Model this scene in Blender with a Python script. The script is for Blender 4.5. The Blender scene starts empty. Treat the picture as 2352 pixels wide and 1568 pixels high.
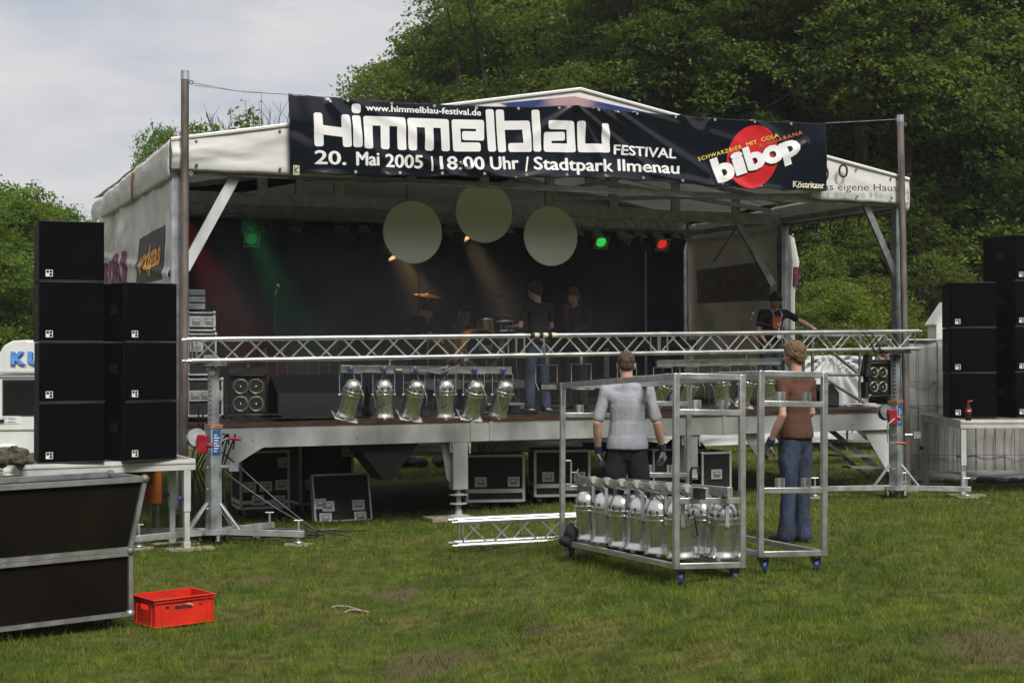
import bpy, bmesh, math, random
import numpy as np
from mathutils import Vector, Matrix, Euler, noise as mnoise

# ------------------------------------------------------------------ camera, sky, sun, exposure
scene = bpy.context.scene
COL = scene.collection
rad = math.radians
FPX, CU, CV, EYE = 3430.0, 1176.0, 784.0, 2.13        # focal length and centre in units of a 2352-wide frame
cam_d = bpy.data.cameras.new('camera'); cam = bpy.data.objects.new('camera', cam_d); COL.objects.link(cam)
cam_d.sensor_width = 36; cam_d.lens = 36*FPX/2352; cam_d.clip_end = 900; cam_d.clip_start = .1
CAMM = Matrix.Translation((0, 0, EYE)) @ Matrix.Rotation(rad(90.434), 4, 'X') @ Matrix.Rotation(-.003, 4, 'Z')
cam.matrix_world = CAMM
scene.camera = cam

SUN_EL, SUN_AZ = 50.0, 155.0                            # azimuth clockwise from +Y: behind the camera, a little right
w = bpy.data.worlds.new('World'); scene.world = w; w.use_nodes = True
nt = w.node_tree; nt.nodes.clear()
def N(t, **k):
    n = nt.nodes.new(t)
    for a, b in k.items(): setattr(n, a, b)
    return n
sky = N('ShaderNodeTexSky'); sky.sky_type = 'NISHITA'; sky.sun_disc = False
sky.sun_elevation = rad(SUN_EL); sky.sun_rotation = rad(SUN_AZ)
bg1 = N('ShaderNodeBackground'); bg1.inputs[1].default_value = .085
nt.links.new(sky.outputs[0], bg1.inputs[0])
tc = N('ShaderNodeTexCoord'); mp = N('ShaderNodeMapping'); mp.inputs['Scale'].default_value = (1.6, 1.6, 6.5)
mp.inputs['Location'].default_value = (.35, .1, .72)
nz = N('ShaderNodeTexNoise'); nz.inputs['Scale'].default_value = 1.7; nz.inputs['Detail'].default_value = 7; nz.inputs['Roughness'].default_value = .52
cr = N('ShaderNodeValToRGB'); cr.color_ramp.elements[0].position = .30; cr.color_ramp.elements[0].color = (.72,.72,.72,1)
cr.color_ramp.elements[1].position = .47; cr.color_ramp.elements[1].color = (1,1,1,1)
cr2 = N('ShaderNodeValToRGB'); cr2.color_ramp.elements[0].position = .35; cr2.color_ramp.elements[0].color = (.52,.53,.57,1)
cr2.color_ramp.elements[1].position = .68; cr2.color_ramp.elements[1].color = (.70,.685,.69,1)
nz2 = N('ShaderNodeTexNoise'); nz2.inputs['Scale'].default_value = 3.4; nz2.inputs['Detail'].default_value = 8; nz2.inputs['Roughness'].default_value = .6
bg2 = N('ShaderNodeBackground'); bg2.inputs[1].default_value = .93
mx = N('ShaderNodeMixShader'); wo = N('ShaderNodeOutputWorld')
nt.links.new(tc.outputs['Generated'], mp.inputs[0])
for n in (nz, nz2): nt.links.new(mp.outputs[0], n.inputs['Vector'])
nt.links.new(nz.outputs[0], cr.inputs[0]); nt.links.new(nz2.outputs[0], cr2.inputs[0]); nt.links.new(cr2.outputs[0], bg2.inputs[0])
nt.links.new(cr.outputs[0], mx.inputs[0]); nt.links.new(bg1.outputs[0], mx.inputs[1]); nt.links.new(bg2.outputs[0], mx.inputs[2])
# low sky darkened behind the camera in place of unseen trees, to darken reflections
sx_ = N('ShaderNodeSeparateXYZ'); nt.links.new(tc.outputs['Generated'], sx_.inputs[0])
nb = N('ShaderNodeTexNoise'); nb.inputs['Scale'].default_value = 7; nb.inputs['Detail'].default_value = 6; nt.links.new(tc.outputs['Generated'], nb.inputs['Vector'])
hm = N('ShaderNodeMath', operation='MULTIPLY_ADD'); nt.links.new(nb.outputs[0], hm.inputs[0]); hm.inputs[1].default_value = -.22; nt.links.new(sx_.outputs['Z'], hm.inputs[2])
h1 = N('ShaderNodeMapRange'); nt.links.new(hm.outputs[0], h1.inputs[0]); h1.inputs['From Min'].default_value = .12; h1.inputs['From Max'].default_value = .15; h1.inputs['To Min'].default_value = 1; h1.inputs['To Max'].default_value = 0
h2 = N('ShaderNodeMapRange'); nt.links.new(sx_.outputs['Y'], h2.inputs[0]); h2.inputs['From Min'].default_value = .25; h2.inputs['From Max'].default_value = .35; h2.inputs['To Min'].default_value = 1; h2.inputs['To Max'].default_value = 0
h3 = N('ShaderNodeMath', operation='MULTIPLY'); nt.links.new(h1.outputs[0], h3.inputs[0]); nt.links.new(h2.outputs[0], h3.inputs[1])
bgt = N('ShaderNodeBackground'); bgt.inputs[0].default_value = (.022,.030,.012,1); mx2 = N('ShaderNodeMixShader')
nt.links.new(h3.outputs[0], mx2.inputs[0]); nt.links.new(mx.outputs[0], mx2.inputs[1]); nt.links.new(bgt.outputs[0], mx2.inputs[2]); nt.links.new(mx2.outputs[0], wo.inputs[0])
sd = bpy.data.lights.new('sun', 'SUN'); sd.energy = 3.3; sd.angle = rad(20); sd.color = (1, .96, .9)
sun = bpy.data.objects.new('sun', sd); COL.objects.link(sun)
_a = rad(SUN_AZ); _e = rad(SUN_EL)
sun.rotation_euler = (-Vector((math.sin(_a)*math.cos(_e), math.cos(_a)*math.cos(_e), math.sin(_e)))).to_track_quat('-Z', 'Y').to_euler()
scene.view_settings.view_transform = 'Standard'; scene.view_settings.look = 'None'
scene.view_settings.exposure = 0.3; scene.view_settings.gamma = 1.0; scene.view_settings.use_curve_mapping = False
cy = scene.cycles
scene.render.engine = 'CYCLES'
cy.max_bounces = 7; cy.diffuse_bounces = 3; cy.glossy_bounces = 3; cy.transmission_bounces = 4; cy.transparent_max_bounces = 8
cy.volume_bounces = 0; cy.caustics_reflective = False; cy.caustics_refractive = False; cy.use_denoising = True
cy.volume_step_rate = 1.0; cy.sample_clamp_indirect = 6.0

# ------------------------------------------------------------------ frames
STH = math.atan2(.4015, .916)
S0 = Vector((-3.92, 17.5, 0)); UX = Vector((math.cos(STH), math.sin(STH), 0)); UY = Vector((-math.sin(STH), math.cos(STH), 0))
def L(x, y, z=0): return S0 + UX*x + UY*y + Vector((0, 0, z))
def ray(u, v): return (CAMM.to_3x3() @ Vector(((u-CU)/FPX, -(v-CV)/FPX, -1)))
def W(u, v, d): return CAMM.translation + ray(u, v)*d     # point seen at (u,v), d metres deep
def SL(u, v, y):                                          # stage-local x,z of what is seen at (u,v) on the plane y
    r = ray(u, v); o = CAMM.translation - S0
    t = (y - o.dot(UY))/r.dot(UY); p = o + r*t
    return p.dot(UX), p.z
def sm(t):
    t = max(0., min(1., t)); return t*t*(3-2*t)
def gz(x, y):
    b = .38*sm((x+1.5)/3.5)*(1-.68*sm((y-14)/6))
    h = 5.0*sm((y-34)/45)*sm((x+14)/26)
    return b + h + .012*math.sin(x*1.3+y*.7)*math.cos(y*.9-x*.4)

# ------------------------------------------------------------------ object helpers
def tag(o, label=None, cat=None, group=None, kind=None):
    if label: o['label'] = label
    if cat: o['category'] = cat
    if group: o['group'] = group
    if kind: o['kind'] = kind
    return o
def T(name, label, cat, loc=(0,0,0), rz=0, group=None, rot=None):
    o = bpy.data.objects.new(name, None); COL.objects.link(o); o.location = loc
    o.rotation_euler = rot if rot else (0, 0, rz); o.empty_display_size = .2
    return tag(o, label, cat, group)
KIDS = {}
def reg(o, parent):
    if parent is not None: o.parent = parent; KIDS.setdefault(parent.name, []).append(o)
def dup(root, loc=None, rz=None, label=None, group=None, rot=None, scale=None):
    r = root.copy(); COL.objects.link(r)
    if loc is not None: r.location = loc
    if rz is not None: r.rotation_euler = (0, 0, rz)
    if rot is not None: r.rotation_euler = rot
    if scale is not None: r.scale = scale
    if label: r['label'] = label
    if group: r['group'] = group
    def rec(src, dst):
        for ch in KIDS.get(src.name, []):
            c = ch.copy(); COL.objects.link(c); reg(c, dst); rec(ch, c)
    rec(root, r)
    return r

class MB:
    def __init__(s): s.v = []; s.f = []; s.m = []; s.mi = 0; s.M = None
    def add(s, vs, fs, M=None):
        n = len(s.v)
        if M is not None: vs = [M @ Vector(p) for p in vs]
        if s.M is not None: vs = [s.M @ Vector(p) for p in vs]
        s.v.extend([tuple(p) for p in vs]); s.f.extend([tuple(i+n for i in f) for f in fs]); s.m.extend([s.mi]*len(fs)); return s
    def box(s, c, d, M=None):
        x, y, z = (k/2 for k in d); a, b, e = c
        vs = [(a+i*x, b+j*y, e+k*z) for i in (-1,1) for j in (-1,1) for k in (-1,1)]
        return s.add(vs, [(0,1,3,2),(4,6,7,5),(0,4,5,1),(2,3,7,6),(0,2,6,4),(1,5,7,3)], M)
    def frame(s, p, q, up=(0,0,1)):
        p, q = Vector(p), Vector(q); z = (q-p); l = z.length or 1e-6; z = z/l; u = Vector(up)
        if abs(z.dot(u)) > .97: u = Vector((0,1,0)) if abs(z.y) < .9 else Vector((1,0,0))
        x = u.cross(z).normalized(); y = z.cross(x)
        return Matrix(((x.x,y.x,z.x,p.x),(x.y,y.y,z.y,p.y),(x.z,y.z,z.z,p.z),(0,0,0,1))), l
    def beam(s, p, q, w_, h, up=(0,0,1)):
        M, l = s.frame(p, q, up); return s.box((0,0,l/2), (w_,h,l), M)
    def tube(s, p, q, r, n=8, r2=None, cap=True):
        M, l = s.frame(p, q); r2 = r if r2 is None else r2
        vs = [(math.cos(a)*R, math.sin(a)*R, z) for R, z in ((r,0),(r2,l)) for a in [2*math.pi*i/n for i in range(n)]]
        fs = [(i, (i+1)%n, n+(i+1)%n, n+i) for i in range(n)]
        if cap: fs += [tuple(range(n-1,-1,-1)), tuple(range(n, 2*n))]
        return s.add(vs, fs, M)
    def path(s, pts, r, n=6, radii=None):
        pts = [Vector(p) for p in pts]; vs = []; fs = []; k = len(pts); prev = None
        for i, p in enumerate(pts):
            t = (pts[min(i+1,k-1)]-pts[max(i-1,0)]).normalized()
            if prev is None: a = t.orthogonal().normalized()
            else: a = (prev - t*prev.dot(t)); a = a.normalized() if a.length > 1e-5 else t.orthogonal().normalized()
            prev = a; b = t.cross(a); R = radii[i] if radii else r
            vs += [p + a*math.cos(2*math.pi*j/n)*R + b*math.sin(2*math.pi*j/n)*R for j in range(n)]
        for i in range(k-1):
            fs += [(i*n+j, i*n+(j+1)%n, (i+1)*n+(j+1)%n, (i+1)*n+j) for j in range(n)]
        fs += [tuple(range(n-1,-1,-1)), tuple(range((k-1)*n, k*n))]
        return s.add(vs, fs)
    def lathe(s, prof, n=20, M=None, cap=True):
        vs = [(r*math.cos(2*math.pi*j/n), r*math.sin(2*math.pi*j/n), z) for r, z in prof for j in range(n)]
        fs = [(i*n+j, i*n+(j+1)%n, (i+1)*n+(j+1)%n, (i+1)*n+j) for i in range(len(prof)-1) for j in range(n)]
        if cap: fs += [tuple(range(n-1,-1,-1)), tuple(range((len(prof)-1)*n, len(prof)*n))]
        return s.add(vs, fs, M)
    def ell(s, c, r, M=None, nu=16, nv=10):
        prof = [(math.sin(math.pi*i/nv), -math.cos(math.pi*i/nv)) for i in range(1, nv)]
        vs = [(c[0]+r[0]*q*math.cos(2*math.pi*j/nu), c[1]+r[1]*q*math.sin(2*math.pi*j/nu), c[2]+r[2]*z) for q, z in prof for j in range(nu)]
        k = len(prof); vs += [(c[0],c[1],c[2]-r[2]), (c[0],c[1],c[2]+r[2])]
        fs = [(i*nu+j, i*nu+(j+1)%nu, (i+1)*nu+(j+1)%nu, (i+1)*nu+j) for i in range(k-1) for j in range(nu)]
        fs += [(k*nu, (j+1)%nu, j) for j in range(nu)] + [(k*nu+1, (k-1)*nu+j, (k-1)*nu+(j+1)%nu) for j in range(nu)]
        return s.add(vs, fs, M)
    def caps(s, p, q, r1, r2, n=14, flat=1.0, up=(0,1,0)):       # sphere-swept cone, closed
        M, l = s.frame(p, q, up)
        prof = [(r1*math.sin(a), -r1*math.cos(a)) for a in (.25,.6,.95,1.25,1.5708)] + [(r2*math.cos(a), l+r2*math.sin(a)) for a in (0.,.32,.62,.97,1.32)]
        vs = [(r_*math.cos(2*math.pi*j/n), r_*flat*math.sin(2*math.pi*j/n), z) for r_, z in prof for j in range(n)]
        fs = [(i*n+j, i*n+(j+1)%n, (i+1)*n+(j+1)%n, (i+1)*n+j) for i in range(len(prof)-1) for j in range(n)]
        fs += [tuple(range(n-1,-1,-1)), tuple(range((len(prof)-1)*n, len(prof)*n))]
        return s.add(vs, fs, M)
    def prism(s, poly, z0, z1, M=None):
        n = len(poly); vs = [(x,y,z0) for x,y in poly] + [(x,y,z1) for x,y in poly]
        fs = [tuple(range(n-1,-1,-1)), tuple(range(n,2*n))] + [(i,(i+1)%n,n+(i+1)%n,n+i) for i in range(n)]
        return s.add(vs, fs, M)
    def build(s, name, mat, parent=None, bevel=0, smooth=35, loc=None, rot=None):
        me = bpy.data.meshes.new(name); me.from_pydata(s.v, [], s.f)
        mats = mat if isinstance(mat, (list, tuple)) else [mat]
        for m in mats: me.materials.append(m)
        if len(mats) > 1: me.polygons.foreach_set('material_index', s.m)
        if smooth:
            me.shade_smooth(); me.set_sharp_from_angle(angle=rad(smooth))
        me.validate(); me.update()
        o = bpy.data.objects.new(name, me); COL.objects.link(o)
        if loc is not None: o.location = loc
        if rot is not None: o.rotation_euler = rot
        reg(o, parent)
        if bevel:
            b = o.modifiers.new('bevel', 'BEVEL'); b.width = bevel; b.segments = 2; b.limit_method = 'ANGLE'
        return o

def arr_mesh(name, V, F, mat, parent=None, attr=None, n=4):       # V (k,3), F (m,n) numpy
    me = bpy.data.meshes.new(name); me.vertices.add(len(V)); me.vertices.foreach_set('co', V.astype(np.float32).ravel())
    me.loops.add(F.size); me.loops.foreach_set('vertex_index', F.astype(np.int32).ravel())
    me.polygons.add(len(F)); me.polygons.foreach_set('loop_start', np.arange(0, F.size, n, dtype=np.int32))
    me.update(calc_edges=True)
    if attr is not None:
        a = me.attributes.new('tone', 'FLOAT', 'FACE'); a.data.foreach_set('value', attr.astype(np.float32))
    me.materials.append(mat)
    o = bpy.data.objects.new(name, me); COL.objects.link(o); reg(o, parent)
    return o

# ------------------------------------------------------------------ materials
def mat(name, col, rough=.6, metal=0., var=.12, vscale=6., bump=0., bscale=60., col2=None, spec=None, coord='Object', trans=0., detail=5, stretch=None, coat=0):
    m = bpy.data.materials.new(name); m.use_nodes = True; t = m.node_tree; p = t.nodes['Principled BSDF']; lk = t.links.new
    p.inputs['Roughness'].default_value = rough; p.inputs['Metallic'].default_value = metal
    if spec is not None: p.inputs['Specular IOR Level'].default_value = spec
    if coat: p.inputs['Coat Weight'].default_value = coat
    tcn = t.nodes.new('ShaderNodeTexCoord'); vec = tcn.outputs[coord]
    if stretch:
        mpn = t.nodes.new('ShaderNodeMapping'); mpn.inputs['Scale'].default_value = stretch; lk(vec, mpn.inputs[0]); vec = mpn.outputs[0]
    nn = t.nodes.new('ShaderNodeTexNoise'); nn.inputs['Scale'].default_value = vscale; nn.inputs['Detail'].default_value = detail; lk(vec, nn.inputs['Vector'])
    r = t.nodes.new('ShaderNodeValToRGB'); e = r.color_ramp.elements
    c2 = col2 if col2 else tuple(c*(1-2*var) for c in col)
    e[0].position = .32; e[0].color = (*c2, 1); e[1].position = .66; e[1].color = (*(tuple(min(1, c*(1+var)) for c in col)), 1)
    lk(nn.outputs[0], r.inputs[0]); lk(r.outputs[0], p.inputs['Base Color'])
    ma = t.nodes.new('ShaderNodeMapRange'); ma.inputs['To Min'].default_value = max(.02, rough-.1); ma.inputs['To Max'].default_value = min(1, rough+.12)
    lk(nn.outputs[0], ma.inputs[0]); lk(ma.outputs[0], p.inputs['Roughness'])
    if bump:
        bn = t.nodes.new('ShaderNodeTexNoise'); bn.inputs['Scale'].default_value = bscale; bn.inputs['Detail'].default_value = 4; lk(vec, bn.inputs['Vector'])
        bb = t.nodes.new('ShaderNodeBump'); bb.inputs['Strength'].default_value = bump; bb.inputs['Distance'].default_value = .02
        lk(bn.outputs[0], bb.inputs['Height']); lk(bb.outputs[0], p.inputs['Normal'])
    if trans:
        tr = t.nodes.new('ShaderNodeBsdfTranslucent'); lk(r.outputs[0], tr.inputs[0]); ms = t.nodes.new('ShaderNodeMixShader'); ms.inputs[0].default_value = trans
        lk(p.outputs[0], ms.inputs[1]); lk(tr.outputs[0], ms.inputs[2]); lk(ms.outputs[0], t.nodes['Material Output'].inputs[0])
    return m
def emis(name, col, s):
    m = bpy.data.materials.new(name); m.use_nodes = True; p = m.node_tree.nodes['Principled BSDF']
    p.inputs['Base Color'].default_value = (*col, 1); p.inputs['Emission Color'].default_value = (*col, 1); p.inputs['Emission Strength'].default_value = s
    return m
ALU = mat('aluminium', (.55,.56,.56), .36, .85, .10, 9, .05, 90)
ALU_B = mat('bright aluminium tube', (.74,.74,.74), .30, .92, .08, 5)
ALU_L = mat('pale anodised aluminium', (.55,.55,.535), .5, .25, .08, 5, .04, 60)
ALU_D = mat('dull aluminium', (.42,.43,.42), .5, .6, .16, 7, .1, 40)
ALU_W = mat('weathered aluminium sheet', (.58,.60,.59), .55, .3, .2, 2.2, .06, 20, stretch=(1,1,.5))
GALV = mat('galvanised steel', (.45,.48,.50), .45, .7, .2, 5, .06, 30)
STEEL_D = mat('dull grey steel', (.22,.23,.24), .5, .6, .2, 8)
RUSTY = mat('weathered steel pole', (.20,.175,.15), .55, .5, .3, 5, .1, 40, stretch=(1,1,.3))
CHROME = mat('polished aluminium can', (.70,.69,.67), .25, .97, .06, 20, .02, 80)
BLK = mat('black paint', (.012,.012,.013), .42, 0, .2, 10)
BLKM = mat('matt black', (.010,.010,.011), .8, 0, .2, 10)
FOAM = mat('black speaker foam', (.0028,.0029,.003), .95, 0, .25, 3, .2, 320, spec=.05)
CABW = mat('black textured cabinet paint', (.006,.006,.0065), .7, 0, .25, 5, .2, 200, spec=.10)
RUB = mat('black rubber', (.014,.014,.014), .6, 0, .2, 20)
WHITE = mat('white print', (.80,.80,.79), .5, 0, .03, 5)
RED = mat('red paint', (.30,.012,.022), .4, 0, .15, 12)
REDP = mat('red plastic', (.62,.025,.012), .38, 0, .10, 5, .03, 40)
BLUEP = mat('blue plastic', (.012,.035,.15), .4, 0, .1, 10)
BLUEL = mat('blue label', (.025,.08,.26), .5, 0, .1, 30)
ORNG = mat('orange paint', (.62,.16,.02), .5, 0, .15, 4)
BRASS = mat('bronze cymbal', (.60,.36,.12), .28, 1., .15, 20)
GOLD = mat('gold drum lacquer', (.42,.24,.05), .3, .3, .1, 10, coat=.4)
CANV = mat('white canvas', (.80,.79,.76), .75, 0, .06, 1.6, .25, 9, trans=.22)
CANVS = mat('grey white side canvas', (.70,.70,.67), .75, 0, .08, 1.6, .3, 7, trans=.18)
DRAPE = mat('black stage drape', (.006,.006,.007), .95, 0, .2, 2, .2, 12, spec=.05)
WOOD = mat('brown deck board', (.10,.035,.022), .7, 0, .3, 8, .1, 60, stretch=(1,1,1))
DECKM = mat('dark stage floor', (.024,.021,.019), .65, 0, .3, 4, .1, 60)
PLYB = mat('dark brown phenolic ply', (.0070,.005,.0022), .65, 0, .3, 2.2, .05, 30, spec=.08)
PLYR = mat('dark red brown ply', (.008,.0045,.0025), .7, 0, .35, 2.2, .05, 30, spec=.08)
WOODL = mat('varnished wood', (.42,.22,.09), .5, 0, .2, 6, .05, 40, stretch=(1,12,12))
PADW = mat('grey wooden pad', (.30,.27,.21), .8, 0, .25, 12, .2, 40)
GREYP = mat('grey plastic housing', (.38,.37,.33), .55, 0, .1, 10)
TARP = mat('white plastic sheet', (.60,.62,.62), .5, 0, .08, 1.5, .35, 4, trans=.15)
# ------------------------------------------------------------------ ground
def smn(t): t = np.clip(t, 0, 1); return t*t*(3-2*t)
def gzn(x, y):
    return .38*smn((x+1.5)/3.5)*(1-.68*smn((y-14)/6)) + 5.0*smn((y-34)/45)*smn((x+14)/26) + .012*np.sin(x*1.3+y*.7)*np.cos(y*.9-x*.4)
def G(u, v):                                              # the ground point seen at (u,v)
    r = ray(u, v); o = CAMM.translation; t = 10.
    for _ in range(40):
        p = o + r*t; t = t*.5 + .5*(gz(p.x, p.y)-o.z)/r.z
    return o + r*t
def grass_nodes(name, blade):
    m = bpy.data.materials.new(name); m.use_nodes = True; t = m.node_tree; p = t.nodes['Principled BSDF']; lk = t.links.new
    tcn = t.nodes.new('ShaderNodeTexCoord')
    def noi(s, d=4, r=.55):
        n = t.nodes.new('ShaderNodeTexNoise'); n.inputs['Scale'].default_value = s; n.inputs['Detail'].default_value = d; n.inputs['Roughness'].default_value = r
        lk(tcn.outputs['Object'], n.inputs['Vector']); return n.outputs[0]
    def ramp(a, b, src, c0=(0,0,0), c1=(1,1,1)):
        r = t.nodes.new('ShaderNodeValToRGB'); e = r.color_ramp.elements; e[0].position = a; e[1].position = b
        e[0].color = (*c0,1); e[1].color = (*c1,1); lk(src, r.inputs[0]); return r.outputs[0]
    def mix(f, a, b):
        x = t.nodes.new('ShaderNodeMixRGB'); lk(f, x.inputs[0])
        for i, s in ((1,a),(2,b)):
            if isinstance(s, tuple): x.inputs[i].default_value = (*s, 1)
            else: lk(s, x.inputs[i])
        return x.outputs[0]
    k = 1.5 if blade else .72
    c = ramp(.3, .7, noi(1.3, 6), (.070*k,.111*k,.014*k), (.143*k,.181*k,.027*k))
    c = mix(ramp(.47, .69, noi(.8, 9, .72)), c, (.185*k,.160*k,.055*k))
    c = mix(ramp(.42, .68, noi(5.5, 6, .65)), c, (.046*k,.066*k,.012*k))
    # bare earth: worn patches
    dirt = ramp(.63, .72, noi(.75, 8, .7))
    c = mix(dirt, c, (.12,.10,.045))
    for (u, v, r_) in ((985,1522,.40),(905,1365,.30),(600,1335,.22),(2310,1490,.5),(560,1425,.16),(1230,1450,.2),(700,1440,.15)):
        g = G(u, v)
        mp_ = t.nodes.new('ShaderNodeMapping'); mp_.vector_type = 'POINT'
        mp_.inputs['Location'].default_value = (-g.x/r_, -g.y/(r_*1.5), 0); mp_.inputs['Scale'].default_value = (1/r_, 1/(r_*1.5), 0)
        lk(tcn.outputs['Object'], mp_.inputs[0])
        ln = t.nodes.new('ShaderNodeVectorMath'); ln.operation = 'LENGTH'; lk(mp_.outputs[0], ln.inputs[0])
        ad = t.nodes.new('ShaderNodeMath'); ad.operation = 'MULTIPLY_ADD'; lk(noi(5., 6, .7), ad.inputs[0]); ad.inputs[1].default_value = 2.2; lk(ln.outputs['Value'], ad.inputs[2])
        f = ramp(1.62, 2.15, ad.outputs[0], (1,1,1), (0,0,0))
        sc_ = t.nodes.new('ShaderNodeMath'); sc_.operation = 'DIVIDE'; lk(ad.outputs[0], sc_.inputs[0]); sc_.inputs[1].default_value = 3.
        f = ramp(.52, .70, sc_.outputs[0], (1,1,1), (0,0,0))
        c = mix(f, c, (.105,.090,.040))
    if blade:
        at = t.nodes.new('ShaderNodeAttribute'); at.attribute_name = 'tone'
        x = t.nodes.new('ShaderNodeMixRGB'); x.blend_type = 'MULTIPLY'; x.inputs[0].default_value = 1
        lk(c, x.inputs[1]); lk(ramp(0, 1, at.outputs['Fac'], (.55,.6,.5), (1.25,1.2,1.0)), x.inputs[2]); c = x.outputs[0]
        tr = t.nodes.new('ShaderNodeBsdfTranslucent'); lk(c, tr.inputs[0]); ms = t.nodes.new('ShaderNodeMixShader'); ms.inputs[0].default_value = .3
        lk(p.outputs[0], ms.inputs[1]); lk(tr.outputs[0], ms.inputs[2]); lk(ms.outputs[0], t.nodes['Material Output'].inputs[0])
    else:
        b = t.nodes.new('ShaderNodeBump'); b.inputs['Strength'].default_value = .8; b.inputs['Distance'].default_value = .03
        lk(noi(38., 5, .7), b.inputs['Height']); lk(b.outputs[0], p.inputs['Normal'])
    lk(c, p.inputs['Base Color']); p.inputs['Roughness'].default_value = .85; p.inputs['Specular IOR Level'].default_value = .15
    return m
def ground():
    xs = np.unique(np.concatenate([np.linspace(-300,-30,12), np.linspace(-30,40,176), np.linspace(40,300,14)]))
    ys = np.unique(np.concatenate([np.linspace(-20,6,8), np.linspace(6,40,120), np.linspace(40,110,50), np.linspace(110,600,14)]))
    X, Y = np.meshgrid(xs, ys); V = np.stack([X, Y, gzn(X, Y)], -1).reshape(-1, 3)
    nx, ny = len(xs), len(ys); i, j = np.meshgrid(np.arange(nx-1), np.arange(ny-1)); a = (j*nx+i).ravel()
    F = np.stack([a, a+1, a+nx+1, a+nx], -1)
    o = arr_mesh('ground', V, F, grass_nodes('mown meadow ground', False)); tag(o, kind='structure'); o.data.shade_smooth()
    return o
ground()
def blades():
    rng = np.random.default_rng(4); n = 330000
    y = 7.4*(34/7.4)**(rng.random(n)**1.25); x = (rng.random(n)*2-1)*(y*.365+.6)
    # tufts: pull towards cluster centres
    cl = rng.normal(0, .05, (n, 2)); q = np.floor(np.stack([x, y], 1)/.16); h = np.sin(q[:,0]*12.9898+q[:,1]*78.233)*43758.5453; h = h-np.floor(h)
    tuft = h > .45
    x = np.where(tuft, (q[:,0]+h)*.16 + cl[:,0], x); y2 = np.where(tuft, (q[:,1]+.5)*.16 + cl[:,1], y); y = y2
    # keep out of the deep shade below the stage, and the bare patches
    keep = np.ones(n, bool)
    dx, dy = x-S0.x, y-S0.y; lx = dx*UX.x+dy*UX.y; ly = dx*UY.x+dy*UY.y
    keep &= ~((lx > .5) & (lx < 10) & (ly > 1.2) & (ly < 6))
    for (u, v, r_) in ((985,1522,.36),(905,1365,.26),(600,1335,.2),(2310,1490,.45)):
        g = G(u, v); d = np.hypot((x-g.x)/r_, (y-g.y)/(r_*1.5)) + rng.normal(0, .25, n); keep &= (d > 1) | (rng.random(n) < .3)
    x, y, h = x[keep], y[keep], h[keep]; n = len(x); z = gzn(x, y)
    ht = (.012+.030*rng.random(n)**2)*(1+.7*(h > .8))*(1+.02*y)*(.75+.7*(.5+.5*np.sin(x*5.1+2*np.sin(y*3.3))*np.cos(y*4.3+1.5*np.sin(x*2.7)))); wd = .0028*(y/9)**.8
    a = rng.random(n)*2*np.pi; ln = rng.normal(0, .6, (n, 2))
    bx, by = np.cos(a)*wd, np.sin(a)*wd
    V = np.empty((n, 3, 3)); V[:,0] = np.stack([x-bx, y-by, z-.004], 1); V[:,1] = np.stack([x+bx, y+by, z-.004], 1)
    V[:,2] = np.stack([x+ln[:,0]*ht, y+ln[:,1]*ht, z+ht], 1)
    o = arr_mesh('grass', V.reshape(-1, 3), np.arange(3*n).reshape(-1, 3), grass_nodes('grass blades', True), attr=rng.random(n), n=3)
    tag(o, 'short mown grass blades of the festival meadow', kind='stuff')
blades()

# ------------------------------------------------------------------ trees
def leaf_mat(name, c0, c1, tr=.35):
    m = bpy.data.materials.new(name); m.use_nodes = True; t = m.node_tree; p = t.nodes['Principled BSDF']; lk = t.links.new
    at = t.nodes.new('ShaderNodeAttribute'); at.attribute_name = 'tone'
    r = t.nodes.new('ShaderNodeValToRGB'); e = r.color_ramp.elements; e[0].color = (*c0,1); e[1].color = (*c1,1); lk(at.outputs['Fac'], r.inputs[0])
    oi = t.nodes.new('ShaderNodeObjectInfo'); hs = t.nodes.new('ShaderNodeHueSaturation')
    mr = t.nodes.new('ShaderNodeMapRange'); mr.inputs['To Min'].default_value = .84; mr.inputs['To Max'].default_value = 1.2; lk(oi.outputs['Random'], mr.inputs[0])
    mr2 = t.nodes.new('ShaderNodeMapRange'); mr2.inputs['To Min'].default_value = .485; mr2.inputs['To Max'].default_value = .512; lk(oi.outputs['Random'], mr2.inputs[0])
    lk(mr.outputs[0], hs.inputs['Value']); lk(mr2.outputs[0], hs.inputs['Hue']); lk(r.outputs[0], hs.inputs['Color'])
    lk(hs.outputs[0], p.inputs['Base Color']); p.inputs['Roughness'].default_value = .5; p.inputs['Specular IOR Level'].default_value = .3
    trn = t.nodes.new('ShaderNodeBsdfTranslucent'); br = t.nodes.new('ShaderNodeMixRGB'); br.blend_type = 'MULTIPLY'; br.inputs[0].default_value = 1; lk(hs.outputs[0], br.inputs[1]); br.inputs[2].default_value = (1.7,1.65,1.1,1); lk(br.outputs[0], trn.inputs[0]); ms = t.nodes.new('ShaderNodeMixShader'); ms.inputs[0].default_value = tr+.13
    lk(p.outputs[0], ms.inputs[1]); lk(trn.outputs[0], ms.inputs[2]); lk(ms.outputs[0], t.nodes['Material Output'].inputs[0])
    return m
BARK = mat('grey brown bark', (.060,.050,.040), .85, 0, .3, 3, .6, 14, stretch=(1,1,.3))
LF_A = leaf_mat('fresh maple leaves', (.046,.083,.013), (.165,.222,.036))
LF_B = leaf_mat('darker wood leaves', (.040,.073,.012), (.145,.198,.032))
LF_C = leaf_mat('chestnut leaves', (.050,.098,.010), (.155,.235,.022))
LF_D = leaf_mat('pale shrub leaves', (.065,.10,.012), (.175,.215,.028))
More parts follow.
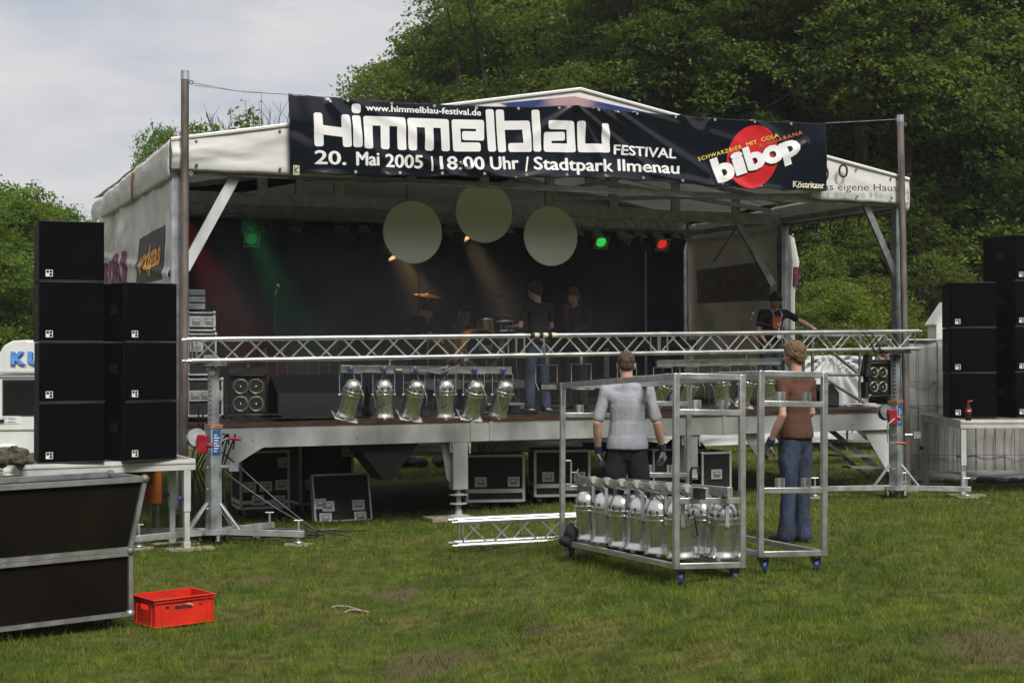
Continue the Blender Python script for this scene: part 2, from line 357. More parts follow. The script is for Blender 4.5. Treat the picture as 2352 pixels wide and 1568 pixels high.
def make_tree(seed, H, R, base, nclump, per, leaf, lm, trunk_r=.22, spread=.42, lean=0., limbs=12, name='tree', squash=1.0, droop=.0, top_sparse=0.0):
    rng = np.random.default_rng(seed); rn = random.Random(seed)
    root = bpy.data.objects.new(name, None); COL.objects.link(root)
    ch = H-base
    # spray centres on the shells of many lobes
    nl = 17; lobes = []
    for i in range(nl):
        f = (i+.5)/nl; zz = base + ch*(.10+.80*f); rr = R*(.45+.5*rn.random())*max(.05, 1-abs(f-.38)**1.5*1.9); an = i*2.4+rn.random()*.8
        lobes.append((math.cos(an)*rr*.78, math.sin(an)*rr*.78, zz, R*(.24+.20*rn.random())*(1.1-.3*f)))
    lobes += [(0, 0, base+ch*.88, R*.30), (0, 0, base+ch*.6, R*.42), (0, 0, base+ch*.35, R*.42)]; lobes = np.array(lobes)
    wgt = lobes[:,3]**2; li = rng.choice(len(lobes), nclump, p=wgt/wgt.sum()); d = rng.normal(0, 1, (nclump, 3)); d[:,2] += .25; d /= np.linalg.norm(d, axis=1)[:,None]
    q = .55+.5*rng.random(nclump)**.7
    C = lobes[li, :3] + d*(lobes[li, 3]*q)[:,None]*np.array([1.05, 1.05, .72*squash])
    C[:,0] += lean*(C[:,2]/H)**1.5
    C = C[C[:,2] > base*.72]
    nclump = len(C)
    # branches
    mb = MB(); tp = [(0,0,-.4)]; tr = [trunk_r*1.35]
    for i in range(1, 9):
        f = i/8; tp.append((lean*f**1.5+rn.uniform(-.12,.12)*f*2, rn.uniform(-.12,.12)*f*2, f*H*.86)); tr.append(max(.03, trunk_r*(1-f)**.8))
    mb.path(tp, .1, 8, tr)
    for i in range(limbs):
        f = (.25+.65*i/limbs); j = min(7, int(f*8)); s = Vector(tp[j]).lerp(Vector(tp[j+1]), f*8-j)
        cands = C[(C[:,2] > s.z+.3)] if (C[:,2] > s.z+.3).sum() > 3 else C
        e = Vector(cands[rn.randrange(len(cands))]); r0 = tr[j]*.5
        mid = s.lerp(e, .5) + Vector((0,0,.25*rn.random())) + Vector((rn.uniform(-.4,.4), rn.uniform(-.4,.4), 0))
        mb.path([s, s.lerp(mid,.5)+Vector((0,0,.1)), mid, mid.lerp(e,.6), e], .05, 6, [r0, r0*.8, r0*.55, r0*.35, .012])
        for k in range(4):
            a = mid.lerp(e, rn.random()); near = C[np.argsort(((C-np.array(a))**2).sum(1))[:12]]; b = Vector(near[rn.randrange(len(near))])
            mb.path([a, a.lerp(b,.5)+Vector((0,0,.12)), b], .02, 4, [r0*.3, r0*.2, .008])
    mb.build('trunk', BARK, root)
    # leaves
    n = nclump*per; ci = np.repeat(np.arange(nclump), per)
    O = C.copy(); O[:,2] = 0; O += rng.normal(0, .35*R, C.shape)*np.array([1,1,0]); O /= np.linalg.norm(O, axis=1)[:,None]+1e-6
    O[:,2] = rng.normal(-.18, .28, nclump); O /= np.linalg.norm(O, axis=1)[:,None]                 # the way each spray points: outward, drooping a little
    S_ = np.cross(O, np.array([0,0,1.])+rng.normal(0,.28,C.shape)); S_ /= np.linalg.norm(S_, axis=1)[:,None]; U_ = np.cross(S_, O)
    sr = leaf*(4.6+4.2*rng.random(nclump)); a_ = rng.random(n)*6.283; r_ = np.sqrt(rng.random(n))
    P = C[ci] + O[ci]*(np.cos(a_)*r_*sr[ci]*1.25)[:,None] + S_[ci]*(np.sin(a_)*r_*sr[ci]*.8)[:,None] + U_[ci]*(rng.normal(0,.13,n)*sr[ci]-.18*r_**2*sr[ci])[:,None]
    nrm = U_[ci]+rng.normal(0, .62, (n, 3)); nrm /= np.linalg.norm(nrm, axis=1)[:,None]
    t1 = O[ci]+rng.normal(0, .55, (n, 3)); t1 -= nrm*(t1*nrm).sum(1)[:,None]; t1 /= np.linalg.norm(t1, axis=1)[:,None]; t2 = np.cross(nrm, t1)
    s = leaf*(.65+.6*rng.random(n)); a = t1*s[:,None]; b = t2*(s*.62)[:,None]
    bend = nrm*(s*.18)[:,None]
    V = np.stack([P-a, P+b*.9+bend, P+a, P-b*.9+bend], 1).reshape(-1, 3)
    tone = np.clip(  .5 + .20*rng.normal(0, 1, nclump)[ci] + .17*rng.normal(0, 1, n), 0, 1)
    arr_mesh('crown', V, np.arange(4*n).reshape(-1, 4), lm, root, tone)
    return root
TREES = [make_tree(11, 15, 4.6, 2.4, 1900, 34, .066, LF_A, .26), make_tree(12, 17, 4.2, 3.0, 1900, 34, .066, LF_B, .24, limbs=11),
         make_tree(13, 13, 4.9, 1.2, 1900, 34, .068, LF_A, .28), make_tree(14, 18, 4.4, 3.6, 1900, 34, .068, LF_B, .3, lean=1.2, limbs=12)]
TALL = [make_tree(51, 17, 3.6, 6.2, 1150, 34, .066, LF_B, .27, limbs=12, lean=1.6), make_tree(52, 18, 3.4, 6.8, 1100, 34, .066, LF_A, .24, limbs=12, lean=-1.3)]
SHRUB = make_tree(21, 3.9, 2.1, .15, 1300, 26, .042, LF_D, .06, limbs=8, name='shrub')
CHEST = make_tree(31, 9.2, 4.6, 1.4, 2200, 34, .070, LF_C, .3, name='chestnut_tree', squash=.95)
SPARSE = make_tree(41, 12, 3.2, 3, 800, 30, .060, LF_C, .18, limbs=14)
_used = set()
def put(proto, x, y, s, rz, label, cat='tree', group=None, sz=None, tilt=0):
    sc_ = (s, s, sz or s); rot = (tilt, 0, rz); loc = (x, y, gz(x, y)-.05)
    if proto.name not in _used:
        _used.add(proto.name); proto.location = loc; proto.rotation_euler = rot; proto.scale = sc_; tag(proto, label, cat, group); return proto
    return dup(proto, loc, rot=rot, scale=sc_, label=label, group=group)
GW = 'tall leafy trees of the dense wood behind the stage'
def ux(u, d): return (u-CU)/FPX*d
rn = random.Random(5)
wood = [(1010,46,2,.95,'tree whose crown fills the gap above the web address on the banner'),(1160,46,0,1.08,'wood tree rising behind the middle of the banner, left of the roof peak'),
 (1320,45,1,1.02,'wood tree standing directly behind the roof peak of the stage'),(1480,46,0,1.15,'wood tree just right of the roof peak, above the festival lettering'),
 (1640,44,3,1.05,'leaning wood tree above the gap between lettering and round red logo'),(1790,44,0,1.12,'wood tree above the round red drink logo'),
 (1925,42,1,1.02,'dark wood tree above the right end of the banner'),(2055,41,0,1.12,'wood tree directly behind the right steel pole'),
 (2190,40,3,1.0,'wood tree in the gap between the right pole and the right speaker stacks'),(2320,41,2,1.25,'wood tree above the right speaker stacks at the photo edge'),(2450,43,0,1.2,'wood tree cut off by the right edge of the photo'),
 (1240,54,3,1.1,0),(1420,54,2,1.35,0),(1560,56,1,1.3,0),(1720,54,2,1.4,0),(1880,54,3,1.25,0),(2030,52,0,1.3,0),(2200,52,1,1.3,0),(2370,52,0,1.4,0),
 (1130,60,1,1.0,0),(1350,66,0,1.45,0),(1500,64,0,1.4,0),(1650,66,0,1.6,0),(1800,64,1,1.4,0),(1950,66,1,1.5,0),(2100,64,3,1.5,0),(2250,66,2,1.8,0),(2420,64,3,1.4,0)]
for i, (u, d, p, s, lb) in enumerate(wood):
    put(TREES[p], ux(u, d)+rn.uniform(-.3,.3), d+rn.uniform(-.6,.6), s*rn.uniform(.97,1.03), rn.random()*6.28, lb or 'one of the farther trees closing the wood behind its front row', group=GW, sz=s*rn.uniform(.97,1.05))
for i, (u, d, s, lb) in enumerate(((1590,39.5,1.0,'wood tree with a bare lower trunk just right of the roof peak'),(1985,38,1.0,'leaning wood tree whose bare dark trunk shows left of the right steel pole'),(2130,37.5,1.02,'wood tree with a bare dark trunk between the right pole and the speakers'),(2250,38.5,.98,'wood tree with a slim bare trunk above the inner right speaker stack'),(1400,40,.95,'wood tree with a slim dark trunk left of the roof peak'))):
    put(TALL[i % 2], ux(u,d), d, s, i*1.3, lb)
for u, d, s, lb in ((1855,37,.50,'low bright young tree between the middle stage post and the railing'),(1990,38,.55,'low young tree just left of the right corner post'),(2140,38,.50,'low dark young tree right of the right pole above the fence')):
    put(TREES[2], ux(u,d), d, s, u, lb)
put(TREES[0], ux(905,50), 50, .80, 1.9, 'slimmer round-topped tree at the left end of the wood, rising above the banner')
put(TREES[0], ux(752,53), 53, .70, 3.3, 'low tree tip at the very left end of the wood near the banner rope')
put(TREES[2], ux(800,52), 52, .82, 4.1, 'lowest tree at the far left edge of the wood, just above the banner corner')
put(SPARSE, ux(1075,50), 50.5, 1.3, .6, 'high open tree whose thin leafy branches show the sky at the top of the photo')
# left of the stage
put(CHEST, ux(35,40), 40, .72, .3, 'broad chestnut tree at the left edge behind the white van', 'tree')
put(CHEST, ux(140,44), 44, .70, 2.2, 'rounded chestnut tree rising between the speaker stack and the canvas side wall', 'tree')
put(CHEST, ux(-90,38), 38, .66, 4.2, 'dense chestnut tree cut off by the left edge of the photo', 'tree')
put(CHEST, ux(375,50), 50, .50, 3.0, 'lone small green tree peeking over the left roof edge beside the steel pole', sz=1.04)
# bare twiggy tree
def twigs():
    r = bpy.data.objects.new('bare_tree', None); COL.objects.link(r); d = 48; x = ux(600, d); r.location = (x, d, gz(x, d))
    tag(r, 'nearly bare twiggy treetop showing above the white roof canvas left of the banner', 'tree')
    q = random.Random(9); mb = MB(); mb.path([(0,0,0),(.1,0,3),(0,.1,6),(.1,0,8.2)], .1, 7, [.2,.16,.12,.06]); tips = []
    for i in range(24):
        a = q.uniform(-1.45, 1.0); s = Vector((0,0,5.4+q.random()*2.6)); e = Vector((a*1.35, q.uniform(-.6,.6), 9.3+q.random()*1.0-abs(a)*.35))
        m_ = s.lerp(e,.5)+Vector((a*.3,0,-.1)); mb.path([s, m_, e], .02, 5, [.03,.018,.007]); tips.append(e)
        for k in range(5):
            b = m_.lerp(e, .2+.7*q.random()); mb.path([b, b+Vector((q.uniform(-.3,.3), q.uniform(-.2,.2), .25+.3*q.random()))], .01, 4, [.010,.005])
    mb.build('trunk', BARK, r)
    rg = np.random.default_rng(2); n = 900; P = np.array([tips[i] for i in rg.integers(0, 24, n) if True])*1.; P[:,0] -= .3; P[:,2] -= .45+.5*rg.random(n); P += rg.normal(0, .16, (n,3))
    P = P[P[:,0] < .1]; n = len(P); a = rg.normal(0,1,(n,3))*.05; b = rg.normal(0,1,(n,3))*.04
    arr_mesh('crown', np.stack([P-a,P+b,P+a,P-b],1).reshape(-1,3), np.arange(4*n).reshape(-1,4), LF_C, r, rg.random(n))
twigs()
# shrubs at the foot of the wood, seen right of the stage and under the deck
sh = [(1835,33,.80,'pale green shrub between the middle stage post and the railing'),(1925,32,.92,'pale green shrub behind the stage railing'),
      (2005,35,.95,'leafy shrub just left of the right corner pole'),(2120,34,.7,'low shrub right of the corner pole above the fence')]
for i, (u, d, s, lb) in enumerate(sh): put(SHRUB, ux(u,d), d, s, i*1.7, lb, 'shrub')
for i, (u, d, s, lb) in enumerate([(900,33,.42,'low green bush seen under the stage deck left of the steel leg'),(1010,31,.40,'low green bush seen beneath the deck beside the steel leg'),
      (1395,32,.40,'small bright bush glimpsed under the deck behind the grey-shirted man'),(30,30,.5,'low bush behind the left platform under the van')]):
    put(SHRUB, ux(u,d), d, s, i*2.1+.5, lb, 'shrub')
# dark undergrowth bank closing the wood at its foot
def understorey():
    rg = np.random.default_rng(8); n = 190000
    x = rg.uniform(-16, 34, n); y = rg.uniform(42, 70, n)+0*x; z = gzn(x, y)+rg.random(n)**1.3*(2.2+3.2*smn((x+8)/10))
    P = np.stack([x, y, z], 1); a = rg.normal(0,1,(n,3))*.10; b = rg.normal(0,1,(n,3))*.08
    tone = np.clip(.35+.3*np.sin(x*1.7+y)*np.cos(z*1.9)+.2*rg.normal(0,1,n), 0, 1)
    o = arr_mesh('undergrowth', np.stack([P-a,P+b,P+a,P-b],1).reshape(-1,3), np.arange(4*n).reshape(-1,4), LF_B, None, tone)
    tag(o, 'dark leafy undergrowth filling the floor of the wood', kind='stuff')
understorey()
# ------------------------------------------------------------------ flat lettering
def text_geo(s, h=1., bold=0., shear=0., space=1.):
    c = bpy.data.curves.new('t', 'FONT'); c.body = s; c.size = 1; c.offset = bold if bold > .03 else 0; c.shear = shear; c.space_character = space; c.resolution_u = 3
    o = bpy.data.objects.new('t', c); me = bpy.data.meshes.new_from_object(o)
    V = [tuple(v.co) for v in me.vertices]; F = [tuple(p.vertices) for p in me.polygons]
    bpy.data.objects.remove(o); bpy.data.curves.remove(c); bpy.data.meshes.remove(me)
    return V, F
def fit_text(s, x0, x1, z0, caph, bold=.01, shear=0., space=1.):      # flat text, left/right edge, baseline, cap height
    V, F = text_geo(s, 1, bold, shear, space); xs = [v[0] for v in V]; a, b = min(xs), max(xs); k = (x1-x0)/(b-a); kh = caph/.73
    return [(x0+(v[0]-a)*k, z0+v[1]*kh) for v in V], F
def rrect(w_, h, r, n=4):
    P = []
    for cx, cy_, a0 in ((w_/2-r,h/2-r,0),(-w_/2+r,h/2-r,90),(-w_/2+r,-h/2+r,180),(w_/2-r,-h/2+r,270)):
        P += [(cx+r*math.cos(rad(a0+90*i/n)), cy_+r*math.sin(rad(a0+90*i/n))) for i in range(n+1)]
    return P
def stroke(p, q, hw, r=None):                                        # rounded bar from p to q
    dx, dy = q[0]-p[0], q[1]-p[1]; l = math.hypot(dx, dy); a = math.atan2(dy, dx); r = r or hw*.6
    cx, cy_ = (p[0]+q[0])/2, (p[1]+q[1])/2
    return [(cx+x*math.cos(a)-y*math.sin(a), cy_+x*math.sin(a)+y*math.cos(a)) for x, y in rrect(l+2*hw, 2*hw, r)]
def slab(V2, F, M, name, m, parent, thick=.003):                      # flat text as a thin solid on plane M (x,z)
    mb = MB(); n = len(V2)
    mb.add([(x, -thick, z) for x, z in V2] , F, M); o = mb.build(name, m, parent, smooth=0); return o

# ------------------------------------------------------------------ mobile stage
SW, SD, DZ, EZ = 10.44, 6.1, 1.31, 4.28
stage = T('mobile_stage', 'mobile trailer stage with white gabled canvas roof and pale aluminium deck edge on the grass', 'stage', L(0,0,0), STH)
mb = MB(); mb.box((SW/2, SD/2+.02, DZ-.03), (SW-.02, SD-.04, .05)); mb.build('deck', DECKM, stage)
mb = MB(); mb.box((SW/2, .0, DZ-.025), (SW-.1, .05, .045)); mb.build('deck_edge', WOOD, stage)
mb = MB(); mb.box((SW/2, .02, 1.145), (SW-.16, .05, .28))
for x in (3.72, 3.98, 7.45, 7.7): mb.box((x, -.01, 1.145), (.05,.02,.27))
for x in (.9, 2.2, 5.2, 6.3, 8.8, 9.6): mb.tube((x,-.006,1.1),(x,-.012,1.1),.018,8)
mb.build('fascia', ALU_W, stage, bevel=.004)
mb = MB(); mb.box((SW+.0, SD/2, 1.15), (.06, SD-.1, .26)); mb.box((0, SD/2, 1.15), (.06, SD-.1, .26)); mb.box((SW/2, SD-.03, 1.15), (SW-.2,.05,.26))
for y in (1.5, 3., 4.5): mb.box((SW/2, y, 1.08), (SW-.2, .10, .16))
mb.build('under_frame', ALU_D, stage)
# trailer chassis and wheel
mb = MB(); mb.box((5.2, 3.6, .95), (9.6, .5, .16)); mb.box((7.9, 3.2, .62), (1.1, 1.9, .10)); mb.box((2.6,3.0,.82),(1.6,1.3,.25)); mb.build('chassis', BLKM, stage)
for xx in (8.05, 7.1):
    mb = MB(); Mw = Matrix.Translation((xx, 2.1, .46)) @ Matrix.Rotation(rad(90), 4, 'X')
    mb.lathe([(.20,-.1),(.36,-.11),(.40,-.07),(.40,.07),(.36,.11),(.20,.1)], 28, Mw); wh = mb.build('wheel', RUB, stage)
    mb = MB(); mb.lathe([(.03,.09),(.12,.10),(.17,.06),(.205,.112),(.215,.112),(.2,.02)], 24, Mw)
    mb.box((xx-.03, 1.985, .36), (.1,.02,.05), None); mb.build('rim', GALV, wh)
# legs
def leg(x, y, name='leg', z1=4.5, w_=.13, m=ALU, z0=.25):
    mb = MB(); mb.box((x, y, (z0+z1)/2), (w_, w_, z1-z0)); mb.box((x, y-w_/2-.004, (z0+z1)/2), (w_*.35, .01, z1-z0-.1))
    return mb.build(name, m, stage, bevel=.012)
for x, y in ((0, .06), (SW, .06), (0, SD-.06), (SW, SD-.06), (SW, 3.0), (0, 3.0)): leg(x+(.13 if x == 0 and y > 1 else 0), y, 'corner_post', 4.25, .13, GALV)
def jack(x, y, side=0):
    g = gz(*L(x,y).xy)
    mb = MB(); mb.box((x, y, .86), (.20, .16, .92)); mb.box((x-.11, y-.04, 1.12), (.07,.07,.5)); mb.box((x+.12, y-.04, 1.14), (.06,.06,.42))
    mb.tube((x,y,.42),(x,y,.06+g),.035,10); mb.lathe([(.02,0),(.14,0),(.14,.012),(.05,.03),(.04,.1)],16,Matrix.Translation((x,y,.035+g)))
    mb.lathe([(.10,0),(.12,.01),(.10,.02)],16,Matrix.Translation((x,y,.19+g))); mb.lathe([(.05,0),(.13,.01),(.05,.03)],12,Matrix.Translation((x,y,.30+g)))
    mb.tube((x-.11,y-.08,1.05),(x-.11,y-.1,.92),.012,6); mb.tube((x+.12,y-.08,1.0),(x+.12,y-.1,.85),.012,6)
    mb.build('leg', ALU_W, stage, bevel=.005)
    mb = MB(); mb.box((x-.12, y-.02, .02+g), (.62,.4,.04)); mb.build('pad', PADW, stage)
jack(SL(1058,1050,0)[0], .08); jack(SL(1590,1010,0)[0], .1)
# inverted gussets under the deck
def gusset(pts, y, t, m, name='gusset'):
    P = [SL(u, v, y) for u, v in pts]; mb = MB(); M = Matrix(((1,0,0,0),(0,0,-1,y),(0,1,0,0),(0,0,0,1)))
    mb.prism(P, -t/2, t/2, M); mb.build(name, m, stage)
gusset([(800,1014),(950,1010),(885,1098),(868,1100)], .35, .5, BLKM)
gusset([(1010,1008),(1036,1008),(1036,1110),(1026,1100)], .1, .02, ALU_D)
gusset([(498,1024),(618,1020),(592,1034),(523,1078),(498,1050)], .0, .012, ALU_W)
gusset([(1980,985),(2062,985),(2062,1098),(2036,1080)], .06, .012, ALU_W)
gusset([(1700,988),(1745,986),(1745,1060)], .1, .02, ALU_D)
# roof frame
mb = MB()
mb.beam((0,.06,EZ),(SW,.06,EZ),.10,.07); mb.beam((0,SD-.06,EZ),(SW,SD-.06,EZ),.1,.1)
for x in (0,SW): mb.beam((x,.1,EZ),(x,SD-.1,EZ),.1,.08)
for y in (.1,3.0,SD-.1):
    mb.beam((0,y,EZ+.3),(SW/2,y,5.42),.08,.06); mb.beam((SW/2,y,5.42),(SW,y,EZ+.3),.08,.06)
mb.beam((SW/2,.1,5.40),(SW/2,SD-.1,5.40),.08,.1)
mb.beam((SW*.25,.1,4.95),(SW*.25,SD-.1,4.95),.05,.06); mb.beam((SW*.75,.1,4.95),(SW*.75,SD-.1,4.95),.05,.06)
mb.beam((SW*.52,.15,4.42),(SW*.97,2.9,4.42),.05,.06); mb.beam((SW*.97,.2,4.42),(SW*.60,2.9,4.46),.05,.06)
mb.tube((SW*.55,.4,4.9),(SW*.95,2.8,4.5),.008,5); mb.tube((SW*.5,.6,4.7),(SW*.9,2.8,4.45),.008,5)
mb.build('roof_frame', ALU_D, stage)
BEAMY = 3.0
mb = MB(); mb.beam((.05,BEAMY,4.29),(SW-.05,BEAMY,4.29),.06,.17); mb.build('cross_beam', ALU_D, stage, bevel=.004)
for u in (602, 690, 778, 945, 1112, 1262, 1408, 1551, 1690):
    x, _ = SL(u, 450, BEAMY); top = 4.6+(.82*(1-abs(x-SW/2)/(SW/2)))
    mb = MB(); mb.box((x, BEAMY, (4.375+top)/2), (.14, .06, top-4.375)); mb.build('upright', ALU_D, stage, bevel=.004)
# braces
def brace(u0,v0,u1,v1,y,w_=.12,m=ALU):
    a = SL(u0,v0,y); b = SL(u1,v1,y); mb = MB(); mb.beam((a[0],y,a[1]),(b[0],y,b[1]),w_,.05,up=(0,1,0)); mb.build('brace', m, stage, bevel=.004)
brace(543,400,424,618,.06,.125,ALU_W); brace(1982,458,2062,645,.06,.10); brace(1692,505,1775,655,3.0,.12,GALV); brace(1700,510,1640,600,BEAMY+.02,.03,STEEL_D)
# canvas: roof, valances, side walls
def cloth(name, fn, nu, nv, m, parent=stage, thick=.004):
    mb = MB(); vs = [fn(i/nu, j/nv) for j in range(nv+1) for i in range(nu+1)]
    fs = [(j*(nu+1)+i, j*(nu+1)+i+1, (j+1)*(nu+1)+i+1, (j+1)*(nu+1)+i) for j in range(nv) for i in range(nu)]
    mb.add(vs, fs); o = mb.build(name, m, parent, smooth=80)
    if thick: s = o.modifiers.new('solid','SOLIDIFY'); s.thickness = thick; s.offset = 0
    return o
def wr(x, y, s=0, a=.02): return a*(mnoise.noise(Vector((x*1.3, y*1.3, s)))*1.2 + mnoise.noise(Vector((x*3.7+y*2, y*3.1, s+5)))*.6)
def roofz(x): return 4.64+.93*(1-abs(x-SW/2)/(SW/2))
cloth('roof_canvas', lambda a,b: (a*(SW+.16)-.08, -.07+b*(SD+.14), roofz(a*(SW+.16)-.08)+.012-.10*b*abs(2*a-1)+wr(a*6,b*4,3,.02)), 60, 24, CANV)
def gable(a, b):
    x = -.09+a*(SW+.18); zt = roofz(x)+.012; zb = 4.27+wr(x*2,0,8,.012)+.19*sm((x-2.0)/.5)*sm((9.0-x)/.4)*(1-.3*abs(x-5.2)/4)
    f = math.sin(b*math.pi)*(.35 if x > 9.0 else (.25 if x > 2.1 else 1))
    return (x, -.085-.03*f+wr(x+b*1.5, b*2-x*.3, 2, .045)*f - .02*math.sin(x*2.2+b*3)*f, zb+(zt-zb)*b)
cloth('front_valance', gable, 150, 12, CANV)
mb = MB(); mb.path([(-.09+i/20*(SW+.18), -.10, roofz(-.09+i/20*(SW+.18))+.005) for i in range(21)], .022, 6); mb.build('valance_edging', WHITE, stage)
for x in (.2,1.2,2.2,8.8,9.6,10.2):
    mb = MB(); mb.ell((x,-.125,4.34),(.02,.015,.02),None,8,6); mb.build('eyelet', STEEL_D, stage); mb = MB(); mb.ell((x,-.11,roofz(x)-.06),(.018,.015,.018),None,8,6); mb.build('eyelet', STEEL_D, stage)
mb = MB(); mb.box((SW/2,-.03,4.245),(SW,.03,.03)); mb.build('keder_rail', STEEL_D, stage)
def sideval(sx):
    def f(a, b):
        y = -.09+a*(SD+.15); zt = 4.62-.17*a+wr(y*2,0,1,.02); zb = 4.17-.01*a+wr(y*2.2,1,6,.012)
        return (sx*(1) + (-.10-.02*math.sin(b*3.1)-wr(y*3,b*2,4,.014) if sx < 1 else .09+.02*math.sin(b*3.1)), y, zb+(zt-zb)*b)
    return f
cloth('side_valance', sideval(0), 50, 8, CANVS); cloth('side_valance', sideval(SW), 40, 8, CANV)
mb = MB(); mb.path([(-.13,2.30,4.50),(-.15,2.26,4.35),(-.14,2.30,4.12)],.018,5); mb.build('lashing_strap', mat('brown lashing strap', (.12,.055,.03), .8), stage)
# patterned canvas: dark parallelogram with orange lettering, purple strokes
def on_side(u, v, x):                        # y,z of the point seen at (u,v) on the plane stage-x = x
    r = ray(u, v); o = CAMM.translation-S0; t = (x-o.dot(UX))/r.dot(UX); p = o+r*t; return p.dot(UY), p.z
def side_disp(y, z): return -.06-(.035*math.sin(y*3.1+z*.8)*(1 if y > .4 else .3)+wr(y*1.6,z*1.4,11,.05))*(1-.88*math.exp(-((y-1.5)/1.5)**4)) - (.03*math.exp(-((y-1.1-.25*(4.2-z))/.05)**2)+.025*math.exp(-((y-1.9+.1*(4.2-z))/.06)**2))*sm((z-3.55)/.2)-.03*math.exp(-((z-3.05-.10*y)/.05)**2)
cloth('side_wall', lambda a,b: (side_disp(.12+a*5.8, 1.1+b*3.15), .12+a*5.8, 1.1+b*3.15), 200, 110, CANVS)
DKP = mat('faded black canvas print', (.035,.037,.04), .7, 0, .2, 3); ORP = mat('orange canvas print', (.66,.30,.04), .7, 0, .1, 5); PUR = mat('purple canvas print', (.17,.025,.11), .75, 0, .15, 6)
def slice_geo(V, F, sx, sz):                  # cut flat geometry on a grid so that it can follow cloth
    bm = bmesh.new(); vs = [bm.verts.new((x, 0, z)) for x, z in V]
    for f in F:
        if len(set(f)) > 2:
            try: bm.faces.new([vs[i] for i in f])
            except ValueError: pass
    bmesh.ops.remove_doubles(bm, verts=bm.verts[:], dist=1e-6); bmesh.ops.triangulate(bm, faces=bm.faces[:], ngon_method='EAR_CLIP')
    x0, x1 = min(v[0] for v in V), max(v[0] for v in V); z0, z1 = min(v[1] for v in V), max(v[1] for v in V)
    for k in range(int(x0/sx)-1, int(x1/sx)+2):
        if x0 < k*sx < x1: bmesh.ops.bisect_plane(bm, geom=bm.verts[:]+bm.edges[:]+bm.faces[:], plane_co=(k*sx,0,0), plane_no=(1,0,0))
    for k in range(int(z0/sz)-1, int(z1/sz)+2):
        if z0 < k*sz < z1: bmesh.ops.bisect_plane(bm, geom=bm.verts[:]+bm.edges[:]+bm.faces[:], plane_co=(0,0,k*sz), plane_no=(0,0,1))
    bm.verts.index_update(); V2 = [(v.co.x, v.co.z) for v in bm.verts]; F2 = [tuple(v.index for v in f.verts) for f in bm.faces]; bm.free()
    return V2, F2
def side_print(name, V, F, m, off):
    V2, F2 = slice_geo(V, F, .03, .03)
    mb = MB(); mb.add([(side_disp(y, z)-off, y, z) for y, z in V2], F2); mb.build(name, m, stage, smooth=60)
P = [on_side(u, v, -.06) for u, v in ((322,550),(382,515),(372,640),(312,655))]; side_print('printed_panel', P, [(0,1,2,3)], DKP, .012)
V, F = text_geo('erdgas', 1, .035); xs = [a[0] for a in V]; x0, x1 = min(xs), max(xs)
A = [on_side(u, v, -.06) for u, v in ((322,628),(369,604),(374,545),(326,575))]   # corners bl br tr tl of the lettering x-height box
def bil(a, b): return tuple((A[0][k]*(1-a)+A[1][k]*a)*(1-b)+(A[3][k]*(1-a)+A[2][k]*a)*b for k in (0,1))
side_print('lettering', [bil((v[0]-x0)/(x1-x0), v[1]/.72) for v in V], F, ORP, .020)
strokes = [(234,605,236,650,3),(242,618,243,650,3),(249,613,250,650,3.2),(256,606,257,650,3.6),(263,598,265,650,3.6),(271,606,272,650,4),(279,602,280,650,4.2),(289,596,290,650,5)]
for i, (u0,v0,u1,v1,w_) in enumerate(strokes):
    a = on_side(u0,v0,-.06); b = on_side(u1,v1+8,-.06); side_print('purple_stripe', stroke(a, b, .085 if i < 6 else .115, .05), [tuple(range(20))], PUR, .012+.0005*i)
# right side: rear half closed, front curtain bunched on the middle post
def rw(y, z): return SW-.02+.03*math.sin(y*4)+wr(y*2,z*2,21,.03)
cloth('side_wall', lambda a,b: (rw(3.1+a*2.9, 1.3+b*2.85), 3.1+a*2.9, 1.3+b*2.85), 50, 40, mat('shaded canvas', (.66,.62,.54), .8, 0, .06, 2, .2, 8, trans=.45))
def rprint(name, V, F, m, off):
    V2, F2 = slice_geo(V, F, .1, .1); mb = MB(); mb.add([(rw(y,z)-off, y, z) for y, z in V2], F2); mb.build(name, m, stage, smooth=60)
P = [on_side(u,v,SW) for u,v in ((1605,620),(1738,603),(1765,640),(1768,690),(1605,697))]; rprint('printed_panel', P, [(0,1,2,3,4)], mat('show-through grey print', (.30,.28,.23), .8), .008)
V, F = text_geo('erdgas', 1, .03); xs = [a[0] for a in V]; x0, x1 = min(xs), max(xs); A = [on_side(u,v,SW) for u,v in ((1736,672),(1606,678),(1606,628),(1736,622))]
rprint('lettering', [bil((v[0]-x0)/(x1-x0), v[1]/.72) for v in V], F, mat('show-through brown print', (.50,.17,.05), .8), .014)
mb = MB(); cx = SW+.05
mb.path([(cx+.1,3.0,4.05),(cx+.13,2.95,3.6),(cx+.10,2.98,3.1),(cx+.12,3.0,2.6),(cx+.11,3.0,1.5)], .05, 8, [.05,.09,.06,.05,.05]); mb.build('bunched_curtain', CANV, stage)
a = SL(1797,613,2.95); b = SL(1797,655,2.95); mb = MB(); mb.path([(cx+.125,2.92,a[1]),(cx+.13,2.92,b[1])], .062, 8, [.062,.05]); mb.build('purple_stripe', PUR, stage)
for i in range(7):
    mb = MB(); y = .5+i*.36; mb.path([(SW-.02,y,4.2),(SW-.1,y-.03,4.12),(SW-.05,y+.05,4.03),(SW+.02,y+.02,3.98)], .014, 5); mb.build('curtain_hook', BLK, stage)
mb = MB(); mb.tube((SW-.03,.2,4.2),(SW-.03,3,4.2),.018,6); mb.build('curtain_rail', STEEL_D, stage)
for u,v,w2 in ((1628,760,0),(1660,755,0),(1640,700,0)): pass
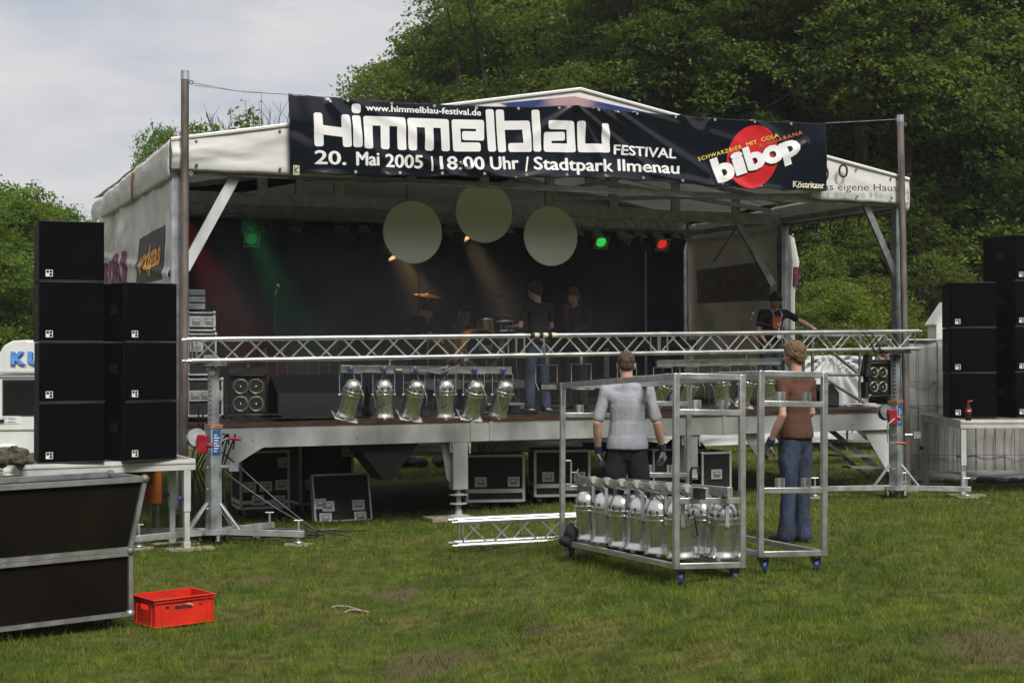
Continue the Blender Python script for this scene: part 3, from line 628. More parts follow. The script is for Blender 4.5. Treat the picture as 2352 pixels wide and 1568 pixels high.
# black drapes
cloth('backdrop', lambda a,b: (.12+a*(SW-.3), 5.85+.05*math.sin(a*90)+.02*math.sin(a*41), 1.32+b*2.95), 160, 3, DRAPE)
cloth('side_drape', lambda a,b: (.12+.03*math.sin(a*50), .25+a*5.6, 1.32+b*2.85), 90, 3, DRAPE)
cloth('ceiling_drape', lambda a,b: (.15+a*6.3, 3.15+b*2.6, 4.36+.65*min(1, 1.6*a)*1.0-.04*math.sin(a*9)), 40, 6, DRAPE)
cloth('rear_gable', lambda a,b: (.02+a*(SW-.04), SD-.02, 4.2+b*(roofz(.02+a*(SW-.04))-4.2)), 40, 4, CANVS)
# painted gable picture behind the banner: plain blue field with pale cloud
SKYP = bpy.data.materials.new('printed blue sky cloth'); SKYP.use_nodes = True
_t = SKYP.node_tree; _n = _t.nodes.new('ShaderNodeTexNoise'); _n.inputs['Scale'].default_value = 1.1; _r = _t.nodes.new('ShaderNodeValToRGB'); _c = _t.nodes.new('ShaderNodeTexCoord')
_t.links.new(_c.outputs['Object'], _n.inputs['Vector']); _t.links.new(_n.outputs[0], _r.inputs[0]); _t.links.new(_r.outputs[0], _t.nodes['Principled BSDF'].inputs['Base Color'])
_e = _r.color_ramp.elements; _e[0].position = .50; _e[0].color = (.01,.035,.17,1); _e[1].position = .64; _e[1].color = (.42,.26,.28,1)
P = [(SL(u,v,-.15)) for u,v in ((1145,238),(1318,222),(1500,262),(1318,300))]
mb = MB(); mb.prism([P[0],P[3],P[2],P[1]], 0, .004, Matrix(((1,0,0,0),(0,0,-1,-.16),(0,1,0,0),(0,0,0,1)))); mb.build('gable_print', SKYP, stage)
# lettering on the right valance
def vdisp(x): return -.135
for s, u0, u1, vb0, vb1, cu, bold in (('as eigene Haus.', 1888, 2062, 437, 440, 17, .012), ('0', 1921, 1944, 409, 409, 33, .03), (')', 1890, 1900, 409, 409, 30, .02)):
    a = SL(u0, vb0, -.135); b = SL(u1, vb1, -.135); t = SL(u0, vb0-cu, -.135)
    V, F = fit_text(s, a[0], b[0], 0, t[1]-a[1], bold)
    mb = MB(); mb.add([(x, -.178, a[1]+z+(x-a[0])/(b[0]-a[0])*(b[1]-a[1])) for x, z in V], F); mb.build('lettering', BLKM, stage, smooth=0)

# banner poles
def pole(u0, v0, u1, label, y=-.17, cap=True):
    xa, za = SL(u0, v0, y); xb, _ = SL(u1, 1100, y); g = gz(*L(xb,y).xy)
    r = T('pole', label, 'pole', L(xb, y, g), STH)
    mb = MB(); M = 0; dx = xa-xb; H = za-g
    mb.path([(0,0,-.1),(dx*.5,0,H*.5),(dx,0,H)], .048, 14, [.05,.048,.046]); mb.build('shaft', RUSTY, r)
    mb = MB(); mb.tube((dx,0,H-.1),(dx,0,H+.004),.05,14); mb.build('collar', GALV, r)
    mb = MB(); M = Matrix.Translation((dx+.07,-.02,H-.13)) @ Matrix.Rotation(rad(90),4,'X'); ring(mb, M, .022, .007); mb.build('ring', STEEL_D, r)
    M = Matrix.Translation((dx*.6+.07,-.02,H*.78)) @ Matrix.Rotation(rad(90),4,'X'); mb = MB(); ring(mb, M, .018, .006); mb.build('ring', GALV, r)
    return (xa, za)
def ring(mb, M, R, r, n=14, k=6):
    vs = []; fs = []
    for i in range(n):
        a = 2*math.pi*i/n
        for j in range(k):
            b = 2*math.pi*j/k; q = R+r*math.cos(b); vs.append((q*math.cos(a), q*math.sin(a), r*math.sin(b)))
    for i in range(n):
        for j in range(k): fs.append((i*k+j, ((i+1)%n)*k+j, ((i+1)%n)*k+(j+1)%k, i*k+(j+1)%k))
    mb.add(vs, fs, M)
pl = pole(425, 164, 422, 'weathered brown steel pole at the left front corner of the stage')
pr = pole(2068, 265, 2085, 'weathered grey steel pole at the right front corner of the stage holding the banner rope')

# ------------------------------------------------------------------ banner
BY = -.19
TLx, TLz = SL(662,215,BY); BLx, BLz = SL(666,400,BY); TRx, TRz = SL(1896,283,BY); BRx, BRz = SL(1897,441,BY); MTx, MTz = SL(1321,243,BY); MBx, MBz = SL(1321,412,BY)
def itp(x, P):
    for (a, za), (b, zb) in zip(P, P[1:]):
        if x <= b: return za+(zb-za)*(x-a)/(b-a)
    return P[-1][1]
TOPP = [(TLx,TLz)]+[SL(u,v,BY) for u,v in ((797,226),(960,237),(1107,243),(1205,244),(1321,242),(1408,252),(1500,260),(1640,270),(1760,277))]+[(TRx,TRz)]
BOTP = [(BLx,BLz)]+[SL(u,v,BY) for u,v in ((790,405),(963,409),(1060,408),(1200,412),(1321,411),(1404,413),(1560,424),(1720,436))]+[(BRx,BRz)]
GRT = [SL(u,0,BY)[0] for u in (797,898,996,1093,1190,1283,1372,1460,1550,1640,1730,1815)]
FOLDS = []                                        # (x0,z0,x1,z1,width,amp) in banner plane
for u0,v0,u1,v1,w_,a in ((700,220,760,400,.10,.03),(760,238,900,400,.07,.035),(800,228,1000,330,.05,.02),(1060,408,930,350,.05,.03),(1321,243,1200,330,.05,.025),(1321,243,1290,400,.04,-.02),(1321,243,1400,400,.05,.03),(1321,243,1520,410,.04,.035),
        (1372,250,1560,380,.05,.03),(1420,262,1640,410,.05,.035),(1460,258,1700,330,.05,.02),(1560,262,1600,300,.05,.03),(1640,268,1590,320,.05,.02),(1730,276,1800,330,.05,.02),(1850,330,1760,380,.06,.03),(1060,380,1180,410,.04,.04),(1500,400,1640,424,.04,.03),(1190,412,1290,395,.05,.03),
        (900,408,830,370,.05,.02),(1720,436,1660,405,.05,.03),(680,300,760,340,.08,-.02)):
    p = SL(u0,v0,BY); q = SL(u1,v1,BY); FOLDS.append((p[0],p[1],q[0],q[1],w_,a))
def bdisp(x, z):
    d = 0
    for x0,z0,x1,z1,w_,a in FOLDS:
        dx, dz = x1-x0, z1-z0; l2 = dx*dx+dz*dz; t = max(0, min(1, ((x-x0)*dx+(z-z0)*dz)/l2)); qx, qz = x-x0-t*dx, z-z0-t*dz
        dd = (qx*qx+qz*qz)/(w_*w_*(.85+t*.9)**2)
        if dd < 8: d += 1.0*a*math.exp(-dd)*(1-.45*t)
    zt, zb = itp(x, TOPP), itp(x, BOTP); f = (z-zb)/(zt-zb)
    return d + .018*mnoise.noise(Vector((x*1.1, z*1.6, 3)))+.03*math.sin(x*.8)*math.sin(f*3.14) + .05*math.exp(-(f/.06)**2)*(.5+.5*math.sin(x*8))*.6
banner = T('banner', 'long dark festival banner with white lettering and red round logo across the stage', 'banner', L(0,0,0), STH)
NAVY = mat('glossy dark vinyl', (.004,.006,.012), .20, 0, .12, 1.2, 0, 9, spec=.5)
nx_, nz_ = 480, 60; vs = []
for j in range(nz_+1):
    for i in range(nx_+1):
        a = i/nx_; b = j/nz_; xt = TLx+(TRx-TLx)*a; xb = BLx+(BRx-BLx)*a; x = xb+(xt-xb)*b
        zt = itp(x, TOPP)-.008*abs(math.sin(math.pi*a*13)); zb = itp(x, BOTP)+.022*abs(math.sin(math.pi*a*13.2)); z = zb+(zt-zb)*b
        vs.append((x, BY-bdisp(x, z), z))
fs = [(j*(nx_+1)+i, j*(nx_+1)+i+1, (j+1)*(nx_+1)+i+1, (j+1)*(nx_+1)+i) for j in range(nz_) for i in range(nx_)]
mb = MB(); mb.add(vs, fs); o = mb.build('sheet', NAVY, banner, smooth=85)
s_ = o.modifiers.new('solid','SOLIDIFY'); s_.thickness = .003; s_.offset = 1
PRINTW = mat('white vinyl print', (.80,.80,.80), .32, 0, .04, 2); PRINTR = mat('red vinyl print', (.62,.02,.025), .3, 0, .1, 2); PRINTY = mat('yellow vinyl print', (.75,.62,.12), .35, 0, .05, 2)
PRINTO = mat('dim orange vinyl print', (.55,.17,.05), .35, 0, .05, 2); PRINTC = mat('cream vinyl print', (.72,.66,.50), .35, 0, .1, 12); PRINTK = mat('black vinyl print', (.004,.004,.005), .3, 0, .1, 2)
def bprint(name, V, F, m, off, step=.022):
    V2, F2 = slice_geo(V, F, step, step); mb = MB(); mb.add([(x, BY-bdisp(x,z)-off, z) for x, z in V2], F2); return mb.build(name, m, banner, smooth=85)
def cp(x, y): return SL((860+x/2.352)/1.306, (260+y/2.352)/1.306, BY)      # enlarged-crop point -> banner plane
HW = 31/2.352/1.306/178.
ST = dict(H=[(213,221,220,392),(408,234,421,396),(216,306,414,328)], i1=[(487,157,487,157)], i2=[(487,238,495,398)],
 m1=[(570,242,570,408),(568,242,802,252),(802,252,807,418),(688,248,689,412)], m2=[(878,256,884,420),(876,256,1108,264),(1108,264,1115,426),(997,262,1000,422)],
 e=[(1262,348,1362,350),(1362,268,1362,350),(1188,266,1362,268),(1188,266,1197,428),(1197,428,1336,428)],
 l1=[(1432,192,1446,428)], b=[(1504,194,1518,432),(1508,274,1688,272),(1688,272,1700,430),(1592,430,1700,430)], l2=[(1755,196,1768,428)],
 a=[(1872,270,2003,272),(2003,272,2014,432),(1842,430,2014,432),(1842,352,1842,430),(1842,352,1938,350)],
 u=[(2078,274,2084,432),(2084,432,2256,434),(2248,290,2258,434)])
for ch, segs in ST.items():
    V = []; F = []
    mb = MB()
    for k, (x0,y0,x1,y1) in enumerate(segs):
        p, q = cp(x0,y0), cp(x1,y1)
        poly = stroke(p, q, HW, HW*.55) if (x0,y0) != (x1,y1) else [(p[0]+a, p[1]+b) for a, b in rrect(2*HW, 2*HW, HW*.6)]
        V2, F2 = slice_geo(poly, [tuple(range(len(poly)))], .022, .022); mb.add([(x, BY-bdisp(x,z)-.010-.0006*k, z) for x, z in V2], F2)
    mb.build('lettering', PRINTW, banner, smooth=85)
def btext(s, u0, v0, u1, v1, cap, m, bold=.012, off=.009, shear=0., space=1., name='lettering', stretch=True):
    a = SL(u0,v0,BY); b = SL(u1,v1,BY); c = SL(u0,v0-cap,BY); Lx, Lz = b[0]-a[0], b[1]-a[1]; l = math.hypot(Lx, Lz)
    big = bold > .03; V, F = fit_text(s, 0, l, 0, (c[1]-a[1]), bold if big else .004, shear, space)
    ca, sa = Lx/l, Lz/l; e = 0 if big else (c[1]-a[1])*.045
    mb = MB()
    for k, (ex, ez) in enumerate(((0,0),) if big else ((-e,0),(e,0),(0,e*.6),(0,-e*.6))):
        V2, F2 = slice_geo([(a[0]+(x+ex)*ca-(z+ez)*sa, a[1]+(x+ex)*sa+(z+ez)*ca) for x, z in V], F, .022, .022); mb.add([(x, BY-bdisp(x,z)-off-.0005*k, z) for x, z in V2], F2)
    mb.build(name, m, banner, smooth=85)
btext('www.himmelblau-festival.de', 839, 255, 1104, 266, 15, PRINTW, .016)
for s, u0, v0, u1, v1, cap in (('20.',722,377,793,379,32),('Mai',818,380,868,381,32),('2005',884,384,969,387,31),('18.00',1010,389,1111,390,31),('Uhr',1127,390,1191,388,31),('Stadtpark',1227,389,1407,394,30),('Ilmenau',1420,392,1560,399,28),('FESTIVAL',1412,354,1552,364,23)):
    btext(s, u0, v0, u1, v1, cap, PRINTW, .02)
for u0,v0,u1,v1 in ((990,362,992,391),(1212,362,1208,392)):
    a = SL(u0,v0,BY); b = SL(u1,v1,BY); bprint('lettering', stroke(a,b,.012,.004), [tuple(range(20))], PRINTW, .009)
# small emblem tag at the lower left corner
a = SL(680,391,BY); bprint('emblem_tag', [(a[0]+x,a[1]+z) for x,z in rrect(.075,.115,.004)], [tuple(range(20))], PRINTC, .008)
for p,q in (((-.02,-.04),(-.02,.04)),((-.015,0),(.02,.035)),((-.015,0),(.02,-.035))): bprint('emblem_tag', stroke((a[0]+p[0],a[1]+p[1]),(a[0]+q[0],a[1]+q[1]),.006,.002), [tuple(range(20))], PRINTK, .0095+.0003*(q[0] > 0)+.0003*(q[1] > 0))
# round drink logo
c = SL(1720,358,BY); c = SL(1728,361,BY); poly = [(c[0]+.46*math.cos(t)*.55-.385*math.sin(t)*.835, c[1]+.46*math.cos(t)*.835+.385*math.sin(t)*.55) for t in [2*math.pi*i/48 for i in range(48)]]
bprint('round_logo', poly, [tuple(range(48))], PRINTR, .007)
btext('SCHWARZBIER', 1605, 370, 1703, 341, 9, PRINTY, .02, .011, space=1.25); btext('MIT', 1714, 337, 1738, 330, 9, PRINTY, .02, .011); btext('COLA', 1748, 326, 1786, 315, 9, PRINTY, .02, .011)
btext('&', 1743, 339, 1752, 337, 9, PRINTO, .02, .011); btext('GUARANA', 1762, 334, 1842, 308, 9, PRINTO, .02, .011, space=1.2)
for ch, u0, v0, u1, v1, cap in (('b',1645,420,1690,404,55),('i',1688,402,1715,393,52),('b',1717,392,1758,378,52),('o',1755,380,1800,362,54),('p',1795,365,1838,348,50)):
    btext(ch, u0-3, v0+3, u1-3, v1+3, cap, PRINTK, .075, .0125, .0); btext(ch, u0, v0, u1, v1, cap, PRINTW, .05, .015, .0)
btext('Köstritzer', 1821, 430, 1891, 433, 15, PRINTC, .022, .009)
for i, x in enumerate(GRT):
    mb = MB(); z = itp(x, TOPP)-.03; mb.lathe([(.012,0),(.02,.002),(.02,.006),(.008,.006)], 10, Matrix.Translation((x, BY-bdisp(x,z)-.004, z)) @ Matrix.Rotation(rad(90),4,'X')); mb.build('eyelet', GALV, banner)
    x2 = x+.1; z = itp(x2, BOTP)+.055; mb = MB(); mb.lathe([(.012,0),(.02,.002),(.02,.006),(.008,.006)], 10, Matrix.Translation((x2, BY-bdisp(x2,z)-.008, z)) @ Matrix.Rotation(rad(90),4,'X')); mb.build('eyelet', GALV, banner)
mb = MB(); xa, za = pl; mb.path([(xa+.07,BY,za-.13),(TLx*.5+xa*.5,BY,(za+TLz)/2-.10),(TLx,BY,TLz-.01)], .006, 5); mb.path([(xa+.1,BY,za-.16),(TLx*.6+xa*.4,BY,(za*.4+TLz*.6)-.09),(TLx,BY,TLz-.01)], .005, 5); mb.build('rope', STEEL_D, banner)
mb = MB(); xa, za = pr; mb.path([(TRx,BY,TRz),(TRx*.5+xa*.5,BY,(za+TRz)/2-.03),(xa-.03,BY,za-.06)], .005, 5); mb.build('rope', STEEL_D, banner)
# ------------------------------------------------------------------ lighting truss on two wind-up towers
def square_truss(name, label, n, length, loc, rot, joints=(), half=.12, r=.028, brace=.0105, mats=None, pitch=.57, ph=0.):
    t = T(name, label, 'truss', loc, rot=rot); A = mats or ALU_B
    for sy in (-1, 1):
        for sz in (-1, 1):
            mb = MB(); mb.tube((0, sy*half, sz*half), (length, sy*half, sz*half), r, 14)
            for j in joints: mb.tube((j-.055, sy*half, sz*half), (j+.055, sy*half, sz*half), r+.004, 12); mb.tube((j-.004, sy*half, sz*half), (j+.004, sy*half, sz*half), r+.006, 12)
            for e, d in ((0,-1),(length,1)): mb.tube((e, sy*half, sz*half), (e+d*.06, sy*half, sz*half), r*.62, 10); mb.tube((e+d*.0, sy*half, sz*half), (e-d*.05, sy*half, sz*half), r+.003, 12)
            mb.build('chord', A, t)
    xs = [0]+list(joints)+[length]
    for a, b in zip(xs, xs[1:]):
        mb = MB(); a2, b2 = a+.07, b-.07; k = max(2, round((b2-a2)/(pitch/2))); st = (b2-a2)/k
        for s_, (p, q) in enumerate((((-half,),(0,)),((half,),(0,)))):
            y = p[0]
            for i in range(k):
                x0, x1 = a2+i*st, a2+(i+1)*st; up = (i+s_) % 2 == 0
                mb.tube((x0+.012, y, half if up else -half), (x1-.012, y, -half if up else half), brace, 7)
            for x in (a2-.015, b2+.015): mb.tube((x, y, -half), (x, y, half), brace, 7)
        for z in (-half, half):
            for i in range(k):
                x0, x1 = a2+i*st, a2+(i+1)*st; sgn = 1 if i % 2 == 0 else -1
                mb.tube((x0+.012, half*sgn, z), (x1-.012, -half*sgn, z), brace, 6)
            for x in (a2-.015, b2+.015): mb.tube((x, -half, z), (x, half, z), brace, 6)
        mb.build('lattice', A, t)
    return t
TY = -.84
xl, zl = SL(440, 797.5, TY-.12); TX0 = xl
zt0 = 2.170; trise = .012
truss = square_truss('lighting_truss', 'long horizontal square aluminium truss carried by two wind-up towers across the stage front', 1, 10.02, L(TX0, TY, zt0), (0, -math.atan(trise), STH), joints=(4.0, 6.0))
def TR(x, dz=0, dy=0): return L(TX0+x, TY+dy, zt0+trise*x+dz)      # point on the truss
def tx(u): return SL(u, 800, TY-.12)[0]-TX0
# black tape and knotted cable on the top chord
CRT = mat('cream paper tape', (.62,.55,.38), .7)
for u in (1222, 1243, 1262): mb = MB(); x = tx(u); mb.tube((x-.028,-.12,.12),(x+.028,-.12,.12),.034,12); mb.build('tape_wrap', BLKM, truss)
for u in (1232, 1253, 1272): mb = MB(); x = tx(u); mb.tube((x-.03,-.12,.121),(x+.03,-.12,.121),.033,12); mb.build('paper_label', CRT, truss)
mb = MB(); x = tx(1246); mb.path([(x,-.15,.15),(x+.01,-.16,.05),(x-.02,-.155,-.05),(x+.02,-.15,-.14),(x+.01,-.15,-.02),(x,-.15,.1)], .006, 5); mb.build('loose_wire', ALU, truss)
mb = MB()
for u in (1975,1990): 
    x = tx(u); mb.path([(x-1.6,-.06,.15),(x-.4,-.09,.152),(x,-.13,.15),(x+.12,-.16,.03),(x+.2,-.16,-.12),(x+.25,-.1,-.16)], .010, 5)
x = tx(1990); mb.path([(x+.2,-.16,-.13),(x+.4,-.17,-.17),(x+.7,-.16,-.13)], .008, 5)
mb.build('power_cable', BLK, truss)

def tower(label, x, rz, side):
    p = TR(x); g = gz(p.x, p.y); t = T('truss_lift', label, 'truss lift', (p.x, p.y, g), rz); H = p.z-.12-.025-g
    rt = Matrix.Rotation(rad(38), 4, 'Z')
    mb = MB(); mb.box((0,0,(.13+1.30)/2), (.135,.135,1.17), rt); mb.box((0,0,1.31), (.15,.15,.03), rt)
    for z in (.4,.62,.86,1.05): mb.tube(rt@Vector((-.075,-.02,z)), rt@Vector((-.10,-.02,z)), .012, 8)
    mb.build('outer_mast', GALV, t, bevel=.004)
    mb = MB(); mb.box((0,0,(1.3+H-.06)/2), (.095,.095,H-.06-1.3), rt)
    for i in range(10):
        z = 1.36+i*(H-1.5)/10
        for sx in (-1,1): mb.tube(rt@Vector((sx*.05,-.02,z)), rt@Vector((sx*.058,-.02,z)), .012, 8)
    mb.box((0,0,H-.07), (.12,.12,.05), rt); mb.build('inner_mast', GALV, t, bevel=.003)
    mb = MB(); mb.box((0,0,1.333), (.156,.156,.012), rt); mb.build('orange_band', mat('orange band', (.75,.16,.03), .5), t)
    mb = MB(); mb.box(rt@Vector((.0,-.0705,1.14)) if side else rt@Vector((-.0,-.0705,1.14)), (.085,.004,.27), None) if False else mb.add([rt@Vector(q) for q in ((-.05,-.0712,1.0),(.05,-.0712,1.0),(.05,-.0712,1.28),(-.05,-.0712,1.28))], [(0,1,2,3)])
    mb.build('blue_label', BLUEL, t, smooth=0)
    mb = MB()
    for i in range(7): mb.add([rt@Vector(q) for q in ((-.035,-.0725,1.04+i*.03),(.005+.03*((i*7)%3)/2,-.0725,1.04+i*.03),(.005+.03*((i*7)%3)/2,-.0725,1.05+i*.03),(-.035,-.0725,1.05+i*.03))], [(0,1,2,3)])
    mb.build('label_lines', WHITE, t, smooth=0)
    # head carriage
    mb = MB(); mb.box((0,0,H-.02), (.34,.30,.03)); mb.box((-.14,0,H+.0), (.03,.30,.05)); mb.box((.14,0,H+.0), (.03,.30,.05)); mb.tube((0,-.1,H-.1),(0,.1,H-.1),.04,12); mb.build('head_plate', BLKM if side else STEEL_D, t)
    # winch
    wz = 1.13 if not side else 1.12; wx = -.13
    mb = MB(); mb.lathe([(.02,-.03),(.105,-.03),(.11,-.015),(.07,-.01),(.07,.03),(.11,.035),(.105,.05),(.02,.05)], 24, Matrix.Translation((wx-.05,-.06,wz+.06)) @ Matrix.Rotation(rad(75),4,'X') @ Matrix.Rotation(rad(20),4,'Y')); mb.build('winch_drum', STEEL_D, t)
    mb = MB(); mb.box((wx+.03,-.14,wz), (.115,.09,.21)); mb.tube((wx+.03,-.14,wz),(wx+.14,-.17,wz-.02),.03,10); mb.build('winch_housing', RED, t, bevel=.012)
    mb = MB()
    if not side: mb.path([(wx+.13,-.17,wz-.02),(wx+.2,-.19,wz+.0),(wx+.30,-.2,wz+.06),(wx+.34,-.2,wz+.065)], .010, 6)
    else: mb.path([(wx+.05,-.19,wz-.02),(wx-.06,-.2,wz-.10),(wx-.06,-.2,wz-.34),(wx+.05,-.2,wz-.35)], .010, 6)
    mb.build('crank', GALV, t)
    mb = MB(); e = (wx+.33,-.2,wz+.065) if not side else (wx+.05,-.2,wz-.35); mb.path([e,(e[0]+.03,e[1],e[2]),(e[0]+.14,e[1],e[2]-.01)], .018, 8, [.014,.02,.018]); mb.build('crank_grip', RED, t)
    mb = MB(); mb.tube((.10,-.09,.87),(.24,-.12,.87),.022,8); mb.box((.25,-.12,.87),(.10,.07,.09)); mb.build('guide_clamp', GALV, t)
    # base
    mb = MB(); mb.lathe([(.0,.115),(.17,.115),(.17,.165),(.0,.165)], 8, Matrix.Rotation(rad(22),4,'Z')); mb.build('hub_plate', ALU_D, t)
    for a, ln in ((-12,1.06),(50,.9),(168,.95),(216,.95)) if not side else ((-16,1.0),(60,.9),(176,1.2),(215,.2)):
        if ln < .3: continue
        c, s_ = math.cos(rad(a)), math.sin(rad(a)); e = Vector((c*ln, s_*ln, .13))
        ge = gz(p.x+math.cos(rad(a)+rz)*ln*.94, p.y+math.sin(rad(a)+rz)*ln*.94)-g
        mb = MB(); mb.beam((c*.1, s_*.1, .14), e, .055, .07); mb.build('outrigger', ALU_D, t, bevel=.003)
        mb = MB(); q = Vector((c*ln*.94, s_*ln*.94, 0)); mb.tube((q.x,q.y,ge+.02),(q.x,q.y,.28),.014,8); mb.lathe([(.01,0),(.05,0),(.045,.012),(.012,.02)],12,Matrix.Translation((q.x,q.y,ge+.035))); mb.tube((q.x-.05,q.y,.28),(q.x+.05,q.y,.28),.008,6); mb.build('jack_screw', GALV, t)
        mb = MB(); mb.box((q.x,q.y,ge+.012),(.30,.16,.022)); mb.build('ground_board', PADW, t)
        mb = MB(); mb.tube((c*.32,s_*.32,.15),(c*.07,s_*.07,.46),.013,7); mb.beam((c*.3,s_*.3,.17),(c*.08,s_*.08,.46),.012,.035); mb.build('stay', GALV, t)
    for a in (-60, 20, 110, 200):
        c, s_ = math.cos(rad(a))*.15, math.sin(rad(a))*.15; mb = MB(); M = Matrix.Translation((c,s_,.045)) @ Matrix.Rotation(rad(90),4,'X')
        mb.lathe([(.008,-.014),(.04,-.014),(.043,-.01),(.043,.01),(.04,.014),(.008,.014)],14,M); cw = mb.build('castor', BLK, t); mb = MB(); mb.box((c,s_+.02,.09),(.03,.008,.09)); mb.box((c,s_-.02,.09),(.03,.008,.09)); mb.box((c,s_,.125),(.05,.06,.012)); mb.build('fork', GALV, cw)
    return t
tower('galvanised wind-up tower under the left end of the truss, red winch crank sticking out', .27, STH-.38, 0)
tower('galvanised wind-up tower at the right end of the truss, with red winch hanging crank', 9.72, STH-.30, 1)

# ------------------------------------------------------------------ par cans
def par_parts(root, M, gel=False, L_=.36, R=.102, cable=1, m=CHROME, yoke=True, clamp=True):
    """M: frame with the can hanging along -z from the yoke pivot at the origin (lens down)"""
    mb = MB(); prof = [(.012,.235),(.045,.23),(.072,.205),(.088,.17),(.094,.14),(.096,.125)]
    prof = [(.02,.186),(.05,.180),(.074,.164),(.090,.138),(R-.001,.105),(R+.002,.07),(R+.011,.065),(R+.011,.05),(R+.002,.045),(R+.002,.03),(R+.010,.026),(R+.010,.012),(R+.002,.008),(R,-.02),(R-.003,-.17),(R+.002,-.20),(R+.013,-.215),(R+.014,-.232),(R+.006,-.236)]
    mb.lathe(prof, 28, M, cap=False); mb.lathe([(R-.006,-.225),(R-.012,0)], 28, M, cap=False)
    for i in range(3):
        a = 2*math.pi*i/3+.5; mb.box((0,0,0),(.03,.035,.02), M @ Matrix.Translation(((R+.018)*math.cos(a),(R+.018)*math.sin(a),-.238)) @ Matrix.Rotation(a,4,'Z'))
    mb.mi = 1
    for i in range(10):
        a = 2*math.pi*i/10; mb.box((0,0,0),(.012,.016,.020), M @ Matrix.Translation(((R+.0)*math.cos(a),(R+.0)*math.sin(a),.088)) @ Matrix.Rotation(a,4,'Z'))
    for i in range(3): mb.box((0,0,.172),(.09,.012,.006), M @ Matrix.Rotation(rad(60*i),4,'Z'))
    b = mb.build('can', [m, BLKM], root)
    mb = MB(); mb.lathe([(.001,-.05),(.06,-.07),(.08,-.10),(.08,-.102),(.001,-.102)], 20, M); mb.build('lamp', mat_lens, b)
    if gel:
        mb = MB(); mb.box((.0,.0,-.246),(.25,.25,.004), M); mb.box((.125,0,-.238),(.004,.25,.016), M); mb.box((-.125,0,-.238),(.004,.25,.016), M)
        mb.build('gel_frame', mat_gelf, root)
    return b
mat_lens = mat('clear lamp glass', (.5,.5,.5), .08, .6, .05, 5)
mat_gelf = mat('pale metal filter frame', (.72,.72,.70), .4, .4, .05, 5)
def yoke(root, top, w_=.118, drop=.24, m=GALV, y=0):
    """flat strap bracket hanging from top (x,y,z)"""
    x, y, z = top; mb = MB()
    mb.box((x,y,z),(2*w_,.028,.005)); mb.box((x-w_,y,z-drop/2),(.005,.028,drop)); mb.box((x+w_,y,z-drop/2),(.005,.028,drop))
    mb.tube((x-w_-.012,y,z-drop+.015),(x-w_+.02,y,z-drop+.015),.008,8); mb.tube((x+w_-.02,y,z-drop+.015),(x+w_+.012,y,z-drop+.015),.008,8)
    mb.build('yoke', m, root)
def par(label, world, rz, tilt, pan=0., gel=False, group=None, cable=0, m=CHROME, drop=.24, knob=True, sc=1.0):
    r = T('par_can', label, 'spotlight', world, rz, group); 
    yoke(r, (0,0,0), drop=drop)
    M = Matrix.Translation((0,0,-drop-.0)) @ Matrix.Rotation(tilt,4,'X') @ Matrix.Rotation(pan,4,'Y'); par_parts(r, M, gel, m=m)
    if knob:
        mb = MB(); mb.tube((0,0,0),(0,0,.045),.008,8); mb.build('bolt', GALV, r)
        mb = MB(); mb.lathe([(.008,.0),(.030,.004),(.033,.018),(.030,.030),(.010,.034)],10,Matrix.Translation((0,-.045,.045)) @ Matrix.Rotation(rad(80),4,'X')); mb.build('knob', BLUEP, r)
    mb = MB(); q = M @ Vector((.02,-.05,.17)); s_ = 1 if cable % 2 == 0 else -1
    mb.path([(0.02,-.01,.02),(.03*s_,-.07,-.05),tuple(q),tuple(q+Vector((.05*s_,-.09,-.12))),tuple(q+Vector((.04*s_,-.11,-.25))),tuple(q+Vector((.12*s_,-.05,-.30))),tuple(q+Vector((.14*s_,.0,-.15)))], .006, 5); mb.build('cable', BLK, r)
    r.scale = (sc,sc,sc)
    return r
def bar(label, u0, u1, v0, v1, y=TY, name='lamp_bar', h=.085, writing=None):
    a = SL(u0, v0, y-.03); b = SL(u1, v1, y-.03); r = T(name, label, 'lamp bar', L(a[0], y, a[1]), rot=(0,-math.atan2(b[1]-a[1], b[0]-a[0]),STH)); l = math.hypot(b[0]-a[0], b[1]-a[1])
    mb = MB(); mb.box((l/2,0,0),(l,.045,h)); mb.build('rail', ALU, r, bevel=.003)
    for f in (.28,.72):
        mb = MB(); mb.tube((l*f,0,h/2),(l*f,0,.12),.012,8); mb.box((l*f,0,.12),(.05,.06,.03)); mb.build('hanger', GALV, r)
    if writing:
        V, F = fit_text(writing, l*.33, l*.40, -.02, .035, .01); mb = MB(); mb.add([(x,-.0245,z) for x, z in V], F); mb.build('lettering', BLKM, r, smooth=0)
    return r, a, b
r_, a, b = bar('left aluminium lamp bar with six hanging par cans, below the truss', 783, 1176, 847, 850)
mb = MB()
for x in (.66,.86): mb.tube((x,-.05,-.01),(x+.08,-.05,-.01),.024,10)
mb.build('connector', STEEL_D, r_); mb = MB(); mb.path([(.7,-.05,0),(1.0,-.09,-.03),(1.3,-.07,.03),(1.5,-.03,.25)],.008,5); mb.path([(.9,-.05,0),(1.2,-.11,-.05),(1.45,-.09,.05),(1.5,-.03,.25)],.008,5)
mb.build('cable', BLK, r_)
hung = [(801,.10,.25,True),(877,.03,.0,False),(947,.14,.18,True),(1018,.05,.02,False),(1084,.16,.14,True),(1150,.12,.22,False)]
ordn = ['leftmost','second','third','fourth','fifth','rightmost']
for i, (u, t, p_, gel) in enumerate(hung):
    x = SL(u+4, 860, TY)[0]; z = a[1]+(b[1]-a[1])*(x-a[0])/(b[0]-a[0])-.05
    par('%s silver par can hanging from the left lamp bar%s' % (ordn[i], ', with square filter frame' if gel else ''), L(x, TY-.0, z), STH-.15, t*2.6, p_*.95, gel, 'par cans on the left lamp bar', i, sc=1.10)
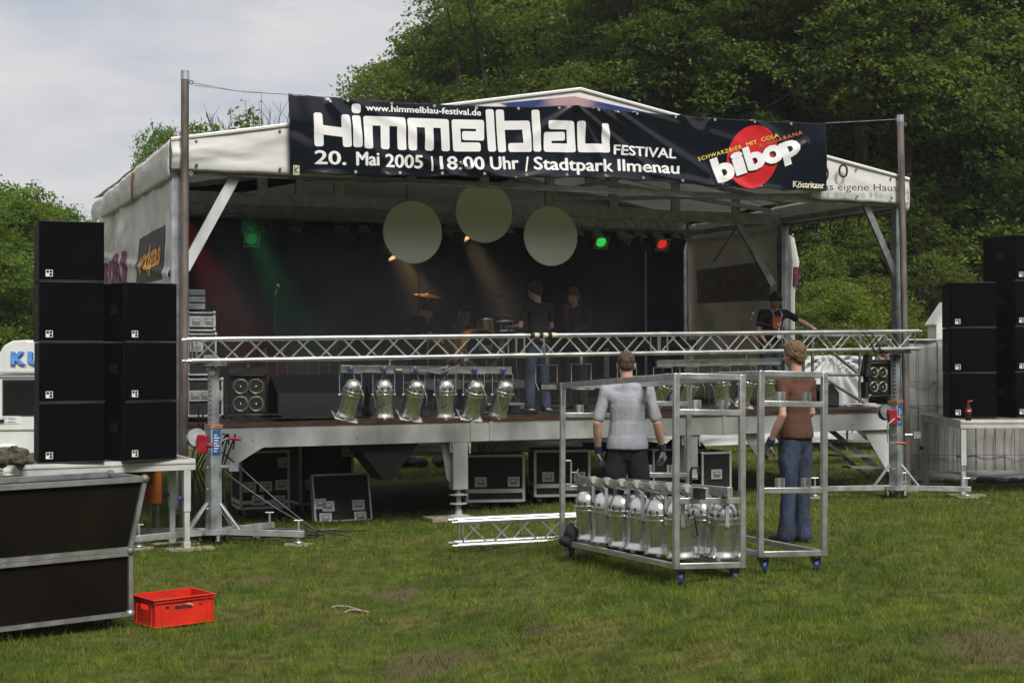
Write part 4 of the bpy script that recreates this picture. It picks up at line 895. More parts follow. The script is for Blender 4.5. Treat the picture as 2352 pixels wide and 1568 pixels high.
r_, a, b = bar('right aluminium lamp bar under the truss, behind the wheeled frames', 1510, 1795, 835, 829, writing='CE 12')
hung = [(1522,.25,.30),(1582,.22,.26),(1655,.08,-.1),(1715,.16,.18),(1768,.06,.08)]
for i, (u, t, p_) in enumerate(hung):
    x = SL(u, 860, TY)[0]; z = a[1]+(b[1]-a[1])*(x-a[0])/(b[0]-a[0])-.05
    par('%s silver par can hanging from the right lamp bar' % ordn[i if i < 4 else 5], L(x, TY, z), STH-.15, t*2.2, p_*1.1, i == 3, 'par cans on the right lamp bar', i+1, sc=1.08, knob=False)

# four-lamp blinders
def blinder(label, u, v, w_, h, rz):
    x, z = SL(u, v, TY-.05); r = T('blinder_lamp', label, 'blinder', L(x, TY-.1, z), rz)
    mb = MB(); t_ = .13
    mb.box((0,t_/2,0),(w_,t_,h)); mb.box((0,-.02,h/2+.045),(w_*1.06,.06,.02)); mb.box((0,-.02,h/2+.005),(w_*.9,.05,.02)); mb.box((-w_/2-.012,.02,.02),(.012,.12,h*1.1)); mb.box((w_/2+.012,.02,.02),(.012,.12,h*1.1)); mb.box((0,-.02,-h/2-.02),(w_*.9,.05,.015)); mb.build('housing', BLK, r, bevel=.006)
    for sx in (-1,1):
        for sz in (-1,1):
            M = Matrix.Translation((sx*w_*.215,-.004,sz*h*.235-.01)) @ Matrix.Rotation(rad(90),4,'X'); R = min(w_,h)*.205
            mb = MB(); mb.lathe([(R+.008,-.01),(R+.01,.012),(R,.02),(R*.97,.012)],28,M,cap=False); lp = mb.build('lamp_ring', mat_ring, r)
            mb = MB(); mb.lathe([(R*.97,.014),(R*.8,-.008),(R*.5,-.026),(R*.18,-.034),(.002,-.035)],28,M,cap=False); mb.ell((0,0,-.02),(R*.2,R*.2,.03),M,12,8); mb.build('reflector', CHROME, lp)
    mb = MB(); mb.box((.0,.04,h/2+.10),(.035,.03,.13)); mb.box((0,.04,h/2+.17),(.06,.07,.03)); mb.build('clamp', GALV, r)
    return r
mat_ring = mat('olive tinted lamp rim', (.17,.18,.10), .3, .5, .1, 10)
b1 = blinder('black four-lamp blinder hanging near the left end of the truss', 568, 905, .40, .42, STH-.22)
mb = MB(); mb.box((0,-.03,.27),(.44,.05,.07)); mb.build('lid_flap', BLK, b1); mb = MB(); mb.box((-.02,.02,-.27),(.3,.12,.03)); mb.build('base_flap', BLK, b1)
b2 = blinder('black four-lamp blinder hanging near the right end of the truss before a crew member', 2012, 870, .32, .42, STH-.1)
mb = MB(); mb.box((-.20,.02,.15),(.06,.15,.30),Matrix.Rotation(rad(10),4,'Y')); mb.box((-.19,.03,-.15),(.05,.12,.22)); mb.path([(-.1,-.02,.22),(-.24,-.03,.28),(-.26,-.03,.1)],.008,5); mb.build('barn_door', BLKM, b2)
# strobe brackets
def strobe(label, u, v, kind):
    x, z = SL(u, v, TY); r = T('strobe_light', label, 'strobe', L(x, TY, z), STH-.05)
    mb = MB(); k = 1 if kind != 2 else 1
    mb.path([(-.10,0,-.32),(-.135,0,-.22),(-.135,0,0),(.135,0,0),(.135,0,-.22)] if kind != 1 else [(-.10,0,-.32),(-.15,0,-.22),(-.15,0,0),(.14,0,0),(.14,0,-.25)], .007, 4); mb.box((0,0,.06),(.03,.02,.11)); mb.build('bracket', GALV, r)
    mb = MB(); mb.box((.03,0,-.27),(.25,.12,.10)); hb = mb.build('housing', GREYP if kind == 2 else BLKM, r, bevel=.006)
    if kind == 2:
        mb = MB(); mb.box((.07,-.005,-.27),(.055,.13,.105)); mb.build('grip_band', STEEL_D, hb)
        mb = MB()
        for dz in (.03,0,-.03): mb.box((-.07,-.062,-.27+dz),(.018,.006,.014))
        mb.build('switch', BLK, hb)
    else:
        mb = MB(); mb.box((0,-.062,-.27),(.2,.006,.06)); mb.build('window', mat_lens if kind == 3 else STEEL_D, hb)
strobe('black strobe in an open wire bracket under the truss left of the wheeled frame', 1256, 838, 1)
strobe('grey boxy strobe with small switches hanging under the truss centre', 1335, 836, 2)
strobe('black strobe under the truss behind the grey-shirted man', 1440, 834, 3)

# truss lying on the grass
ga, gb = G(1052, 1266), G(1330, 1250)
k0 = 222.; X0 = (1046-CU)/k0; Y0 = FPX/k0
d_ = Vector((math.cos(rad(14)), math.sin(rad(14)), 0))
square_truss('ground_truss', 'short square aluminium truss lying on the grass left of the wheeled frames', 1, 2.0, (X0, Y0, gz(X0+.5, Y0)+.155), (0, -rad(1.0), rad(12)), half=.12, pitch=.5, mats=ALU)

# ------------------------------------------------------------------ wheeled lamp frames
CRZ = math.atan2(.304, .953)
def cart(label, x, y, H=1.5, L_=2.59, W_=.56, tilt=0):
    t = T('lamp_trolley', label, 'trolley', (x, y, gz(x,y)), CRZ); q = .046; z0 = .135
    ga_ = gz(*(Vector((x,y))+Vector((-math.sin(CRZ)*L_, math.cos(CRZ)*L_))).xy)-gz(x,y)
    t.rotation_euler = Euler((math.atan2(ga_, L_), rad(1.5), CRZ))
    for px_, py in ((0,0),(W_,0),(0,L_),(W_,L_)):
        mb = MB(); mb.box((px_,py,z0+H/2),(q,q,H)); mb.build('post', ALU, t, bevel=.004)
    def rail(a, b, n='rail'): mb = MB(); mb.beam(a, b, .042, .046); return mb.build(n, ALU, t, bevel=.004)
    for px_ in (0,W_):
        rail((px_,q/2,z0+.023),(px_,L_-q/2,z0+.023),'bottom_rail'); rail((px_,q/2,z0+H-.023),(px_,L_-q/2,z0+H-.023),'top_rail')
    for py in (0,L_):
        for h, n in ((.023,'bottom_rail'),(.52,'cross_rail'),(1.20,'cross_rail'),(H-.023,'top_rail')):
            rail((q/2,py,z0+h),(W_-q/2,py,z0+h), n)
        for h in (.52,1.20):
            for px_ in (.17,.40):
                mb = MB(); mb.box((px_-.028,py,z0+h+.06),(.005,.05,.075)); mb.box((px_+.028,py,z0+h+.06),(.005,.05,.075)); mb.box((px_,py+.025,z0+h+.06),(.06,.005,.075)); mb.build('cradle', ALU, t)
    for px_, py in ((.05,.06),(W_-.05,.06),(.05,L_-.06),(W_-.05,L_-.06)):
        mb = MB(); M = Matrix.Translation((px_+.02,py,.055)) @ Matrix.Rotation(rad(90),4,'Y') @ Matrix.Rotation(rad(25),4,'X')
        mb.lathe([(.01,-.016),(.05,-.018),(.055,-.012),(.055,.012),(.05,.018),(.01,.016)],18,M); cw = mb.build('castor', BLUEP, t)
        mb = MB(); mb.box((px_,py,.128),(.085,.085,.008)); mb.add([(px_-.025,py-.035,.12),(px_-.025,py+.035,.12),(px_+.0,py+.02,.05),(px_+.0,py-.02,.05)],[(0,1,2,3)]); mb.box((px_+.045,py,.09),(.005,.04,.07)); mb.box((px_-.005,py,.09),(.005,.04,.07)); mb.build('fork', STEEL_D, cw)
    return t
C1 = Vector((1.247, 11.43, 0)); C2 = Vector((1.935, 11.7, 0))
ca1 = cart('left welded aluminium lamp trolley on blue castors, loaded with silver par cans', C1.x, C1.y)
ca2 = cart('right welded aluminium lamp trolley, standing empty before the brown-shirted man', C2.x, C2.y, 1.46)
bpy.context.view_layer.update()
CM = ca1.matrix_world.copy()
def CP(x, y, z): return CM @ Vector((x, y, z))
for px_, lb, y0, l in ((.17,'lamp bar on the left side of the loaded trolley',-.18,2.75),(.40,'lamp bar on the right side of the loaded trolley',-.12,2.6)):
    r = T('lamp_bar', lb, 'lamp bar', CP(px_, y0, .135+.59), rot=ca1.rotation_euler.copy()); mb = MB(); mb.box((0,l/2,0),(.045,l,.075)); mb.build('rail', ALU, r, bevel=.003)
    if px_ < .3:
        mb = MB()
        for i in range(7): mb.tube((-.03,.25+i*.34,.02),(-.03,.31+i*.34,.02),.035,10)
        mb.build('connector', GREYP, r); mb = MB(); mb.box((-.035,.05,-.01),(.05,.12,.085)); mb.build('end_cap', BLK, r)
cans = [(.17,.18),(.17,.58),(.17,.98),(.17,1.38),(.17,1.80),(.17,2.22),(.40,.12),(.40,.52),(.40,.95),(.40,1.4),(.40,1.85),(.40,2.25)]
nm = ['nearest','second','third','fourth','fifth','farthest']
for i, (px_, y) in enumerate(cans):
    side = 'left' if i < 6 else 'right'; p = CP(px_-(.06 if i < 6 else -.06), y, .135+.555)
    par('%s silver par can standing in the loaded trolley, %s row' % (nm[i % 6], side), p, CRZ+rad(78)+(.3 if i % 2 else 0), .03*((i*37) % 5-2), .03*((i*17) % 3-1), False, 'par cans packed in the trolley', i, knob=False, drop=.23, sc=1.04)
for i, (px_, y, z) in enumerate(((0,2.59,.8),(.56,2.59,.78))):
    c = CP(px_, y, z); r = T('clamp_handle', '%s bent steel clamp with wing screw on a far trolley post' % ('left' if i == 0 else 'right'), 'clamp', c, CRZ); mb = MB()
    mb.path([(.02,-.03,-.11),(.07,-.03,-.11),(.075,-.03,-.09),(.075,-.03,.09),(.07,-.03,.11),(.02,-.03,.11)],.009,6); mb.build('strap', GALV, r); mb = MB(); mb.tube((.075,-.03,0),(.13,-.03,0),.006,6); mb.path([(.15,-.03,.03),(.13,-.03,0),(.15,-.03,-.03)],.007,5); mb.build('wing_screw', GALV, r)
r = T('hook_clamp', 'small black hook clamp standing on the trolley lamp bar', 'clamp', CP(.17,.10,.135+.64), CRZ); mb = MB(); mb.path([(0,0,-.02),(0,0,.10),(.01,0,.13),(.06,0,.13),(.07,0,.08)],.012,7); mb.build('hook', BLK, r)
# ------------------------------------------------------------------ speaker platforms
def platform(label, corner, rz, wx, dy, top, front_h=.12, legs=((.06,.06),), side='left', braces=True):
    """corner: world xy of the front corner; x runs to +wx, y to +dy"""
    g = gz(*corner); t = T('platform', label, 'platform', (corner[0], corner[1], 0), rz)
    s = 1 if wx > 0 else -1
    mb = MB(); mb.box((wx/2, dy/2, top-.012), (abs(wx)-.01, dy-.01, .02)); mb.build('top_board', mat('brown grey deck board'+side, (.16,.13,.10), .7, 0, .3, 5), t)
    mb = MB(); mb.box((wx/2, .02, top-front_h/2-.0), (abs(wx), .04, front_h)); mb.box((wx/2, dy-.02, top-front_h/2), (abs(wx), .04, front_h)); mb.box((.02*s, dy/2, top-front_h/2), (.04, dy-.08, front_h)); mb.box((wx-.02*s, dy/2, top-front_h/2), (.04, dy-.08, front_h))
    mb.box((wx/2, -.004, top-.035), (abs(wx)-.02, .012, .03)); mb.build('frame', ALU_L, t, bevel=.004)
    for lx, ly in legs:
        p = Matrix.Rotation(rz, 3, 'Z') @ Vector((lx, ly, 0)) + Vector((corner[0], corner[1], 0)); gg = gz(p.x, p.y)
        mb = MB(); mb.box((lx,ly,(top-front_h+.36)/2+.17), (.075,.075,top-front_h-.36)) if False else mb.box((lx,ly,(top-front_h+gg+.42)/2), (.075,.075,top-front_h-gg-.42)); mb.box((lx,ly,(gg+.46)/2+.0), (.058,.058,.46-gg+.0)); 
        for k in range(3): mb.box((lx-.018+.018*k,ly-.031,gg+.24),(.006,.006,.34))
        mb.box((lx,ly,gg+.055),(.075,.075,.07)); mb.build('leg', ALU_L, t, bevel=.004)
        mb = MB(); mb.tube((lx-.03,ly-.0,gg+.56),(lx-.075,ly-.02,gg+.56),.02,8); mb.ell((lx-.08,ly-.02,gg+.56),(.02,.02,.035)); mb.build('leg_knob', BLUEP, t)
        mb = MB(); mb.box((lx+.03,ly-.02,gg+.012),(.5,.2,.022)); mb.build('foot_board', PADW, t)
    return t
PA = (-3.455, 16.30); PRZ = rad(27)
pla = platform('aluminium edged platform at left carrying seven black speaker cabinets', PA, PRZ, -4.0, 2.0, .985, legs=((-.09,.04),(-.12,.55),(-1.9,.1),(-1.9,1.9),(-3.9,.1)), side='l')
mb = MB(); mb.box((-1.93,-.012,.92),(.16,.004,.075)); mb.build('label', WHITE, pla); mb = MB(); V, F = fit_text('nivtec', -1.99, -1.90, .905, .028, .01); mb.add([(x,-.016,z) for x, z in V], F); mb.build('lettering', BLUEP, pla, smooth=0)
PB = ((2205-CU)/166., FPX/166.)
plb = platform('aluminium platform at right carrying black speaker cabinets, before the mesh fence', PB, 0, 3.0, 2.0, 1.185, legs=((.05,.05),(.05,1.92),(2.9,.05)), side='r')

# ------------------------------------------------------------------ speaker cabinets
def cabinet(label, W_, H, D, group, grill_left=False):
    t = T('speaker_cabinet', label, 'speaker cabinet', (0,0,0), 0, group)
    mb = MB(); mb.box((0, D/2+.02, H/2), (W_, D-.04, H-.006)); mb.build('cabinet', CABW, t, bevel=.008)
    mb = MB(); mb.box((0, .012, H/2), (W_-.012, .03, H-.03)); mb.build('grille', FOAM, t, bevel=.010)
    for z in (.008, H-.008): mb = MB(); mb.box((0,.008,z),(W_-.004,.035,.012)); mb.build('edge_trim', BLK, t, bevel=.003)
    for s in (-1,1):
        mb = MB(); mb.box((s*W_/2, D*.45, H*.55),(.006,.16,.10)); mb.build('handle', BLKM, t)
    mb = MB(); x0, z0 = -W_/2+.10, .085; q = .032
    for dx in (-q,0,q): mb.box((x0+dx,-.006,z0),(.006,.004,2*q+.006))
    for dz in (-q,0,q): mb.box((x0,-.0065,z0+dz),(2*q+.006,.004,.006))
    mb.lathe([(.009,0),(.015,0),(.015,.003),(.009,.003)],12,Matrix.Translation((x0-q/2,-.0045,z0-q/2)) @ Matrix.Rotation(rad(90),4,'X'))
    mb.build('badge', WHITE, t, smooth=0)
    return t
def stack(first, n, bx, by, base, rz, H, names, jit=0.):
    q = random.Random(int(bx*100))
    for i in range(n):
        z = base+i*H; r = rz+q.uniform(-.008,.008); x = bx+jit*i
        if i == 0 and not first.get('label_used'): o = first; o.location = (x, by, z); o.rotation_euler = (0,0,r); o['label'] = names[i]; 
        else: dup(first, (x,by,z), rz=r, label=names[i])
def cabset(u, v, k, rz, W_, H, D, n, base, where, group):
    names = ['bottom black speaker cabinet of %s' % where] + {3:['middle black speaker cabinet of %s' % where],4:['second black cabinet from the bottom of %s' % where,'third black cabinet from the bottom of %s' % where]}[n] + ['topmost black speaker cabinet of %s' % where]
    c = cabinet(names[0], W_, H, D, group); d = FPX/k; x = (u-CU)/k
    stack(c, n, x, d, base, rz, H, names)
GS = 'black speaker cabinets stacked on the platforms'
cabset(166, 1062, 218.5, rad(22), .665, .635, .72, 4, .987, 'the outer left four-high stack', GS)
cabset(349, 1055, 214, rad(40), .60, .635, .66, 3, .987, 'the inner left three-high stack', GS)
cabset(2236, 958, 163, rad(-7), .63, .64, .7, 3, 1.187, 'the inner right three-high stack', GS)
cabset(2376, 958, 161, rad(20), .66, .65, .7, 4, 1.187, 'the outer right four-high stack', GS)

# cola bottle on the right platform
p = W(2224, 955, FPX/168.); r = T('bottle', 'cola bottle with red label and cap standing on the right platform', 'bottle', (p.x, p.y, 1.187)); 
mb = MB(); mb.lathe([(.034,0),(.042,.01),(.041,.08),(.036,.10),(.041,.13),(.041,.15),(.030,.19),(.016,.225),(.014,.25)],18); mb.build('body', mat('dark cola bottle', (.030,.014,.010), .12, 0, .1, 10), r)
mb = MB(); mb.lathe([(.0425,.10),(.0425,.17),(.0,.17)],18); mb.build('label_band', RED, r); mb = MB(); mb.box((0,-.0435,.135),(.05,.004,.014)); mb.build('label_mark', WHITE, r)
mb = MB(); mb.lathe([(.017,.245),(.017,.27),(.0,.27)],12); mb.tube((.01,0,.262),(.06,0,.268),.008,6); mb.build('cap', RED, r)
# olive jacket
p = W(18, 1055, FPX/222.); r = T('jacket', 'crumpled olive green jacket dumped on the left platform beside the speakers', 'jacket', (p.x-.12, p.y+.05, .987), .5)
JM = mat('olive cloth', (.075,.065,.038), .9, 0, .3, 9, .5, 30)
mb = MB(); q = random.Random(4)
for i in range(21): mb.ell((q.gauss(0,.16), q.gauss(0,.10), .04+.09*q.random()), (q.uniform(.07,.17), q.uniform(.05,.10), q.uniform(.04,.10)), Matrix.Rotation(q.random()*3,4,'Z'), 12, 8)
o = mb.build('body', JM, r); m_ = o.modifiers.new('r','REMESH'); m_.mode = 'VOXEL'; m_.voxel_size = .012; 
tx_ = bpy.data.textures.new('folds','CLOUDS'); tx_.noise_scale = .09; d_ = o.modifiers.new('d','DISPLACE'); d_.texture = tx_; d_.strength = .07; d_.mid_level = .5
mb = MB(); mb.caps((.1,-.05,.06),(.3,-.14,.03),.06,.035); mb.caps((-.2,-.02,.06),(-.42,-.1,.04),.06,.035); o = mb.build('sleeve', JM, r); d_ = o.modifiers.new('d','DISPLACE'); d_.texture = tx_; d_.strength = .03

# ------------------------------------------------------------------ big flight case in the left foreground
cx, cyy = (298-CU)/294., FPX/294.; g = gz(cx, cyy); base = .115
fc = T('flight_case', 'large dark brown flight case with sloping upper section in the left foreground', 'flight case', (cx, cyy, g), rad(40))
LW_, DP = 2.0, .62                                              # runs towards -x
z1, z2, ov = .60, 1.155, .125
mb = MB(); mb.box((-LW_/2, DP/2, base+(z1-base)/2), (LW_-.02, DP-.02, z1-base-.02)); mb.build('lower_panel', PLYR, fc)
mb = MB(); n_ = [(-LW_+.01,.012,z1+.01),(-.01,.012,z1+.01),(ov-.01,.012,z2-.02),(-LW_+.01,.012,z2-.02),(-LW_+.01,DP-.012,z1+.01),(-.01,DP-.012,z1+.01),(ov-.01,DP-.012,z2-.02),(-LW_+.01,DP-.012,z2-.02)]
mb.add(n_, [(0,1,2,3),(7,6,5,4),(0,4,5,1),(1,5,6,2),(2,6,7,3),(3,7,4,0)]); mb.build('upper_panel', PLYB, fc)
def edge(a, b, w_=.034): 
    mb = MB(); mb.beam(a, b, w_, w_); l = (Vector(b)-Vector(a)).length; n = int(l/.17)
    for i in range(n): p_ = Vector(a).lerp(Vector(b), (i+.5)/n); mb.ell((p_.x,p_.y-w_/2,p_.z),(.006,.004,.006),None,8,5)
    mb.build('edge_profile', ALU, fc)
for y in (0, DP):
    edge((-LW_,y,base),(0,y,base)); edge((-LW_,y,z1-.018),(0,y,z1-.018)); edge((-LW_,y,z1+.018),(0,y,z1+.018)); edge((-LW_,y,z2),(ov,y,z2),.04); edge((0,y,base),(0,y,z1)); edge((0,y,z1+.02),(ov,y,z2)); edge((-LW_,y,base),(-LW_,y,z2))
for z, x in ((base,0),(z1,0),(z2,ov)): edge((x,0,z),(x,DP,z))
for x, z in ((0,base),(.0,z1),(ov,z2)):
    for y in (0, DP):
        mb = MB(); mb.ell((x,y,z),(.036,.036,.036),None,14,9); mb.build('ball_corner', RUSTY if z > .2 else GALV, fc)
for x in (-.16,-LW_+.15):
    for y in (.08,DP-.08):
        M = Matrix.Translation((x,y,.045)) @ Matrix.Rotation(rad(90),4,'Y'); mb = MB(); mb.lathe([(.01,-.016),(.045,-.018),(.048,0),(.045,.018),(.01,.016)],16,M); c_ = mb.build('castor', BLK, fc)
        mb = MB(); mb.box((x,y,.097),(.10,.09,.006)); mb.add([(x-.03,y-.04,.095),(x-.03,y+.04,.095),(x-.024,y+.012,.03),(x-.024,y-.012,.03)],[(0,1,2,3)]); mb.add([(x+.03,y-.04,.095),(x+.03,y+.04,.095),(x+.024,y+.012,.03),(x+.024,y-.012,.03)],[(0,1,2,3)]); mb.build('fork', GALV, c_)

# ------------------------------------------------------------------ red crate
p = G(356, 1447); cr_w, cr_d, cr_h = .50, .36, .225
crate = T('crate', 'bright red plastic crate with handle openings on the grass, holding cables', 'crate', (p.x, p.y, gz(p.x,p.y)+.012), rad(33), rot=(0, 0, rad(40)))
def holed(mb, P0, ux_, l, h, holes, t_, up=Vector((0,0,1))):
    """wall panel with rectangular holes [(x0,x1,z0,z1)], thickness t_ inward"""
    n = up.cross(ux_)
    xs = sorted({0,l}|{a for q in holes for a in q[:2]}); zs = sorted({0,h}|{a for q in holes for a in q[2:]})
    for x0, x1 in zip(xs, xs[1:]):
        for z0, z1_ in zip(zs, zs[1:]):
            cx_, cz_ = (x0+x1)/2, (z0+z1_)/2
            if any(a < cx_ < b and c < cz_ < d for a, b, c, d in holes): continue
            c = [P0+ux_*a+up*b for a, b in ((x0,z0),(x1,z0),(x1,z1_),(x0,z1_))]; c2 = [q+n*t_ for q in c]
            mb.add(c+c2, [(0,1,2,3),(7,6,5,4),(0,4,5,1),(1,5,6,2),(2,6,7,3),(3,7,4,0)])
mb = MB(); V3 = Vector; hl = [(.17,.33,.128,.168),(.09,.12,.135,.165),(.38,.41,.135,.165)]; hs = [(.11,.25,.128,.168),(.05,.075,.135,.165),(.285,.31,.135,.165)]
holed(mb, V3((0,0,0)), V3((1,0,0)), cr_w, cr_h, hl, .004); holed(mb, V3((0,cr_d-.004,0)), V3((1,0,0)), cr_w, cr_h, hl, .004)
holed(mb, V3((.004,.0,0)), V3((0,1,0)), cr_d, cr_h, hs, .004); holed(mb, V3((cr_w,0,0)), V3((0,1,0)), cr_d, cr_h, hs, .004)
mb.box((cr_w/2,cr_d/2,.006),(cr_w-.006,cr_d-.006,.006)); mb.build('walls', REDP, crate, smooth=0)
mb = MB()
for z, e in ((cr_h-.006,.022),(cr_h-.028,.014),(.006,.008)):
    mb.box((cr_w/2,-e/2,z),(cr_w+2*e,e,.010)); mb.box((cr_w/2,cr_d+e/2,z),(cr_w+2*e,e,.010)); mb.box((-e/2,cr_d/2,z),(e,cr_d,.010)); mb.box((cr_w+e/2,cr_d/2,z),(e,cr_d,.010))
for x in (.0,.055,.445,cr_w): mb.box((x,-.004,cr_h/2-.01),(.006,.010,cr_h-.03))
for y in (.05,.31): mb.box((-.004,y,cr_h/2-.01),(.010,.006,cr_h-.03)); mb.box((cr_w+.004,y,cr_h/2-.01),(.010,.006,cr_h-.03))
mb.build('rim', REDP, crate, bevel=.0015)
wl = mat('white cable', (.52,.52,.50), .4, 0, .05, 5)
r = T('cable', 'white cable looped inside the red crate', 'cable', crate.location, rot=crate.rotation_euler.copy()); mb = MB()
for k in range(1): mb.path([(cr_w*.68+(.12-.01*k)*math.cos(a), cr_d*.6+(.09-.01*k)*math.sin(a), .09+.02*k+.075*max(0,math.sin(a*.5+k))) for a in [i*.35 for i in range(17)]], .005, 6)
mb.build('loop', wl, r)
r = T('cable', 'black cable coil lying in the bottom of the red crate', 'cable', crate.location, rot=crate.rotation_euler.copy()); mb = MB()
for k in range(5): mb.path([(cr_w*.5+(.19-.012*k)*math.cos(a), cr_d/2+(.13-.012*k)*math.sin(a), .03+.02*k) for a in [i*.4 for i in range(17)]], .008, 6)
mb.build('loop', BLK, r)
# short white wires on the grass
for i, (pts, lb) in enumerate((([(763,1402),(775,1398),(800,1400),(822,1407)],'short white wire with red tips lying on the grass'),([(792,1413),(806,1407),(825,1409),(838,1411)],'second short white wire lying just below the first on the grass'))):
    P = [G(u,v)+Vector((0,0,.03)) for u, v in pts]; r = T('wire', lb, 'wire', P[0]); mb = MB(); mb.path([q-P[0] for q in P], .0035, 6); mb.build('strand', wl, r); mb = MB()
    mb.tube(P[-1]-P[0], P[-1]-P[0]+Vector((.03,0,-.01)), .008, 6); mb.tube(Vector((0,0,0)), Vector((-.025,0,-.008)), .008, 6) if i == 0 else None; mb.build('red_tip', RED, r)

# ------------------------------------------------------------------ white camper van
def van():
    k = 150.; d = FPX/k; x1 = (140-CU)/k; t = T('camper_van', 'white high-roofed camper van with blue lettering behind the left speakers', 'van', (x1, d, 0), rad(4))
    VM = mat('white van paint', (.72,.73,.72), .3, 0, .05, 3, coat=.3); GL = mat('dark tinted glass', (.010,.012,.012), .06, 0, .1, 4)
    Lx = -4.6
    def shell(profile, y0, y1, name, m):          # profile in x,z extruded in y
        mb = MB(); mb.prism(profile, -y1, -y0, Matrix(((1,0,0,0),(0,0,-1,0),(0,1,0,0),(0,0,0,1)))); return mb.build(name, m, t, bevel=.03)
    shell([(0,.35),(0.02,1.1),(-.10,1.75),(-.18,1.82),(-3.4,1.82),(-4.1,1.1),(-4.6,.98),(-4.65,.35)], 0, 1.8, 'body', VM)
    shell([(.04,1.84),(.03,2.2),(-.1,2.32),(-.42,2.35),(-.44,2.325),(-.50,2.325),(-.52,2.35),(-.74,2.335),(-.86,2.27),(-.95,2.13),(-1.02,1.84)], .05, 1.75, 'high_roof', VM)
    mb = MB(); mb.box((-1.75,-.012,1.85),(3.3,.03,.03)); mb.box((-1.75,-.012,1.79),(3.3,.02,.02)); mb.box((-2.0,-.006,.98),(4.0,.02,.02)); mb.build('trim', GREYP, t)
    for a, b in ((-.85,-.2),(-2.0,-.98),(-3.0,-2.13)):
        mb = MB(); mb.box(((a+b)/2,-.008,1.47),(b-a,.02,.50)); mb.build('window', GL, t, bevel=.006)
        mb = MB(); mb.box(((a+b)/2,-.004,1.47),(b-a+.05,.02,.55)); mb.build('window_seal', BLKM, t)
    mb = MB(); mb.box((-1.0,-.006,1.0),(.008,.012,1.2)); mb.box((-2.07,-.006,1.0),(.008,.012,1.2)); mb.build('door_gap', BLKM, t)
    mb = MB(); mb.box((-.92,-.02,1.12),(.14,.03,.035)); mb.build('handle', BLK, t)
    for x in (-.82,-3.7):
        M = Matrix.Translation((x,.12,.33)) @ Matrix.Rotation(rad(90),4,'X'); mb = MB(); mb.lathe([(.17,-.09),(.31,-.09),(.33,-.05),(.33,.08),(.30,.11),(.18,.11)],26,M); wh = mb.build('wheel', RUB, t)
        mb = MB(); mb.lathe([(.02,.08),(.10,.10),(.17,.07),(.18,.10)],20,M); mb.build('rim', GALV, wh)
        mb = MB(); Ma = Matrix.Translation((x,-.0,.33)) @ Matrix.Rotation(rad(90),4,'X'); ring(mb, Ma, .40, .035, 30, 8); mb.build('wheel_arch', VM, t)
        mb = MB(); mb.lathe([(0,0),(.385,0),(.385,.012),(0,.012)],28,Matrix.Translation((x,-.001,.33)) @ Matrix.Rotation(rad(90),4,'X')); mb.build('wheel_well', BLKM, t)
        mb = MB(); mb.lathe([(.02,0),(.31,0),(.33,.02),(.30,.05),(.18,.055),(.17,.03),(.10,.045),(.02,.04)],26,Matrix.Translation((x,-.015,.33)) @ Matrix.Rotation(rad(90),4,'X')); mb.build('tyre_face', RUB, t)
    rb = (x1, d)
    def vx(u): return ((u-CU)*d/FPX-x1)/math.cos(rad(4))
    BLT = mat('sky blue lettering', (.10,.30,.72), .5, 0, .08, 10); BLS = mat('dark blue lettering shadow', (.03,.07,.25), .5)
    for dx, m_, yy in ((.018,BLS,-.056+.05),(0,BLT,-.062+.05)):
        for s_, u0, u1 in (('K',26,60),('U',64,100)):
            V, F = fit_text(s_, vx(u0)+dx, vx(u1)+dx, 1.985-dx, .19, .05); mb = MB(); mb.add([(x,yy+.03,z) for x, z in V], F); mb.build('lettering', m_, t, smooth=0)
    V, F = fit_text('STADT ILMENAU', vx(7), vx(38), 1.135, .035, .01); mb = MB(); mb.box((vx(22),-.004,1.14),(.36,.006,.13)); mb.build('sticker', mat('pale sticker', (.80,.80,.78), .5), t); mb = MB(); mb.add([(x,-.010,z) for x, z in V], F)
    V, F = fit_text('Sport- u. Betriebsamt', vx(7), vx(40), 1.09, .022, .01); mb.add([(x,-.010,z) for x, z in V], F); mb.build('lettering', BLS, t, smooth=0)
van()
# orange toolbox under the left platform
p = W(335, 1168, FPX/192.); r = T('cabinet_box', 'orange metal box standing under the left platform behind the flight case', 'box', (p.x, p.y, .36), rad(24)); mb = MB(); mb.box((-.02,.2,.20),(.42,.4,.46)); mb.build('body', ORNG, r, bevel=.01)
mb = MB(); mb.box((.03,-.012,.24),(.09,.02,.07)); mb.build('latch', RUSTY, r); 
for sx in (-.2,.15):
    for sy in (.04,.36): mb = MB(); mb.box((sx,sy,-.19),(.03,.03,.34)); mb.build('leg', STEEL_D, r)

# ------------------------------------------------------------------ fence right, tarps, railing, stairs
fx0, fx1 = (2085-CU)/155., (2480-CU)/150.; FY = 23.4
fence = T('mesh_fence', 'temporary wire mesh fence lined with white sheeting behind the right platform', 'fence', (fx0, FY, gz(fx0,FY)), 0); fl = 3.1
mb = MB(); 
for i in range(4): mb.tube((i*1.0,.0,.0),(i*1.0,0,2.22),.02,8) if i in (0,3) else None
mb.tube((0,0,2.2),(fl,0,2.2),.02,8); mb.tube((0,0,.1),(fl,0,.1),.02,8); mb.build('frame', STEEL_D, fence)
mb = MB()
for i in range(21): mb.tube((.05+i*.15,-.01,.1),(.05+i*.15,-.01,2.2),.006,5)
for z in (.4,1.17,1.55): mb.tube((0,-.015,z),(fl,-.015,z),.006,5)
mb.build('mesh', STEEL_D, fence)
TM = mat('white fence sheeting', (.34,.34,.32), .75, 0, .08, 2, .3, 6, trans=.1)
cloth('sheet', lambda a,b: (a*fl, .03+.02*math.sin(a*40)+wr(a*4,b*3,9,.04), .03+b*2.14), 70, 20, TM, fence)
mb = MB(); 
